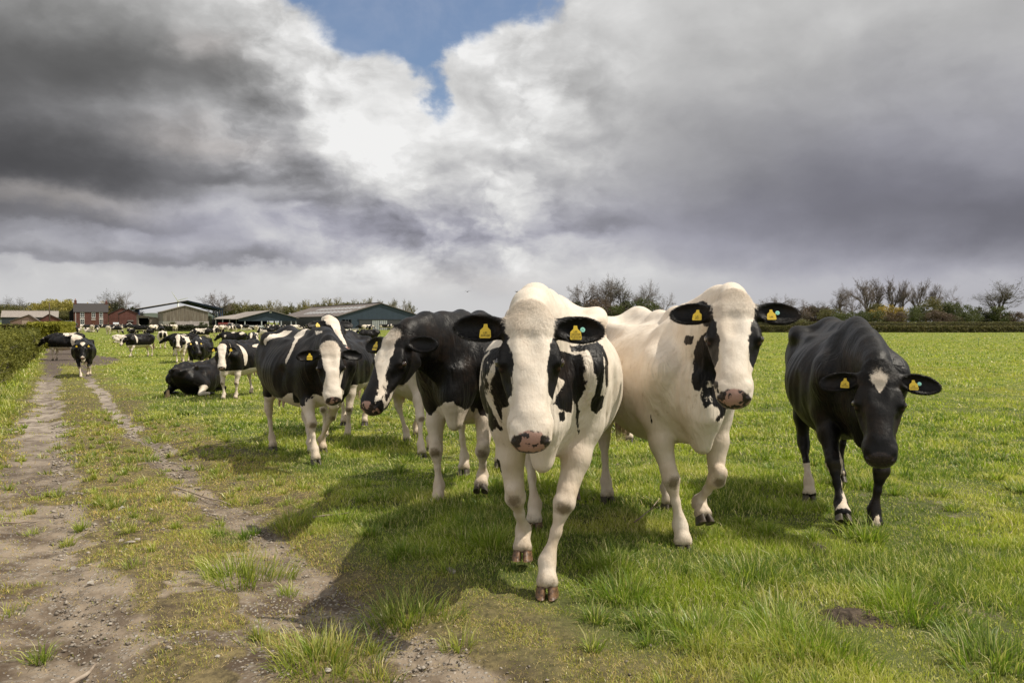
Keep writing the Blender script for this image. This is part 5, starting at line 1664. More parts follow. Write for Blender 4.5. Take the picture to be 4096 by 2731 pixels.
# ---- H timber barn
b = Bld('timber_barn', 653, 833, 240, 'weathered grey boarded barn in front of the blue steel frame')
w = b.w; ap, ze, zr, zer = b.lx(741), b.lz(1246, 1), b.lz(1223, 7), b.lz(1248, w - 1)
zc = b.lz(1284, 7)
mb = MB(); mb.prism([(0, zc), (w, zc), (w, zer), (ap, zr), (0, ze)], 0, .2)
mb.box(0, .2, .205, 20, zc, ze - .02); mb.box(w - .2, w, .205, 20, zc, zer - .02)
b.part('board_wall', mb, TIMB)
mb = MB(); mb.box(.0, w, .03, .25, 0, zc - .004); mb.box(.0, .2, .255, 20, 0, zc - .004); b.part('plinth_wall', mb, CONC)
mb = MB(); pitched_roof(mb, w, ap, ze, zr, 20, zer=zer); b.part('roof', mb, FIBRE)
mb = MB(); rr_ = random.Random(3)
xx = b.lx(700)
while xx < b.lx(832):
    ww = 1.2 + rr_.random() * .5; hh_ = zc * (.92 + .1 * rr_.random())
    mb.hexa([(xx, -1.0, .0), (xx + ww, -1.0, .0), (xx + ww, -.9, .02), (xx, -.9, .02), (xx, -.15, hh_), (xx + ww, -.15, hh_), (xx + ww, -.07, hh_), (xx, -.07, hh_)])
    xx += ww + .04
b.part('leaning_sheets', mb, simple_mat('asbestos_pale', (.22, .195, .185), (.30, .27, .255), 1.2, .9, (2, 1, .4)))
# ---- I blue steel frame with roof
b = Bld('steel_frame_shelter', 556, 892, 300, 'tall open blue steel portal frame with a curved looking sheet roof')
w = b.w; ap = b.lx(750); ze, zr, zer = b.lz(1234, 1), b.lz(1202, w * .55), b.lz(1234.5, w - 1)
DP = 26
cm = MB()
for k in range(6):
    y = k * DP / 5
    col = MB(); col.box(0, .35, y - .15, y + .15, 0, ze); b.part('column', col, STEEL)
    col = MB(); col.box(w - .35, w, y - .15, y + .15, 0, zer); b.part('column', col, STEEL)
    rf = MB(); rf.prism([(0, ze - .6), (ap, zr - .45), (w, zer - .6), (w, zer - .05), (ap, zr - .02), (0, ze - .05)], y - .1, y + .1); b.part('rafter', rf, STEEL)
mb = MB(); pitched_roof(mb, w, ap, ze, zr, DP, .8, .10, zer=zer, left=False); rr2 = b.part('roof', mb, STEEL)
mb = MB(); pitched_roof(mb, w, ap, ze, zr, DP, .8, .10, zer=zer, right=False); b.part('roof', mb, YELL)
mb = MB()
for k in range(1, 12):
    f_ = k / 12
    mb.box(ap * f_ - .08, ap * f_ + .08, .15, DP - .15, ze + (zr - ze) * f_ - .34, ze + (zr - ze) * f_ - .06)
    xx = ap + (w - ap) * f_; zz = zr + (zer - zr) * f_
    mb.box(xx - .08, xx + .08, .15, DP - .15, zz - .34, zz - .06)
b.part('purlins', mb, STEEL)
# ---- K cattle shed
b = Bld('cattle_shed', 954, 1186, 190, 'smaller blue gabled cattle shed with open feed side')
w = b.w; ap = b.lx(1082); ze, zr, zer = b.lz(1275, 1), b.lz(1242.5, ap), b.lz(1271, w)
zo = b.lz(1284, w * .6)
mb = MB(); mb.prism([(0, zo), (w, zo), (w, zer), (ap, zr), (0, ze)], 0, .15); b.part('gable_cladding', mb, BLUE)
mb = MB(); mb.box(0, w, -.02, .2, 0, b.lz(1301, w * .6)); b.part('base_wall', mb, simple_mat('whitewash', (.40, .41, .42), (.52, .53, .54), 3))
for px in (980, 1047, 1108, 1125, 1165, 1184):
    b.part('post', box_mb(b.lx(px) - .12, b.lx(px) + .12, -.05, .17, b.lz(1301, 8) + .004, zo - .004), GALV)
mb = MB()
for z_ in np.linspace(b.lz(1300, 8), zo, 5)[1:-1]: mb.box(b.lx(1108), b.lx(1160), .02, .07, z_ - .03, z_ + .03)
b.part('feed_rail', mb, DARKI)
b.part('side_wall', box_mb(0, .15, .16, 34, 0, ze * .55), CONC)
b.part('shed_shade_panel', box_mb(.16, b.lx(1108), 12, 12.1, 0, ze), DARKI)  # interior shade put in as a near-black panel partway back
mb = MB(); pitched_roof(mb, w, ap, ze, zr, 34, .6, zer=zer); b.part('roof', mb, FIBRE)
b.part('sign', box_mb(b.lx(1078), b.lx(1088), -.06, -.01, b.lz(1251, ap), b.lz(1247, ap)), WHITE)
b2 = Bld('lean_to_roof', 862, 950, 196, 'low wing of the cattle shed with a wide grey sheet roof')
w2 = b2.w; z0, z1 = b2.lz(1276, 1), b2.lz(1255, w2, 8)
mb = MB(); mb.hexa([(-.4, -.5, z0 - .05), (w2, -.5, z0), (w2 + 4, 18, z1), (3.5, 18, z1 - .9), (-.4, -.5, z0 + .1), (w2, -.5, z0 + .15), (w2 + 4, 18, z1 + .15), (3.5, 18, z1 - .75)])
b2.part('roof', mb, FIBRE)
b2.part('shed_shade_panel', box_mb(0, w2 - .1, 6, 6.1, 0, z0), DARKI)  # dark panel stands in for the shade under the wing roof
for k in range(4): b2.part('post', box_mb(k * w2 / 3.2, k * w2 / 3.2 + .2, 0, .2, 0, z0 - .06), GALV)
# ---- L large shed
b = Bld('large_shed', 1354, 1706, 175, 'largest slate blue gabled shed with translucent sliding doors')
w = b.w; ap = b.lx(1524); ze, zr, zer = b.lz(1264, 0), b.lz(1213.5, ap), b.lz(1271.5, w)
zb = b.lz(1313, w * .4)
D_ = 62
dz1 = b.lz(1278, w * .4)
# gable with door opening, window openings
xa, xb_ = b.lx(1437), b.lx(1601)
wa, wb = b.lx(1365), b.lx(1406)
va, vb = b.lx(1631), b.lx(1664)
wz0, wz1 = b.lz(1297, 2), b.lz(1278.5, 2)
vz0, vz1 = b.lz(1301, w - 3), b.lz(1279.5, w - 3)
def zt(x): return ze + (zr - ze) * x / ap if x <= ap else zr + (zer - zr) * (x - ap) / (w - ap)
mb = MB()
mb.prism([(0, dz1), (w, dz1), (w, zer), (ap, zr), (0, ze)], 0, .15)
for x0, x1 in ((0, wa), (wb, xa), (xb_, va), (vb, w)): mb.box(x0, x1, .003, .147, zb, dz1 - .003)
b.part('gable_cladding', mb, BLUE)
for x0, x1 in ((0, wa), (wb, xa), (xb_, w)): b.part('base_wall', box_mb(x0, x1, -.04, .2, 0, zb - .003), CONC)
m, t = material('dark_sliding_door')
principled(t, (.050, .052, .055), .6, .3); DSD = m
d1, d2 = b.lx(1488), b.lx(1549)
for x0, x1 in ((xa, d1 - .02), (d2 + .02, xb_)):
    b.part('sliding_door', box_mb(x0, x1, -.10, -.04, .1, dz1 - .15), DSD)
mb = MB(); mb.box(xa - .3, xb_ + .3, -.16, -.01, dz1 - .12, dz1 + .12); b.part('door_track', mb, BLUED)
def gridpanel(x0, x1, z0, z1, nx, nz, y):
    p = b.part('translucent_door', box_mb(x0, x1, y, y + .05, z0, z1), LIGHTP)
    g = MB()
    for i in range(nx + 1):
        xx = x0 + (x1 - x0) * i / nx; g.box(xx - .035, xx + .035, y - .05, y - .004, z0, z1)
    for k in range(nz + 1):
        zz = z0 + (z1 - z0) * k / nz; g.box(x0, x1, y - .09, y - .052, zz - .03, zz + .03)
    b.part('door_frame', g, DARKI, p)
gridpanel(d1, (d1 + d2) / 2 - .03, .1, dz1 - .15, 4, 6, -.10)
gridpanel((d1 + d2) / 2 + .03, d2, .1, dz1 - .15, 4, 6, -.10)
gridpanel(wa, wb, .2, wz0, 5, 3, -.08)
mb = MB()
for x_ in (wa, (wa * .62 + wb * .38), (wa * .35 + wb * .65), wb - .15): mb.box(x_, x_ + .25, -.03, .1, wz0 + .003, dz1)
b.part('opening_frame', mb, BLUED)
b.part('inner_shade_panel', box_mb(.3, vb, 9, 9.1, 0, dz1 + 1), DARKI)  # near-black panel painted as the unlit interior behind the openings
mb = MB()
for i in range(6): mb.box(va + (vb - va) * i / 5 - .05, va + (vb - va) * i / 5 + .05, -.02, .1, zb, dz1 - .005)
b.part('opening_frame', mb, RUST)
mb = MB(); mb.box(0, .15, .155, D_, 0, ze); mb.box(w - .15, w, .155, D_, 0, zer * .6); b.part('side_wall', mb, BLUED)
mb = MB(); pitched_roof(mb, w, ap, ze, zr, D_, .35, .14, zer=zer); rf = b.part('roof', mb, FIBRED)
sl = (zr - ze) / ap
for row in ((.22, .42), (.55, .74)):
    for k in range(12):
        y0 = 3 + k * 3.4
        m_ = MB(); xa_, xb2 = ap * row[0], ap * row[1]; o_ = .16
        m_.hexa([(xa_, y0, ze + sl * xa_ + o_), (xb2, y0, ze + sl * xb2 + o_), (xb2, y0 + 1.0, ze + sl * xb2 + o_), (xa_, y0 + 1.0, ze + sl * xa_ + o_),
                 (xa_, y0, ze + sl * xa_ + o_ + .03), (xb2, y0, ze + sl * xb2 + o_ + .03), (xb2, y0 + 1.0, ze + sl * xb2 + o_ + .03), (xa_, y0 + 1.0, ze + sl * xa_ + o_ + .03)])
        b.part('rooflight', m_, LIGHTP, rf)
mb = MB(); mb.box(ap - .35, ap + .35, -.3, D_ + .3, zr + .12, zr + .3); b.part('ridge_cap', mb, FIBRED, rf)
# ---- wind turbine behind
d = 900
hx, hy, hz = at(713, d, 1203)
gzz = gz(hx, hy)
tb = empty('wind_turbine', (hx, hy, gzz)); tag(tb, 'white wind turbine with blades showing above the steel roof', 'wind turbine')
H_ = hz - gzz
mb = MB(); mb.tube([(0, 1.2, 0), (0, 1.2, H_)], [1.1, .6], 12); mb.build('tower', WHITE, tb, True)
mb = MB(); mb.box(-.7, .7, -.6, 3, H_ - .6, H_ + .8); mb.build('nacelle', WHITE, tb)
for (px, py) in ((691, 1168.5), (754, 1192), (711, 1244)):
    ex, ez = (px - 713) / F * d, (1203 - py) / F * d
    L_ = math.hypot(ex, ez); ux, uz = ex / L_, ez / L_; L_ = 13.0
    nx, nz_ = -uz, ux
    mb = MB(); P0 = [(-.5, 0), (.9, .14), (.7, .35), (.25, 1.0), (-.2, 1.0), (-.45, .35)]
    pts = [(.45, .02), (.75, .15), (.28, 1.0), (-.12, 1.0), (-.5, .15), (-.35, .02)]
    mb.prism([(ux * L_ * b_ + nx * a_, H_ + uz * L_ * b_ + nz_ * a_) for a_, b_ in pts], -.9, -.7); mb.build('blade', WHITE, tb)
# ---- poles
def pole(px, d, top, label, r=.14, cross=False, group=None):
    x, y, z = at(px, d)
    h = CAM_H + (HOR - top) / F * d - z
    o = empty('utility_pole', (x, y, z)); tag(o, label, 'pole', group)
    mb = MB(); mb.tube([(0, 0, -.3), (.04, 0, h * .5), (0, 0, h)], [r, r * .85, r * .65], 8); mb.build('pole', POLEM, o, True)
    if cross:
        mb = MB(); mb.box(-.9, .9, -.06, .06, h - .5, h - .35); mb.build('crossarm', POLEM, o)
pole(199, 226, 1210, 'tall dark wooden pole standing in front of the brick workshop', .2)
pole(1706, 230, 1249, 'shorter pole with crossarm right of the largest shed', .09, True)
pole(1718, 225, 1242, 'taller bare pole right of the largest shed', .08)
# ---- red lorry and dark car
x, y, z = at(904, 168)
lo = empty('livestock_lorry', (x, y, z), R(12)); tag(lo, 'red cattle lorry parked by the cattle shed wing', 'lorry')
REDP = simple_mat('red_paint', (.22, .025, .022), (.28, .045, .04), 3, .5)
mb = MB(); mb.box(-1.45, .55, -1.2, 3.4, .75, 1.85); mb.build('body', REDP, lo)
mb = MB()
for k in range(3): mb.box(-1.50, .60, -1.25, 3.45, .95 + k * .3, 1.0 + k * .3)
mb.build('trim', simple_mat('pale_trim', (.4, .32, .3), (.5, .42, .4)), lo)
mb = MB(); mb.prism([(.6, .45), (1.5, .45), (1.55, 1.1), (1.4, 1.75), (.6, 1.8)], -1.15, 1.0); cb = mb.build('cab', simple_mat('cab_paint', (.30, .26, .25), (.4, .36, .35)), lo)
mb = MB(); mb.box(.70, 1.36, -1.18, -1.155, 1.12, 1.62); mb.build('windscreen', GLASS, cb)
for wx_ in (-1.0, 1.05):
    for wy_ in (-1.05, .85):
        wh = MB(); pts = [(wx_, wy_ - .14, .42), (wx_, wy_ + .14, .42)]; wh.tube(pts, .42, 14); wh.build('wheel', DARKI, lo)
x, y, z = at(278, 212)
ca = empty('parked_car', (x, y, z + .75), R(20)); tag(ca, 'dark car parked behind the hedge left of the farmhouse', 'car')
mb = MB(); mb.prism([(-2.0, .35), (2.0, .35), (2.05, .75), (1.5, .95), (-1.8, .98), (-2.05, .8)], -.85, .85); mb.build('body', simple_mat('car_paint', (.03, .045, .055), (.04, .055, .065), 2, .3), ca)
mb = MB(); mb.prism([(-1.5, .985), (1.1, .985), (.6, 1.42), (-1.0, 1.44)], -.74, .74); mb.build('windows', GLASS, ca)
mb = MB(); mb.prism([(-1.0, 1.445), (.6, 1.425), (.55, 1.48), (-.95, 1.5)], -.72, .72); mb.build('car_roof', GALV, ca)
for wx_ in (-1.3, 1.3):
    for wy_ in (-.8, .8):
        wh = MB(); wh.tube([(wx_, wy_ - .1, .33), (wx_, wy_ + .1, .33)], .33, 14); wh.build('wheel', DARKI, ca)
# ---- timber gate left of the pole
x, y, z = at(172, 205)
g = empty('field_gate', (x, y, z)); tag(g, 'brown timber field gate at the foot of the tall pole', 'gate')
L_ = (207 - 172) / F * 205
for k in range(5):
    mb = MB(); mb.box(0, L_, 0, .05, .25 + k * .27, .37 + k * .27); mb.build('rail', POLEM, g)
for x_ in (0, L_): 
    mb = MB(); mb.box(x_ - .1, x_ + .1, -.06, .12, -.1, 1.55); mb.build('gate_post', POLEM, g)

# ================================================================== TREES AND HEDGES
def bark(name, c1, c2):
    return simple_mat(name, c1, c2, 5, .95, (1, 1, .3))
BARKS = {'grey': bark('bark_grey', (.105, .085, .070), (.165, .14, .12)), 'dark': bark('bark_dark', (.05, .042, .035), (.09, .075, .062)),
         'pale': bark('bark_pale', (.20, .18, .15), (.30, .27, .23)), 'olive': bark('bark_olive', (.14, .125, .06), (.21, .185, .09))}
def leaf_material(name, c1, c2, c3):
    m, t = material(name)
    v = t.attr('lv')
    col = t.mix(t.rng(v, .0, .5), c1, c2)
    col = t.mix(t.rng(v, .6, 1.0), col, c3)
    d = t.new('ShaderNodeBsdfPrincipled', {'Base Color': col, 'Roughness': .6, 'Specular IOR Level': .25})
    tr = t.new('ShaderNodeBsdfTranslucent', {'Color': col})
    mx = t.new('ShaderNodeMixShader', {0: .35, 1: d.outputs[0], 2: tr.outputs[0]})
    t.put(t.out.inputs[0], mx.outputs[0])
    return m
LEAF = {'olive': leaf_material('leaf_olive', (.075, .085, .025), (.13, .125, .045), (.20, .17, .07)),
        'green': leaf_material('leaf_green', (.050, .062, .020), (.082, .098, .030), (.125, .135, .045)),
        'yellow': leaf_material('leaf_yellow', (.20, .185, .04), (.33, .29, .07), (.42, .36, .12)),
        'gold': leaf_material('leaf_gold', (.22, .17, .035), (.34, .25, .05), (.42, .32, .09)),
        'dark': leaf_material('leaf_dark', (.032, .036, .018), (.052, .056, .026), (.08, .08, .036)),
        'brown': leaf_material('leaf_brown', (.085, .060, .040), (.13, .095, .065), (.17, .13, .09)),
        'hedge': leaf_material('leaf_hedge', (.075, .085, .018), (.16, .165, .028), (.26, .25, .05)),
        'hedgeb': leaf_material('leaf_hedge_brown', (.075, .070, .028), (.12, .115, .038), (.17, .13, .06)),
        'bright': leaf_material('leaf_bright', (.17, .17, .020), (.26, .25, .03), (.34, .32, .06))}

def branch_tree(seed, H, spread, kind, levels=5, twig=.06):
    """bare tree; returns (trunk+limbs mesh data, twig mesh data)"""
    r = random.Random(seed)
    limb = MB(); tw = []
    def rot(v, ang, az):
        a = v.orthogonal().normalized(); a.rotate(Matrix.Rotation(az, 3, v))
        w = v.copy(); w.rotate(Matrix.Rotation(ang, 3, a)); return w
    def grow(p, dv, L, rad, lev):
        nseg = 4 if lev < 2 else 3
        pts = [p.copy()]; rads = [rad]
        q = p.copy(); dd = dv.copy()
        for i in range(nseg):
            wob = Vector((r.gauss(0, .13), r.gauss(0, .13), r.gauss(0, .06) + (.06 if kind != 'oak' else .02)))
            dd = (dd + wob * (1 + lev * .3)).normalized()
            q = q + dd * (L / nseg)
            pts.append(q.copy()); rads.append(rad * (1 - .5 * (i + 1) / nseg))
        if lev <= 2: limb.tube(pts, rads, 6 if lev == 0 else 4)
        else:
            for a, b_, ra in zip(pts[:-1], pts[1:], rads): tw.append((a, b_, ra))
        if lev >= levels: return
        if kind == 'oak': nch = (6, 6, 5, 5, 4)[lev]; ang = (.75, .75, .7, .7, .75)[lev]; sc = (.62, .66, .64, .62, .55)[lev]
        elif kind == 'poplar': nch = (10, 6, 6, 6, 3)[lev]; ang = (.42, .36, .38, .45, .5)[lev]; sc = (.50, .55, .60, .6, .5)[lev]
        else: nch = (8, 5, 4, 3, 3)[lev]; ang = (.6, .5, .5, .6, .6)[lev]; sc = (.42, .55, .6, .6, .5)[lev]
        for k in range(nch):
            f = 1.0 if k == 0 else (.30 + .7 * r.random() if lev else (.28 + .70 * k / nch))
            i = min(int(f * nseg), nseg - 1); ff = f * nseg - i
            bp = pts[i].lerp(pts[i + 1], min(ff, 1))
            dloc = (pts[i + 1] - pts[i]).normalized()
            nd = rot(dloc, ang * (.55 + .8 * r.random()) * (0.5 if k == 0 else 1), r.random() * 6.283 + k * 2.4)
            nd = Vector((nd.x * spread, nd.y * spread, nd.z)).normalized()
            if nd.z < -.1: nd.z = abs(nd.z) * .3
            grow(bp, nd.normalized(), L * sc * (.75 + .5 * r.random()) * (1.25 - .45 * f if lev == 0 else 1), rads[i] * (.62 if k else .75), lev + 1)
    grow(Vector((0, 0, 0)), Vector((0, 0, 1)), H * (.42 if kind == 'oak' else .62), H * .028, 0)
    n = len(tw)
    A = np.array([tuple(t_[0]) for t_ in tw]); B = np.array([tuple(t_[1]) for t_ in tw]); W = np.array([max(t_[2], twig * .25) for t_ in tw])
    top = max(float(np.quantile(B[:, 2], .985)), 1e-3); k = H / top
    return limb, A, B, W, k
def twig_mesh(name, A, B, W, mat, wmin):
    d = B - A; L = np.linalg.norm(d, axis=1)[:, None] + 1e-9; d = d / L
    rg = np.random.default_rng(1)
    s = np.cross(d, rg.normal(0, 1, d.shape)); s /= np.linalg.norm(s, axis=1)[:, None] + 1e-9
    w = np.maximum(W, wmin)[:, None]
    t2 = np.cross(d, s)
    vs = np.stack([A + s * w, A - s * w * .5 + t2 * w * .87, A - s * w * .5 - t2 * w * .87, B], 1).reshape(-1, 3)
    i = np.arange(len(A)) * 4
    return mesh_np(name, vs, [np.concatenate([np.stack([i, i + 1, i + 3], 1), np.stack([i + 1, i + 2, i + 3], 1), np.stack([i + 2, i, i + 3], 1)])], mat)
def scaled(me, k):
    a = np.empty(len(me.vertices) * 3, np.float32); me.vertices.foreach_get('co', a); me.vertices.foreach_set('co', a * k); me.update(); return me
def leaf_cloud(name, cen, rad, n, size, mat, seed, squash=.8, clumps=26, hollow=.45):
    """leaf-sized faces in uneven clumps through an ellipsoid"""
    rg = np.random.default_rng(seed)
    cen = np.array(cen, float); rad = np.array(rad, float)
    v = rg.normal(0, 1, (clumps, 3)); v /= np.linalg.norm(v, axis=1)[:, None]
    cr = hollow + (1 - hollow) * rg.random(clumps)
    cc = cen + v * rad * cr[:, None] * .82
    cs = (.22 + .22 * rg.random(clumps)) * rad.mean()
    ci = rg.integers(0, clumps, n)
    g = rg.normal(0, 1, (n, 3)); g /= np.linalg.norm(g, axis=1)[:, None]
    p = cc[ci] + g * (cs[ci] * rg.random(n) ** .45)[:, None] * np.array([1, 1, squash])
    nrm_ = g + rg.normal(0, .6, (n, 3)); nrm_ /= np.linalg.norm(nrm_, axis=1)[:, None]
    a = np.cross(nrm_, rg.normal(0, 1, (n, 3))); a /= np.linalg.norm(a, axis=1)[:, None] + 1e-9
    b = np.cross(nrm_, a)
    s = (size * (.55 + .9 * rg.random(n)))[:, None]
    vs = np.stack([p - a * s, p + b * s * .5, p + a * s, p - b * s * .5], 1).reshape(-1, 3)
    i = np.arange(n) * 4
    lv = np.repeat(np.clip(.5 * rg.random(n) + .5 * rg.random(clumps)[ci], 0, 1), 4)
    return mesh_np(name, vs, [np.stack([i, i + 1, i + 2, i + 3], 1)], mat, False, {'lv': lv})
PROTO = {}
def bare_proto(key, seed, H, spread, kind, bark_, levels=5, wmin=.02, haze=None):
    limb, A, B, W, k = branch_tree(seed, H, spread, kind, levels)
    tm = scaled(limb.mesh('trunk', BARKS[bark_], True), k / H)
    cm = twig_mesh('crown', A * k / H, B * k / H, W * k / H, BARKS[bark_], wmin / H)
    parts = [('trunk', tm), ('crown', cm)]
    if haze:       # first small leaves or buds
        rg = np.random.default_rng(seed)
        sel = rg.integers(0, len(A), haze[1]); p = B[sel] * k / H
        n = len(p); a = rg.normal(0, 1, (n, 3)); b = rg.normal(0, 1, (n, 3)); s = haze[2] / H
        vs = np.stack([p - a * s, p + b * s, p + a * s], 1).reshape(-1, 3)
        parts.append(('buds', mesh_np('buds', vs, [np.arange(n * 3).reshape(-1, 3)], LEAF[haze[0]], False, {'lv': np.repeat(rg.random(n), 3)})))
    PROTO[key] = parts
def leafy_proto(key, seed, mat, wide, n=3600, trunk='grey', size=.03, low=.12):
    """unit height leafy tree or bush"""
    mb = MB(); r = random.Random(seed)
    mb.tube([(0, 0, 0), (.01, 0, .25), (0, .01, .6)], [.022, .016, .006], 6)
    for k in range(6):
        a = k * 1.05; mb.tube([(0, 0, .16 + .05 * k), (math.cos(a) * wide * .3, math.sin(a) * wide * .3, .32 + .07 * k), (math.cos(a) * wide * .55, math.sin(a) * wide * .55, .5 + .06 * k)], [.010, .006, .003], 4)
    PROTO[key] = [('trunk', mb.mesh('trunk', BARKS[trunk], True)),
                  ('crown', leaf_cloud('crown', (0, 0, .5 + low / 2), (wide * .5, wide * .5, .5 - low / 2), n, size, LEAF[mat], seed, clumps=34))]
bare_proto('oak1', 3, 14, 1.15, 'oak', 'grey', 5, .016, ('brown', 9000, .055))
bare_proto('oak2', 8, 14, 1.35, 'oak', 'dark', 5, .016, ('olive', 6000, .06))
bare_proto('oak3', 33, 14, 1.05, 'oak', 'grey', 5, .016, ('brown', 6000, .045))
bare_proto('pop1', 4, 18, 1.15, 'poplar', 'grey', 4, .028, ('brown', 6500, .06))
bare_proto('pop2', 14, 18, 1.2, 'poplar', 'grey', 4, .028, ('brown', 6500, .06))
bare_proto('birch1', 5, 12, .7, 'birch', 'olive', 4, .03, ('olive', 2600, .08))
bare_proto('birch2', 15, 12, .8, 'birch', 'olive', 4, .03, ('yellow', 1800, .07))
bare_proto('birch3', 25, 12, .75, 'birch', 'pale', 4, .03, ('olive', 1200, .08))
leafy_proto('willow1', 1, 'yellow', 1.0); leafy_proto('willow2', 2, 'yellow', 1.25)
leafy_proto('olive1', 3, 'olive', 1.1); leafy_proto('olive2', 4, 'olive', 1.5)
leafy_proto('green1', 5, 'green', 1.2, low=.02); leafy_proto('green2', 6, 'green', 1.7, low=.0)
leafy_proto('gold1', 7, 'gold', 1.3, low=.0); leafy_proto('brown1', 9, 'brown', 1.6, low=.0); leafy_proto('dark1', 10, 'dark', 1.2, low=.0)
leafy_proto('yew1', 11, 'dark', .8, low=.0)
_tc = {}
def tree(key, px, top, d, label, wide=1.0, group=None, name='tree', cat='tree', seed=None, base=None):
    x, y, z = at(px, d)
    if base is not None: z = base
    h = CAM_H + (HOR - top) / F * d - z
    o = empty(name, (x, y, z - .05 * h * 0), (seed if seed is not None else px * 1.7) % 6.28)
    o.scale = (h * wide, h * wide, h)
    tag(o, label, cat, group)
    for nm, me in PROTO[key]: link(nm, me, o)
    return o
# --- the left wood behind the long barn
for i, (k, px, top, d, w, lb) in enumerate([
    ('olive1', 20, 1206, 340, 1.1, 'olive budding tree at the far left edge behind the long barn'),
    ('oak2', 62, 1194, 350, .9, 'round budding tree rising above the left end of the long barn'),
    ('olive2', 75, 1222, 330, 1.0, 'low olive tree behind the middle of the long barn roof'),
    ('olive2', 130, 1213, 345, .9, 'olive bushy tree left of the yellow willows'),
    ('willow2', 165, 1202, 340, .9, 'leftmost yellow willow behind the brick workshop'),
    ('willow1', 205, 1192, 350, 1.1, 'yellow willow directly behind the tall wooden pole'),
    ('willow1', 232, 1184, 360, 1.1, 'tallest yellow willow left of the farmhouse'),
    ('willow2', 268, 1193, 345, .9, 'yellow green willow nearest the farmhouse on its left'),
    ('olive2', 205, 1230, 320, 1.3, 'low brown olive scrub under the yellow willows'),
    ('olive1', 262, 1235, 318, 1.2, 'low scrub tree beside the black lean-to of the farmhouse'),
    ('willow2', 360, 1208, 350, .9, 'pale yellow tree top behind the farmhouse roof'),
    ('gold1', 405, 1192, 330, 1.0, 'golden tree behind the right chimney of the farmhouse'),
    ('oak2', 450, 1172, 320, .9, 'dark bare tree behind the brick outbuildings, left of its pair'),
    ('oak3', 505, 1176, 325, 1.0, 'wide bare tree behind the brick granary'),
    ('dark1', 470, 1210, 310, .9, 'dense dark bush under the bare trees beside the farmhouse'),
    ('dark1', 530, 1225, 308, .9, 'dark ivy covered bush behind the cart shed'),
    ('oak1', 884, 1178, 330, .95, 'round bare oak right of the blue steel frame'),
    ('olive1', 935, 1201, 345, 1.0, 'budding tree just right of the round bare oak'),
    ('dark1', 843, 1262, 262, 1.4, 'dark scrub at the right corner of the timber barn'),
    ('green1', 812, 1285, 215, 1.3, 'small green bush below the right end of the timber barn'),
    ('olive1', 690, 1284, 215, .9, 'small pale bush against the timber barn wall')]):
    tree(k, px, top, d, lb, w)
rr_ = random.Random(5)
names = ['birch1', 'birch2', 'birch3', 'olive1', 'birch1', 'birch2']
for i in range(30):
    px = 955 + i * 21 + rr_.uniform(-7, 7)
    topy = 1214 - 6 * math.sin(i * 1.1) - rr_.uniform(0, 9) if px < 1230 else 1209 - rr_.uniform(0, 9) - (8 if 1300 < px < 1480 else 0)
    tree(names[i % 6], px, topy, 380 + rr_.uniform(-25, 25), 'young budding birch in the plantation behind the sheds', 1.25, 'plantation birches behind the sheds')
for i, (px, tp) in enumerate(((1568, 1203), (1592, 1198), (1614, 1200), (1634, 1207))):
    tree(['birch3', 'birch1'][i % 2], px, tp, 345, ('pale slim birch just right of the large shed roof, ' + ('leftmost', 'second', 'third', 'rightmost')[i] + ' of four'), 1.0, 'birches right of the large shed')
# --- copse behind the centre cows
for k, px, top, d, w, lb in [
    ('olive2', 2268, 1212, 270, 1.2, 'low bushy edge tree at the left end of the centre copse'),
    ('oak1', 2330, 1138, 285, .85, 'left large bare tree of the centre copse'),
    ('oak3', 2392, 1133, 280, .7, 'second large bare tree of the centre copse'),
    ('oak1', 2440, 1122, 290, .7, 'tall bare tree in the middle of the centre copse'),
    ('oak2', 2488, 1121, 282, .6, 'tallest narrow tree of the centre copse'),
    ('oak3', 2550, 1137, 288, .8, 'right bare tree of the centre copse with a flat crown'),
    ('oak2', 2575, 1150, 292, .7, 'rightmost tall tree of the centre copse'),
    ('dark1', 2310, 1205, 265, 1.5, 'dark undergrowth at the left of the centre copse'),
    ('brown1', 2400, 1195, 268, 1.3, 'brown undergrowth in the centre copse'),
    ('green1', 2450, 1215, 262, 1.4, 'green undergrowth in the middle of the centre copse'),
    ('green2', 2560, 1186, 266, .9, 'green thicket at the right of the centre copse'),
    ('dark1', 2500, 1200, 268, 1.3, 'dark undergrowth right of the middle of the centre copse'),
    ('oak3', 2635, 1184, 290, 1.0, 'small bare tree just right of the centre copse'),
    ('green1', 2840, 1186, 300, .9, 'rounded tree top showing above the cream cow')]:
    tree(k, px, top, d, lb, w)
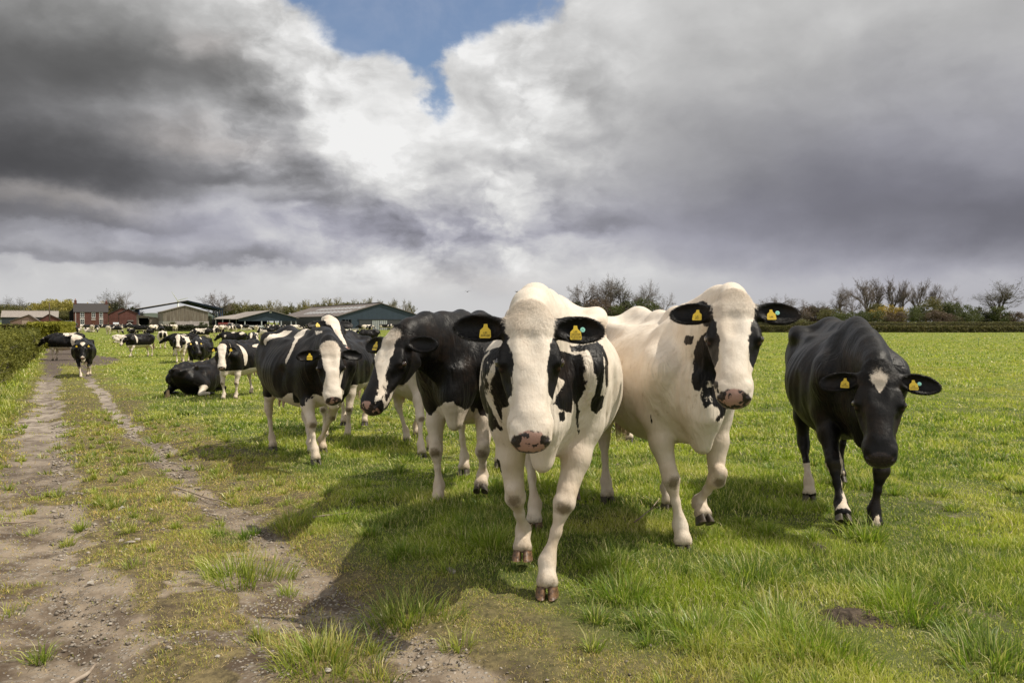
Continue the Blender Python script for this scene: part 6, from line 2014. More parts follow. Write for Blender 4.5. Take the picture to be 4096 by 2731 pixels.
# --- right tree line
for k, px, top, d, w, lb in [
    ('oak3', 3035, 1210, 330, 1.2, 'low bare tree right of the cream cow'),
    ('yew1', 3065, 1238, 320, 1.0, 'dark evergreen in the right tree line'),
    ('oak1', 3130, 1190, 335, 1.0, 'round bare tree behind the gap between the two right hand cows'),
    ('oak3', 3185, 1206, 345, 1.1, 'bare tree right of the round one in the gap'),
    ('brown1', 3215, 1222, 350, 1.6, 'long brown thicket in the right tree line'),
    ('oak2', 3285, 1210, 345, 1.2, 'bare tree just left of the black cow hips'),
    ('brown1', 3270, 1225, 352, 1.5, 'brown thicket left of the two slender trees'),
    ('olive2', 3330, 1230, 315, 1.3, 'olive bushes in front of the right tree line'),
    ('oak1', 3360, 1156, 320, .7, 'left slender bare tree above the black cow'),
    ('oak3', 3408, 1152, 322, .7, 'right slender bare tree above the black cow'),
    ('pop1', 3470, 1123, 330, .9, 'leftmost tall bare poplar of the row'),
    ('pop2', 3505, 1120, 335, .8, 'second tall bare poplar of the row'),
    ('pop1', 3560, 1124, 332, .8, 'third tall bare poplar of the row'),
    ('pop2', 3610, 1128, 330, .7, 'fourth bare poplar of the row'),
    ('pop1', 3672, 1126, 336, .7, 'fifth bare poplar of the row'),
    ('pop2', 3740, 1142, 334, .8, 'sixth bare poplar of the row with budding base'),
    ('oak3', 3792, 1155, 338, .7, 'small bare tree at the right end of the poplar row'),
    ('gold1', 3545, 1206, 300, 1.2, 'golden bush in front of the bare poplars'),
    ('olive1', 3505, 1202, 306, .8, 'olive bush behind the golden bush'),
    ('green2', 3625, 1224, 300, 1.1, 'green bush right of the golden bush'),
    ('green1', 3675, 1216, 304, .9, 'tall green bush in the right hedge belt'),
    ('olive2', 3735, 1190, 308, .9, 'budding green tree right of the poplars'),
    ('green1', 3790, 1200, 305, 1.0, 'green hawthorn in the right hedge belt'),
    ('green2', 3840, 1205, 302, .9, 'dark green hawthorn nearest the big lone tree'),
    ('brown1', 3760, 1240, 296, 1.6, 'low brown bramble in the right hedge belt'),
    ('green2', 3860, 1244, 296, 1.4, 'low green scrub left of the big lone tree'),
    ('dark1', 3920, 1226, 305, 1.0, 'dark bush at the foot of the big lone tree'),
    ('oak2', 3978, 1134, 320, 1.15, 'big lone bare tree at the right'),
    ('green1', 4000, 1218, 300, 1.2, 'rounded green bush under the big lone tree'),
    ('brown1', 4060, 1246, 300, 1.5, 'brown scrub at the right edge of the view'),
    ('green2', 3400, 1242, 300, 1.5, 'low green scrub behind the black cow'),
    ('green2', 3475, 1236, 298, 1.3, 'low green scrub left of the golden bush'),
    ('green1', 3060, 1268, 310, 2.4, 'low hedge bush at the left of the right tree line'),
    ('olive2', 3160, 1262, 305, 2.2, 'low bushes along the field edge in the gap'),
    ('brown1', 3580, 1246, 297, 1.6, 'low brown scrub below the golden bush')]:
    tree(k, px, top, d, lb, w)

# --- hedges: leaf faces over a twiggy body
def hedge(name, pts, width, height, n, size, mat, label, twigs=1500, top_noise=.12, core=True, trimmed=False, seed=1, cat='hedge'):
    rg = np.random.default_rng(seed)
    pts = [np.array(p, float) for p in pts]
    seg = [np.linalg.norm(b - a) for a, b in zip(pts[:-1], pts[1:])]
    cum = np.concatenate([[0], np.cumsum(seg)]); Lt = cum[-1]
    def along(s):
        s = np.clip(s, 0, Lt - 1e-6)
        i = np.clip(np.searchsorted(cum, s, 'right') - 1, 0, len(seg) - 1)
        P = np.array(pts); f = (s - cum[i]) / np.array(seg)[i]
        p = P[i] + (P[i + 1] - P[i]) * f[:, None]
        d = (P[i + 1] - P[i]) / np.array(seg)[i][:, None]
        return p, np.stack([-d[:, 1], d[:, 0]], 1)
    dist = lambda s: np.linalg.norm(along(s)[0], axis=1)
    # denser where nearer to the viewer
    s = rg.random(n * 3) * Lt
    pr = 1 / dist(s) ** 1.2; pr /= pr.max()
    s = s[rg.random(len(s)) < pr * 3][:n]
    if len(s) < n: s = np.concatenate([s, rg.random(n - len(s)) * Lt])
    p, nn = along(s)
    hn = height * (1 + (fbm(s * .8, 0 * s, 0, seed, 3) - .5) * 2 * top_noise)
    k = rg.random(n)
    vz = rg.random(n) ** .8; z_ = vz * height
    side = np.where(k < .42, -1, np.where(k < .70, 1, 0))
    bulge = (fbm(s * 1.1, z_ * 2.0, 0, seed + 3, 3) - .5) * (.75 if not trimmed else .05)
    off = np.where(side == 0, (rg.random(n) - .5) * width, side * width / 2) + side * bulge + rg.normal(0, .05 if not trimmed else .02, n) - side * width * .12 * (vz ** 3)
    z = np.where(side == 0, 1.0, vz) * hn + rg.normal(0, .05 if not trimmed else .02, n)
    if not trimmed:      # loose shoots standing out of the top
        z = z + np.where((side == 0) & (rg.random(n) < .22), np.abs(rg.normal(0, .14, n)), 0) * (fbm(s * 3, 0 * s, 0, seed + 12, 2) > .5)
    x = p[:, 0] + nn[:, 0] * off; y = p[:, 1] + nn[:, 1] * off
    # holes low down where twigs show
    hole = fbm(s * 1.5, z * 2.2, side * 3.0, seed + 7, 3)
    kp = (hole > .40 - .1 * z / height) | (z > .8 * height)
    if trimmed: kp = hole > .1
    x, y, z, s2 = x[kp], y[kp], z[kp], s[kp]
    for e_ in (0.0, Lt - 1e-4):       # leafy end faces
        ne = max(n // 22, 600)
        pe, nne = along(np.full(ne, e_)); oe = (rg.random(ne) - .5) * width; te = np.stack([nne[:, 1], -nne[:, 0]], 1)
        je = rg.normal(0, .06, ne) + (.10 if e_ else -.10)
        x = np.concatenate([x, pe[:, 0] + nne[:, 0] * oe + te[:, 0] * je]); y = np.concatenate([y, pe[:, 1] + nne[:, 1] * oe + te[:, 1] * je])
        z = np.concatenate([z, rg.random(ne) * height])
    dd = np.sqrt(x * x + y * y); m_ = len(x)
    sz = (size * (.6 + .8 * rg.random(m_)) * np.clip(dd / 24, .75, 6))[:, None]
    P3 = np.stack([x, y, z + ground_z(x, y)], 1)
    a = rg.normal(0, 1, (m_, 3)); a /= np.linalg.norm(a, axis=1)[:, None]; b = np.cross(a, rg.normal(0, 1, (m_, 3))); b /= np.linalg.norm(b, axis=1)[:, None]
    vs = np.stack([P3 - a * sz, P3 + b * sz * .6, P3 + a * sz, P3 - b * sz * .6], 1).reshape(-1, 3)
    i = np.arange(m_) * 4
    lv = np.clip(.55 * rg.random(m_) + .45 * smst(.35, .65, fbm(x * 1.3, y * 1.3, z * 1.3, seed + 9, 3)), 0, 1)
    o = empty(name, (0, 0, 0)); tag(o, label, cat)
    c0 = P3[0]; o.location = (0, 0, 0)
    link('foliage', mesh_np('foliage', vs, [np.stack([i, i + 1, i + 2, i + 3], 1)], LEAF[mat], False, {'lv': np.repeat(lv, 4)}), o)
    # woody core: a rough dark twig mass inside
    ns = max(int(Lt / 2.5), 2)
    sv = np.linspace(0, Lt, ns); pc, nc = along(sv)
    V, Fc = [], []
    prof = [(-.36, 0), (-.40, .45), (-.30, .86), (.30, .86), (.40, .45), (.36, 0)]
    for j in range(ns):
        h = height * (1 + (float(fbm(np.array([sv[j] * .8]), np.array([0.]), 0, seed, 3)[0]) - .5) * 2 * top_noise)
        for (u_, v_) in prof:
            xx, yy = pc[j] + nc[j] * u_ * width
            V.append((xx, yy, gz(xx, yy) - .05 + v_ * h))
    for j in range(ns - 1):
        for q in range(5):
            a0 = j * 6 + q; Fc.append((a0, a0 + 1, a0 + 7, a0 + 6))
    Fc += [tuple(range(5, -1, -1)), tuple(range((ns - 1) * 6, ns * 6))]
    mb = MB(); mb.v = V; mb.f = Fc
    mb.build('woody_core', simple_mat(name + '_core', (.030, .026, .014), (.065, .055, .028), 7, .95), o)
    if twigs:
        s = rg.random(twigs) ** 1.6 * min(Lt, 40)
        p, nn = along(s); off = (rg.random(twigs) - .5) * width * 1.1
        z0 = rg.random(twigs) * height * .8
        A = np.stack([p[:, 0] + nn[:, 0] * off, p[:, 1] + nn[:, 1] * off, z0], 1)
        A[:, 2] += ground_z(A[:, 0], A[:, 1])
        dv = rg.normal(0, 1, (twigs, 3)); dv[:, 2] = np.abs(dv[:, 2]) * .9; dv /= np.linalg.norm(dv, axis=1)[:, None]
        B = A + dv * (.25 + .45 * rg.random(twigs))[:, None]
        link('twigs', twig_mesh('twigs', A, B, np.full(twigs, .005), BARKS['grey'], .004), o)
    return o
hedge('hawthorn_hedge', [(-9.75, 12.0), (-18.3, 25.5), (-33.4, 51.0)], 1.4, 1.42, 120000, .026, 'hedge', 'hawthorn hedge with fresh yellow green leaves along the left side of the track', 1300, .10, seed=2)
hedge('trimmed_hedge', [(-37.3, 59), (-48.6, 80)], 2.3, 2.0, 26000, .045, 'bright', 'tall neatly trimmed bright green hedge at the far end of the track hedge', 0, .03, trimmed=True, seed=3)
hedge('yard_hedge', [at(-60, 150)[:2], at(172, 150)[:2]], 1.6, 1.15, 9000, .030, 'hedgeb', 'low dark clipped hedge in front of the brick sheds', 0, .05, seed=4)
hedge('yard_bank_hedge', [at(545, 150)[:2], at(890, 158)[:2]], 2.0, 1.0, 12000, .030, 'dark', 'dark scrubby hedge bank in front of the timber barn', 0, .25, seed=5)
hedge('field_hedge', [at(2850, 128)[:2], at(3650, 134)[:2], at(4500, 150)[:2]], 1.6, 1.05, 26000, .026, 'hedgeb', 'nearer low brown green hedge across the right hand field', 0, .16, seed=6)
hedge('field_hedge', [at(2450, 255)[:2], at(3600, 262)[:2], at(4700, 280)[:2]], 2.5, 1.8, 30000, .026, 'olive', 'farther taller dark hedge below the right tree line', 0, .14, seed=7)
hedge('field_hedge', [at(1690, 330)[:2], at(2300, 330)[:2]], 2.5, 1.6, 7000, .026, 'hedgeb', 'short dark hedge right of the two poles by the largest shed', 0, .14, seed=8)
# --- hills on the horizon
def hill(px0, px1, top, d, label):
    x0, x1 = (px0 - 2048) / F * d, (px1 - 2048) / F * d
    n = 60; V = []; Fs = []
    for i in range(n + 1):
        f = i / n; x = x0 + (x1 - x0) * f
        h = (HOR - top) / F * d * (math.sin(math.pi * f) ** .8) * (.75 + .5 * float(fbm(np.array([f * 5.0]), np.array([px0 * .01]), 0, 3, 3)[0]))
        for (dy, hh_) in ((-d * .12, -20), (0, h), (d * .15, -20)): V.append((x, d + dy, hh_))
    for i in range(n):
        for k in range(2): a = i * 3 + k; Fs.append((a, a + 3, a + 4, a + 1))
    mb = MB(); mb.v = V; mb.f = Fs
    o = mb.build('hill', simple_mat('hill_%d' % px0, (.05, .07, .05), (.09, .10, .07), .01), None, True)
    tag(o, label, None, None, 'structure')
hill(-900, 190, 1190, 5200, 'dark wooded hill on the far left horizon')
hill(420, 1050, 1245, 5400, 'low distant hill seen under the steel roof')

# ================================================================== THE REST OF THE HERD
def mid(px, py, rz, pose, spec, seed, label, h=.014, scale=1.0, group='herd spread over the pasture', d=None, **kw):
    d = dist_py(py) if d is None else d
    x = (px - 2048) / F * d
    o, co, q = make_cow(pose, h, spec, seed, (x, d, gz(x, d)), R(rz), label, group, scale=scale, **kw)
    return o
T1 = [(1, ['204'], False, .09, 1.0), (-1, ['204'], False, .09, 1.0)]
o = mid(967, 1585, -98, Pose(poll=(1.16, .14, 1.32), yaw=26, pitch=62, fr=dict(p=(.72, -.10, 0)), hl=dict(p=(-.85, .15, 0))),
    dict(base='black', face='wide', nose='mixed', legs_white=.70, blobs=[(-1, (-.45, .25, 1.25), (.45, .12, .05)), (-1, (.42, .30, 1.1), (.06, .3, .30)), (-1, (.1, .3, .62), (.4, .3, .12))]), 31,
    'collared black and white cow with white face standing behind the lying black one', h=.012, tags=T1)
# collar
def collar(o, pose, name='collar'):
    mb = MB(); c = pose.poll * .5 + V3(.62, 0, 1.10 + pose.dz) * .5 + V3(.02, 0, -.01)
    ax = nrm(pose.H(0, 0, -.1) - V3(.62, 0, 1.10 + pose.dz)); s1 = nrm(np.cross(ax, V3(0, 0, 1))); s2 = np.cross(s1, ax)
    n = 28; V = []
    for i in range(n):
        a = 2 * math.pi * i / n
        for e, rr_ in ((-.02, 1.0), (.02, 1.0), (.02, 1.03), (-.02, 1.03)):
            V.append(tuple(c + s1 * math.cos(a) * .128 * rr_ + s2 * math.sin(a) * .195 * rr_ + ax * e))
    mb.v = V
    for i in range(n):
        j = (i + 1) % n
        for k in range(4): mb.f.append((i * 4 + k, j * 4 + k, j * 4 + (k + 1) % 4, i * 4 + (k + 1) % 4))
    return mb.build(name, M_COLL, o, True)
p_ = Pose(poll=(1.16, .14, 1.32), yaw=18, pitch=62); collar(o, p_)
p_ = Pose(poll=(1.02, -.10, .98), yaw=-40, pitch=30, lying=True)
o = mid(790, 1575, 80, p_, dict(base='black', face='none', nose='dark', blobs=[(-1, (-.5, -.5, .1), (.2, .2, .2))]), 32,
    'black cow with pale collar lying down with its back to the viewer', h=.012); collar(o, p_)
mid(800, 1495, -80, Pose(poll=(1.15, .12, 1.30), yaw=35, pitch=50), dict(base='black', face='star', nose='dark', legs_white=.55, blobs=[(-1, (.2, 0, 1.38), (.12, .15, .08))]), 33,
    'black cow with small white star squeezed in behind the collared cow', tags=T1)
mid(728, 1448, -76, Pose(poll=(1.16, .02, 1.34), yaw=6, pitch=62, fr=dict(p=(.76, -.12, 0))), dict(black=.5, face='wide', nose='pink', legs_white=.7), 34,
    'white faced cow facing the viewer left of the crowded group')
mid(735, 1422, 172, Pose(poll=(1.2, 0, 1.2), yaw=0, pitch=35), dict(base='black', face='none', nose='dark', legs_white=.4, blobs=[(-1, (.35, .3, 1.2), (.06, .3, .3))]), 35,
    'dark cow standing sideways behind the white faced one, head to the left')
mid(806, 1362, 178, Pose(poll=(1.2, 0, 1.1), yaw=0, pitch=50, tail=dict(side=[(-1.15, 0, 1.1), (-1.3, -.05, .8)])), dict(black=.42, face='wide', legs_white=.75), 136,
    'patchy white and black cow sideways in front of the dark scrubby hedge bank', h=.02)
mid(558, 1425, -112, Pose(poll=(1.18, .1, 1.26), yaw=-15, pitch=60, fl=dict(p=(.85, .15, .0)), fr=dict(p=(.50, -.15, 0))), dict(base='black', face='wide', nose='mixed', legs_white=.72, blobs=[(-1, (.45, .3, 1.15), (.05, .3, .3)), (-1, (-.3, 0, .6), (.5, .5, .14))]), 37,
    'black cow with white shoulder stripe and white legs walking to the left')
mid(650, 1391, 116, Pose(poll=(1.2, 0, 1.05), yaw=0, pitch=50), dict(base='white', face='wide', blobs=[(1, (-.9, .14, 1.08), (.3, .12, .24)), (1, (-.9, -.14, 1.08), (.3, .12, .24))]), 38,
    'white cow with two black rump patches seen straight from behind')
mid(490, 1366, 5, Pose(poll=(1.05, .05, .88), yaw=20, pitch=35, lying=True), dict(base='white', face='blaze', blobs=[(1, (.6, 0, .5), (.12, .5, .2)), (1, (0, -.4, .3), (.12, .2, .12))]), 39,
    'mostly white cow lying on the grass with its head to the right')
mid(335, 1500, -62, Pose(poll=(1.16, 0, 1.28), yaw=0, pitch=66, fr=dict(p=(.80, -.08, 0)), fl=dict(p=(.45, .12, .06), fold=(-.03, 0, .13))), dict(base='black', face=([-.05, .0, .04, .10, .18, .4, .5, .55], [.07, .08, .06, .02, -.05, -.05, .06, .08]), nose='mixed', legs_white=.42, blobs=[(-1, (.8, 0, .62), (.12, .1, .14))]), 40,
    'black cow with white forehead walking down the track towards the viewer', tags=T1)
mid(258, 1438, 174, Pose(poll=(1.20, .05, 1.25), yaw=0, pitch=48), dict(base='black', face='blaze', legs_white=.72, blobs=[(-1, (-.8, 0, 1.1), (.26, .5, .5)), (-1, (-.4, 0, 1.36), (.4, .14, .08))]), 41,
    'black cow with white hindquarters standing sideways on the track by the hedge')
mid(268, 1415, 200, Pose(poll=(1.15, 0, 1.2)), dict(black=.6), 42, 'cow mostly hidden between the two cows on the track', h=.02)
mid(290, 1352, 195, Pose(poll=(1.10, .1, .62), yaw=0, pitch=70), dict(black=.35, face='none', legs_white=.7), 43, 'white and black cow grazing at the end of the hedge', h=.018)
mid(935, 1404, 168, Pose(poll=(1.2, 0, 1.24), yaw=0, pitch=45), dict(base='black', face='blaze', legs_white=.6, blobs=[(-1, (-.75, 0, 1.3), (.16, .5, .12)), (-1, (0, .1, 1.36), (.14, .2, .06)), (-1, (.5, .2, 1.1), (.1, .3, .1))]), 44,
    'black cow with white marks on its back sideways behind the collared cow')
mid(1062, 1356, 184, Pose(poll=(1.12, 0, .60), yaw=0, pitch=72), dict(black=.5, face='none', legs_white=.7), 145, 'mottled cow grazing with head down to the left, in front of the cattle shed', h=.02)
mid(1455, 1522, 20, Pose(poll=(1.05, .05, .88), yaw=20, pitch=35, lying=True), dict(base='white', face='blaze', blobs=[(1, (-.5, -.4, .45), (.22, .3, .15)), (1, (-.2, -.35, .2), (.25, .3, .1))]), 46,
    'white cow with black spots lying down just left of the lowered blaze faced head', h=.018)
mid(1475, 1377, 200, Pose(poll=(1.12, 0, .60), yaw=0, pitch=72), dict(base='black', face='none', legs_white=.5), 47, 'black cow grazing in front of the large shed doors', h=.02)
mid(1442, 1376, 150, Pose(lying=True, poll=(1.0, 0, .9), pitch=30), dict(base='black', face='none'), 48, 'black cow lying beside the grazing one before the large shed', h=.02)
mid(1010, 1412, -75, Pose(poll=(1.15, 0, 1.3), yaw=0, pitch=60), dict(black=.6), 49, 'cow showing only its back between the collared cow and the left front cow', h=.02)

# far cows: a few bodies, several coats, copied
FARP = {'stand': Pose(poll=(1.2, 0, 1.24), pitch=45), 'walk': Pose(poll=(1.2, .05, 1.2), yaw=5, pitch=45, fl=dict(p=(.85, .14, 0)), fr=dict(p=(.45, -.14, 0)), hl=dict(p=(-.95, .15, 0)), hr=dict(p=(-.45, -.15, 0))),
        'graze': Pose(poll=(1.10, .05, .60), pitch=70), 'lie': Pose(poll=(1.03, .05, .9), yaw=15, pitch=35, lying=True)}
FARM = {}
_rs = random.Random(4)
for kind, po in FARP.items():
    f = cow_field(po, .034, False); co, q = f.surface(1)
    for v, (bl, lw) in enumerate(((.30, .7), (.5, .7), (.68, .6), (.93, .4), (.12, .8))):
        at_ = paint(po, co, 200 + v * 7 + len(kind), dict(black=bl, legs_white=lw, face=['blaze', 'wide', 'star', 'none', 'wide'][v]))
        FARM[kind, v] = mesh_np('cow', co, [q], MC['mixed'], True, at_)
VN = ['white cow with black patches', 'evenly black and white cow', 'black cow with white patches', 'nearly all black cow', 'cream white cow']
KN = {'stand': 'standing', 'walk': 'walking', 'graze': 'grazing head down', 'lie': 'lying down'}
def dirn(rz):
    a = (rz + 360) % 360
    return 'facing right' if a < 50 or a > 310 else 'facing away' if a < 130 else 'facing left' if a < 230 else 'facing the viewer'
far = [ # px, feet row, kind, coat, heading
 (327, 1321, 'stand', 0, -70, 'below the left house window'), (349, 1322, 'stand', 3, -100, 'left of the farmhouse door'), (371, 1331, 'stand', 0, 110, 'under the farmhouse door'),
 (357, 1331, 'lie', 4, 10, 'below the farmhouse door'), (388, 1332, 'graze', 2, -60, 'under the right house windows'), (414, 1324, 'graze', 3, 20, 'under the right end of the farmhouse'),
 (434, 1339, 'stand', 0, 115, 'below the house corner'), (446, 1333, 'graze', 3, -10, 'right of the house corner'), (459, 1325, 'stand', 1, -60, 'by the small garden canopy'), (463, 1338, 'graze', 3, 0, 'just right of the house corner cow'),
 (486, 1330, 'stand', 2, 100, 'left of the white porch'), (503, 1327, 'walk', 3, 180, 'before the white porch'), (518, 1324, 'stand', 1, 170, 'right of the white porch'), (538, 1325, 'stand', 3, 160, 'before the brick granary'),
 (532, 1334, 'lie', 3, 0, 'before the brick granary'), (562, 1337, 'walk', 3, 5, 'in front of the cart shed bay'), (556, 1322, 'stand', 0, -60, 'left in the cart shed bay'), (590, 1334, 'lie', 3, 20, 'below the cart shed'),
 (614, 1333, 'stand', 4, 80, 'right of the cart shed bay'), (632, 1322, 'stand', 1, 170, 'by the corner of the timber barn'), (652, 1318, 'stand', 0, 160, 'at the left corner of the timber barn'), (676, 1325, 'stand', 0, 70, 'left of the small pale bush'),
 (645, 1345, 'stand', 3, 120, 'behind the white cow seen from behind'), (701, 1328, 'stand', 4, 100, 'in front of the timber barn sheets'), (757, 1323, 'graze', 3, 180, 'below the middle of the timber barn'), (745, 1316, 'lie', 2, 0, 'under the timber barn middle'),
 (846, 1331, 'lie', 2, 0, 'left of the red lorry'), (864, 1330, 'stand', 0, -80, 'just left of the red lorry'), (876, 1329, 'lie', 3, 10, 'below the red lorry'), (889, 1329, 'stand', 4, 90, 'in front of the red lorry'), (905, 1325, 'stand', 3, 20, 'covering the lorry wheels'),
 (921, 1330, 'stand', 0, 60, 'right of the red lorry'), (934, 1329, 'stand', 0, 80, 'second right of the red lorry'), (952, 1330, 'stand', 1, 70, 'at the left post of the cattle shed'), (967, 1322, 'walk', 2, 10, 'under the left end of the blue gable'),
 (982, 1323, 'stand', 2, -30, 'before the cattle shed wall'), (992, 1321, 'lie', 4, 0, 'before the cattle shed wall'), (1003, 1320, 'lie', 2, 180, 'before the cattle shed wall'), (1014, 1320, 'lie', 3, 0, 'below the middle shed post'), (1027, 1331, 'stand', 0, 100, 'under the middle of the cattle shed'),
 (1044, 1318, 'lie', 1, 0, 'right of the middle shed post'), (1070, 1318, 'stand', 1, 60, 'below the cattle shed sign'), (1083, 1320, 'lie', 2, 180, 'right below the cattle shed sign'), (1098, 1339, 'graze', 3, 185, 'behind the mottled grazing cow'), (1103, 1322, 'stand', 2, 170, 'before the right shed opening'),
 (1118, 1317, 'lie', 3, 0, 'before the right shed opening'), (1135, 1331, 'stand', 1, 90, 'left of the cream cow near the sheds'), (1150, 1327, 'walk', 3, 0, 'between the two pale cows near the sheds'), (1158, 1318, 'lie', 0, 0, 'left of the cream far cow'),
 (1176, 1326, 'stand', 4, 25, 'at the right corner of the cattle shed'), (1197, 1320, 'lie', 1, 10, 'before the dark side of the large shed'), (1213, 1316, 'lie', 3, 180, 'before the dark side of the large shed'), (1231, 1318, 'stand', 2, -60, 'left of the raised black and white head'),
 (1370, 1322, 'stand', 0, 170, 'by the translucent panel'), (1404, 1344, 'lie', 2, 0, 'below the left opening of the large shed'), (1378, 1338, 'lie', 4, 0, 'beside the raised head'), (1455, 1330, 'stand', 3, 200, 'left of the large shed doors'),
 (1482, 1335, 'stand', 1, 100, 'before the large shed doors'), (1470, 1331, 'walk', 1, 30, 'before the large shed doors'), (1534, 1322, 'stand', 2, 10, 'right of the translucent doors'), (1556, 1322, 'stand', 3, 10, 'second right of the translucent doors'), (1574, 1322, 'stand', 2, 175, 'third right of the translucent doors'),
]
ordw = ['', 'again ', 'also ']
used = {}
for (px, py, kind, v, rz, where) in far:
    d = dist_py(py); x = (px - 2048) / F * d
    o = link('cow', FARM[kind, v]); o.location = (x, d, gz(x, d)); o.rotation_euler = (0, 0, R(rz)); s_ = .97 + .06 * _rs.random(); o.scale = (s_,) * 3
    lb = 'distant %s %s %s' % (VN[v], KN[kind], where)
    if len(lb.split()) <= 12: lb = 'distant %s %s, %s, %s' % (VN[v], KN[kind], dirn(rz), where)
    if len(lb.split()) > 16: print('LONG', lb)
    tag(o, lb, 'cow', 'distant cows in front of the farm')

# ================================================================== STONES, STICKS, DUNG, STAKE, BIRDS
STONE = simple_mat('stone', (.20, .17, .145), (.42, .38, .33), 14, .85, bump=.02)
STONEW = simple_mat('white_stone', (.30, .27, .23), (.48, .44, .39), 9, .85, bump=.01)
def stone(px, py, w, label, mat=STONE, seed=0, flat=.6):
    d = dist_py(py); x = (px - 2048) / F * d; rg = np.random.default_rng(seed)
    s = w / F * d / 2
    me = sphere_mesh('stone', 1.0, mat, 14, 9)
    co = np.empty(len(me.vertices) * 3); me.vertices.foreach_get('co', co); co = co.reshape(-1, 3)
    for _ in range(11):       # knock flat facets off
        n = rg.normal(0, 1, 3); n /= np.linalg.norm(n); k = .42 + .3 * rg.random()
        e = np.clip(co @ n - k, 0, None); co -= e[:, None] * n
    co *= (1 + (fbm(co[:, 0] * 2 + seed, co[:, 1] * 2, co[:, 2] * 2, seed, 3) - .5) * .3)[:, None]
    co *= np.array([1, .75, flat]) * s
    me.vertices.foreach_set('co', co.ravel()); me.polygons.foreach_set('use_smooth', [False] * len(me.polygons)); me.update()
    o = link('stone', me); o.location = (x, d, gz(x, d) + s * flat * .35); o.rotation_euler = (0, 0, rg.random() * 6)
    tag(o, label, 'stone')
stone(480, 2015, 52, 'pale white stone lying alone on the grassy strip of the track', STONEW, 11, .7)
stone(500, 2160, 60, 'flat brown stone in the little heap below the white stone', STONE, 2, .4)
stone(472, 2150, 34, 'grey stone at the left of the little heap below the white stone', STONE, 3)
stone(540, 2147, 36, 'grey stone at the right of the little heap below the white stone', STONE, 4)
stone(350, 2325, 46, 'half buried pale stone on the left of the lower track', STONEW, 5, .45)
stone(858, 2667, 34, 'small pale stone near the bottom edge, left of the centre', STONEW, 6)
stone(1290, 2592, 46, 'pale angular stone on the right rut near the bottom', STONEW, 7, .7)
stone(1300, 2715, 50, 'flat pale stone cut by the bottom edge of the view', STONEW, 8, .4)
stone(280, 2250, 36, 'small stone at the edge of the left rut', STONE, 9)
stone(1800, 2300, 60, 'brown clod shaped stone in the shadow left of the front hoof', STONE, 10, .5)
WOOD = simple_mat('dead_wood', (.20, .15, .11), (.36, .30, .24), 12, .9)
def stick(pts, r, label, twigs=()):
    P = []
    for px, py, up in pts:
        d = dist_py(py); x = (px - 2048) / F * d; P.append(Vector((x, d, gz(x, d) + up)))
    o = P[0].copy(); mb = MB()
    Q = [P[0]]
    rr = random.Random(int(pts[0][0]))
    for a, b in zip(P[:-1], P[1:]):
        for k in range(1, 4): Q.append(a.lerp(b, k / 3) + Vector((rr.gauss(0, .004), rr.gauss(0, .008), rr.gauss(0, .004))))
    mb.tube([q - o for q in Q], list(np.linspace(r, r * .5, len(Q))), 7)
    for i, dv in twigs: mb.tube([Q[i] - o, Q[i] - o + Vector(dv)], [r * .5, r * .2], 5)
    s = mb.build('stick', WOOD, None, True); s.location = o; tag(s, label, 'stick')
stick([(690, 1944, .03), (800, 1960, .03), (915, 1985, .02)], .009, 'long thin dead stick lying across the grass of the track', [(3, (.02, .04, .05))])
stick([(1246, 2082, .03), (1395, 2072, .04)], .008, 'short straight stick at the edge of the front shadow')
stick([(226, 2729, .01), (320, 2690, .02), (357, 2643, .02)], .010, 'brown broken stick in the bottom left corner')
stick([(0, 2066, .02), (140, 2045, .02)], .007, 'thin stick on the stones at the left edge of the view')
stick([(2540, 2118, .04), (2600, 2100, .09), (2640, 2062, .12)], .005, 'forked twig standing in the grass between the cream cow legs', [(3, (.06, .02, .02)), (4, (.05, -.02, .05))])
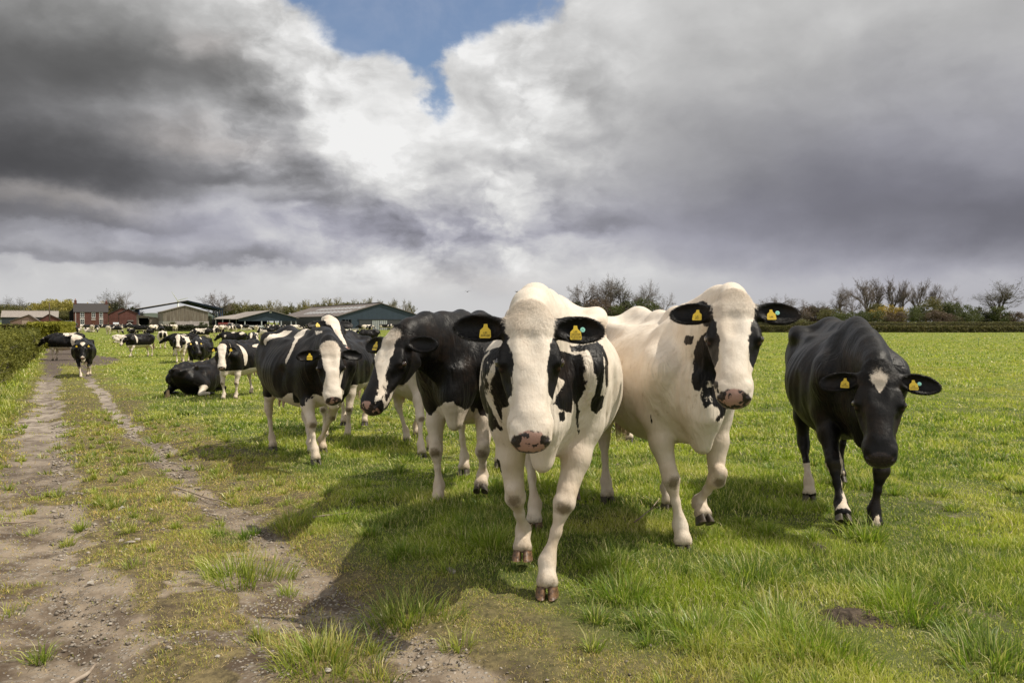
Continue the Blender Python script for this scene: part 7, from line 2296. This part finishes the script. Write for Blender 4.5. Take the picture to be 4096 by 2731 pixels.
# dung
DUNG = simple_mat('dung', (.030, .022, .015), (.085, .062, .042), 30, .8, bump=.03)
def dung(px, py, w, label, seed):
    d = dist_py(py); x = (px - 2048) / F * d; n = 44
    s = w / F * d / 2
    g = np.linspace(-1.1, 1.1, n); A, B = np.meshgrid(g, g); r = np.sqrt(A * A + B * B)
    hgt = smst(1.0, .35, r + (fbm(A * 2.5, B * 2.5, 0, seed, 3) - .5) * .7) * (.35 + .9 * fbm(A * 3.5, B * 3.5, 0, seed + 4, 4)) * s * .28 - .014
    I = np.arange(n * n).reshape(n, n)
    me = mesh_np('cow_dung', np.stack([A * s, B * s * .8, hgt], -1), [np.stack([I[:-1, :-1], I[:-1, 1:], I[1:, 1:], I[1:, :-1]], -1).reshape(-1, 4)], DUNG, True)
    o = link('cow_dung', me); o.location = (x, d, gz(x, d) + .015); tag(o, label, 'cow dung')
dung(3400, 2478, 250, 'large dark dried cow dung heap in the near right grass', 3)
dung(2560, 2345, 150, 'smaller crumbling cow dung right of the front hoof', 5)
dung(3760, 2430, 140, 'cow dung half hidden by a tussock at the right', 8)
# stake in the right field
x, y, z = at(3915, 62)
o = empty('fence_stake', (x, y, z)); tag(o, 'thin green electric fence stake alone in the right field', 'stake')
mb = MB(); mb.tube([(0, 0, -.1), (0, 0, .72)], [.018, .014], 6); mb.build('rod', simple_mat('stake_green', (.05, .13, .09), (.07, .16, .11)), o, True)
mb = MB()
for z_ in (.35, .55, .70): mb.tube([(-.03, 0, z_), (.03, 0, z_)], .008, 5)
mb.build('clips', simple_mat('stake_clip', (.05, .05, .05), (.1, .1, .1)), o)
# two birds high over the shed
def bird(px, py, d, sp, label, rz):
    x, y, z = at(px, d, py); mb = MB()
    mb.tube([(-.22, 0, 0), (-.1, 0, .01), (.06, 0, .01), (.18, 0, .0)], [.012, .05, .055, .015], 6)
    for q in (1, -1):
        mb.add([(.06, .03 * q, .02), (-.08, .03 * q, .02), (-.12, sp * .5 * q, .10), (.02, sp * .5 * q, .11), (-.10, sp * q, .04), (-.05, sp * q, .045)], [(0, 1, 2, 3), (3, 2, 4, 5)])
    o = mb.build('bird', simple_mat('bird', (.03, .03, .03), (.06, .06, .06)), None, False); o.location = (x, y, z); o.rotation_euler = (0, .0, rz); tag(o, label, 'bird')
bird(1870, 1167, 90, .5, 'small flying bird above the black cow back, left of the other', 1.2)
bird(2068, 1168, 90, .5, 'small flying bird above the front cow, right of the other', .6)
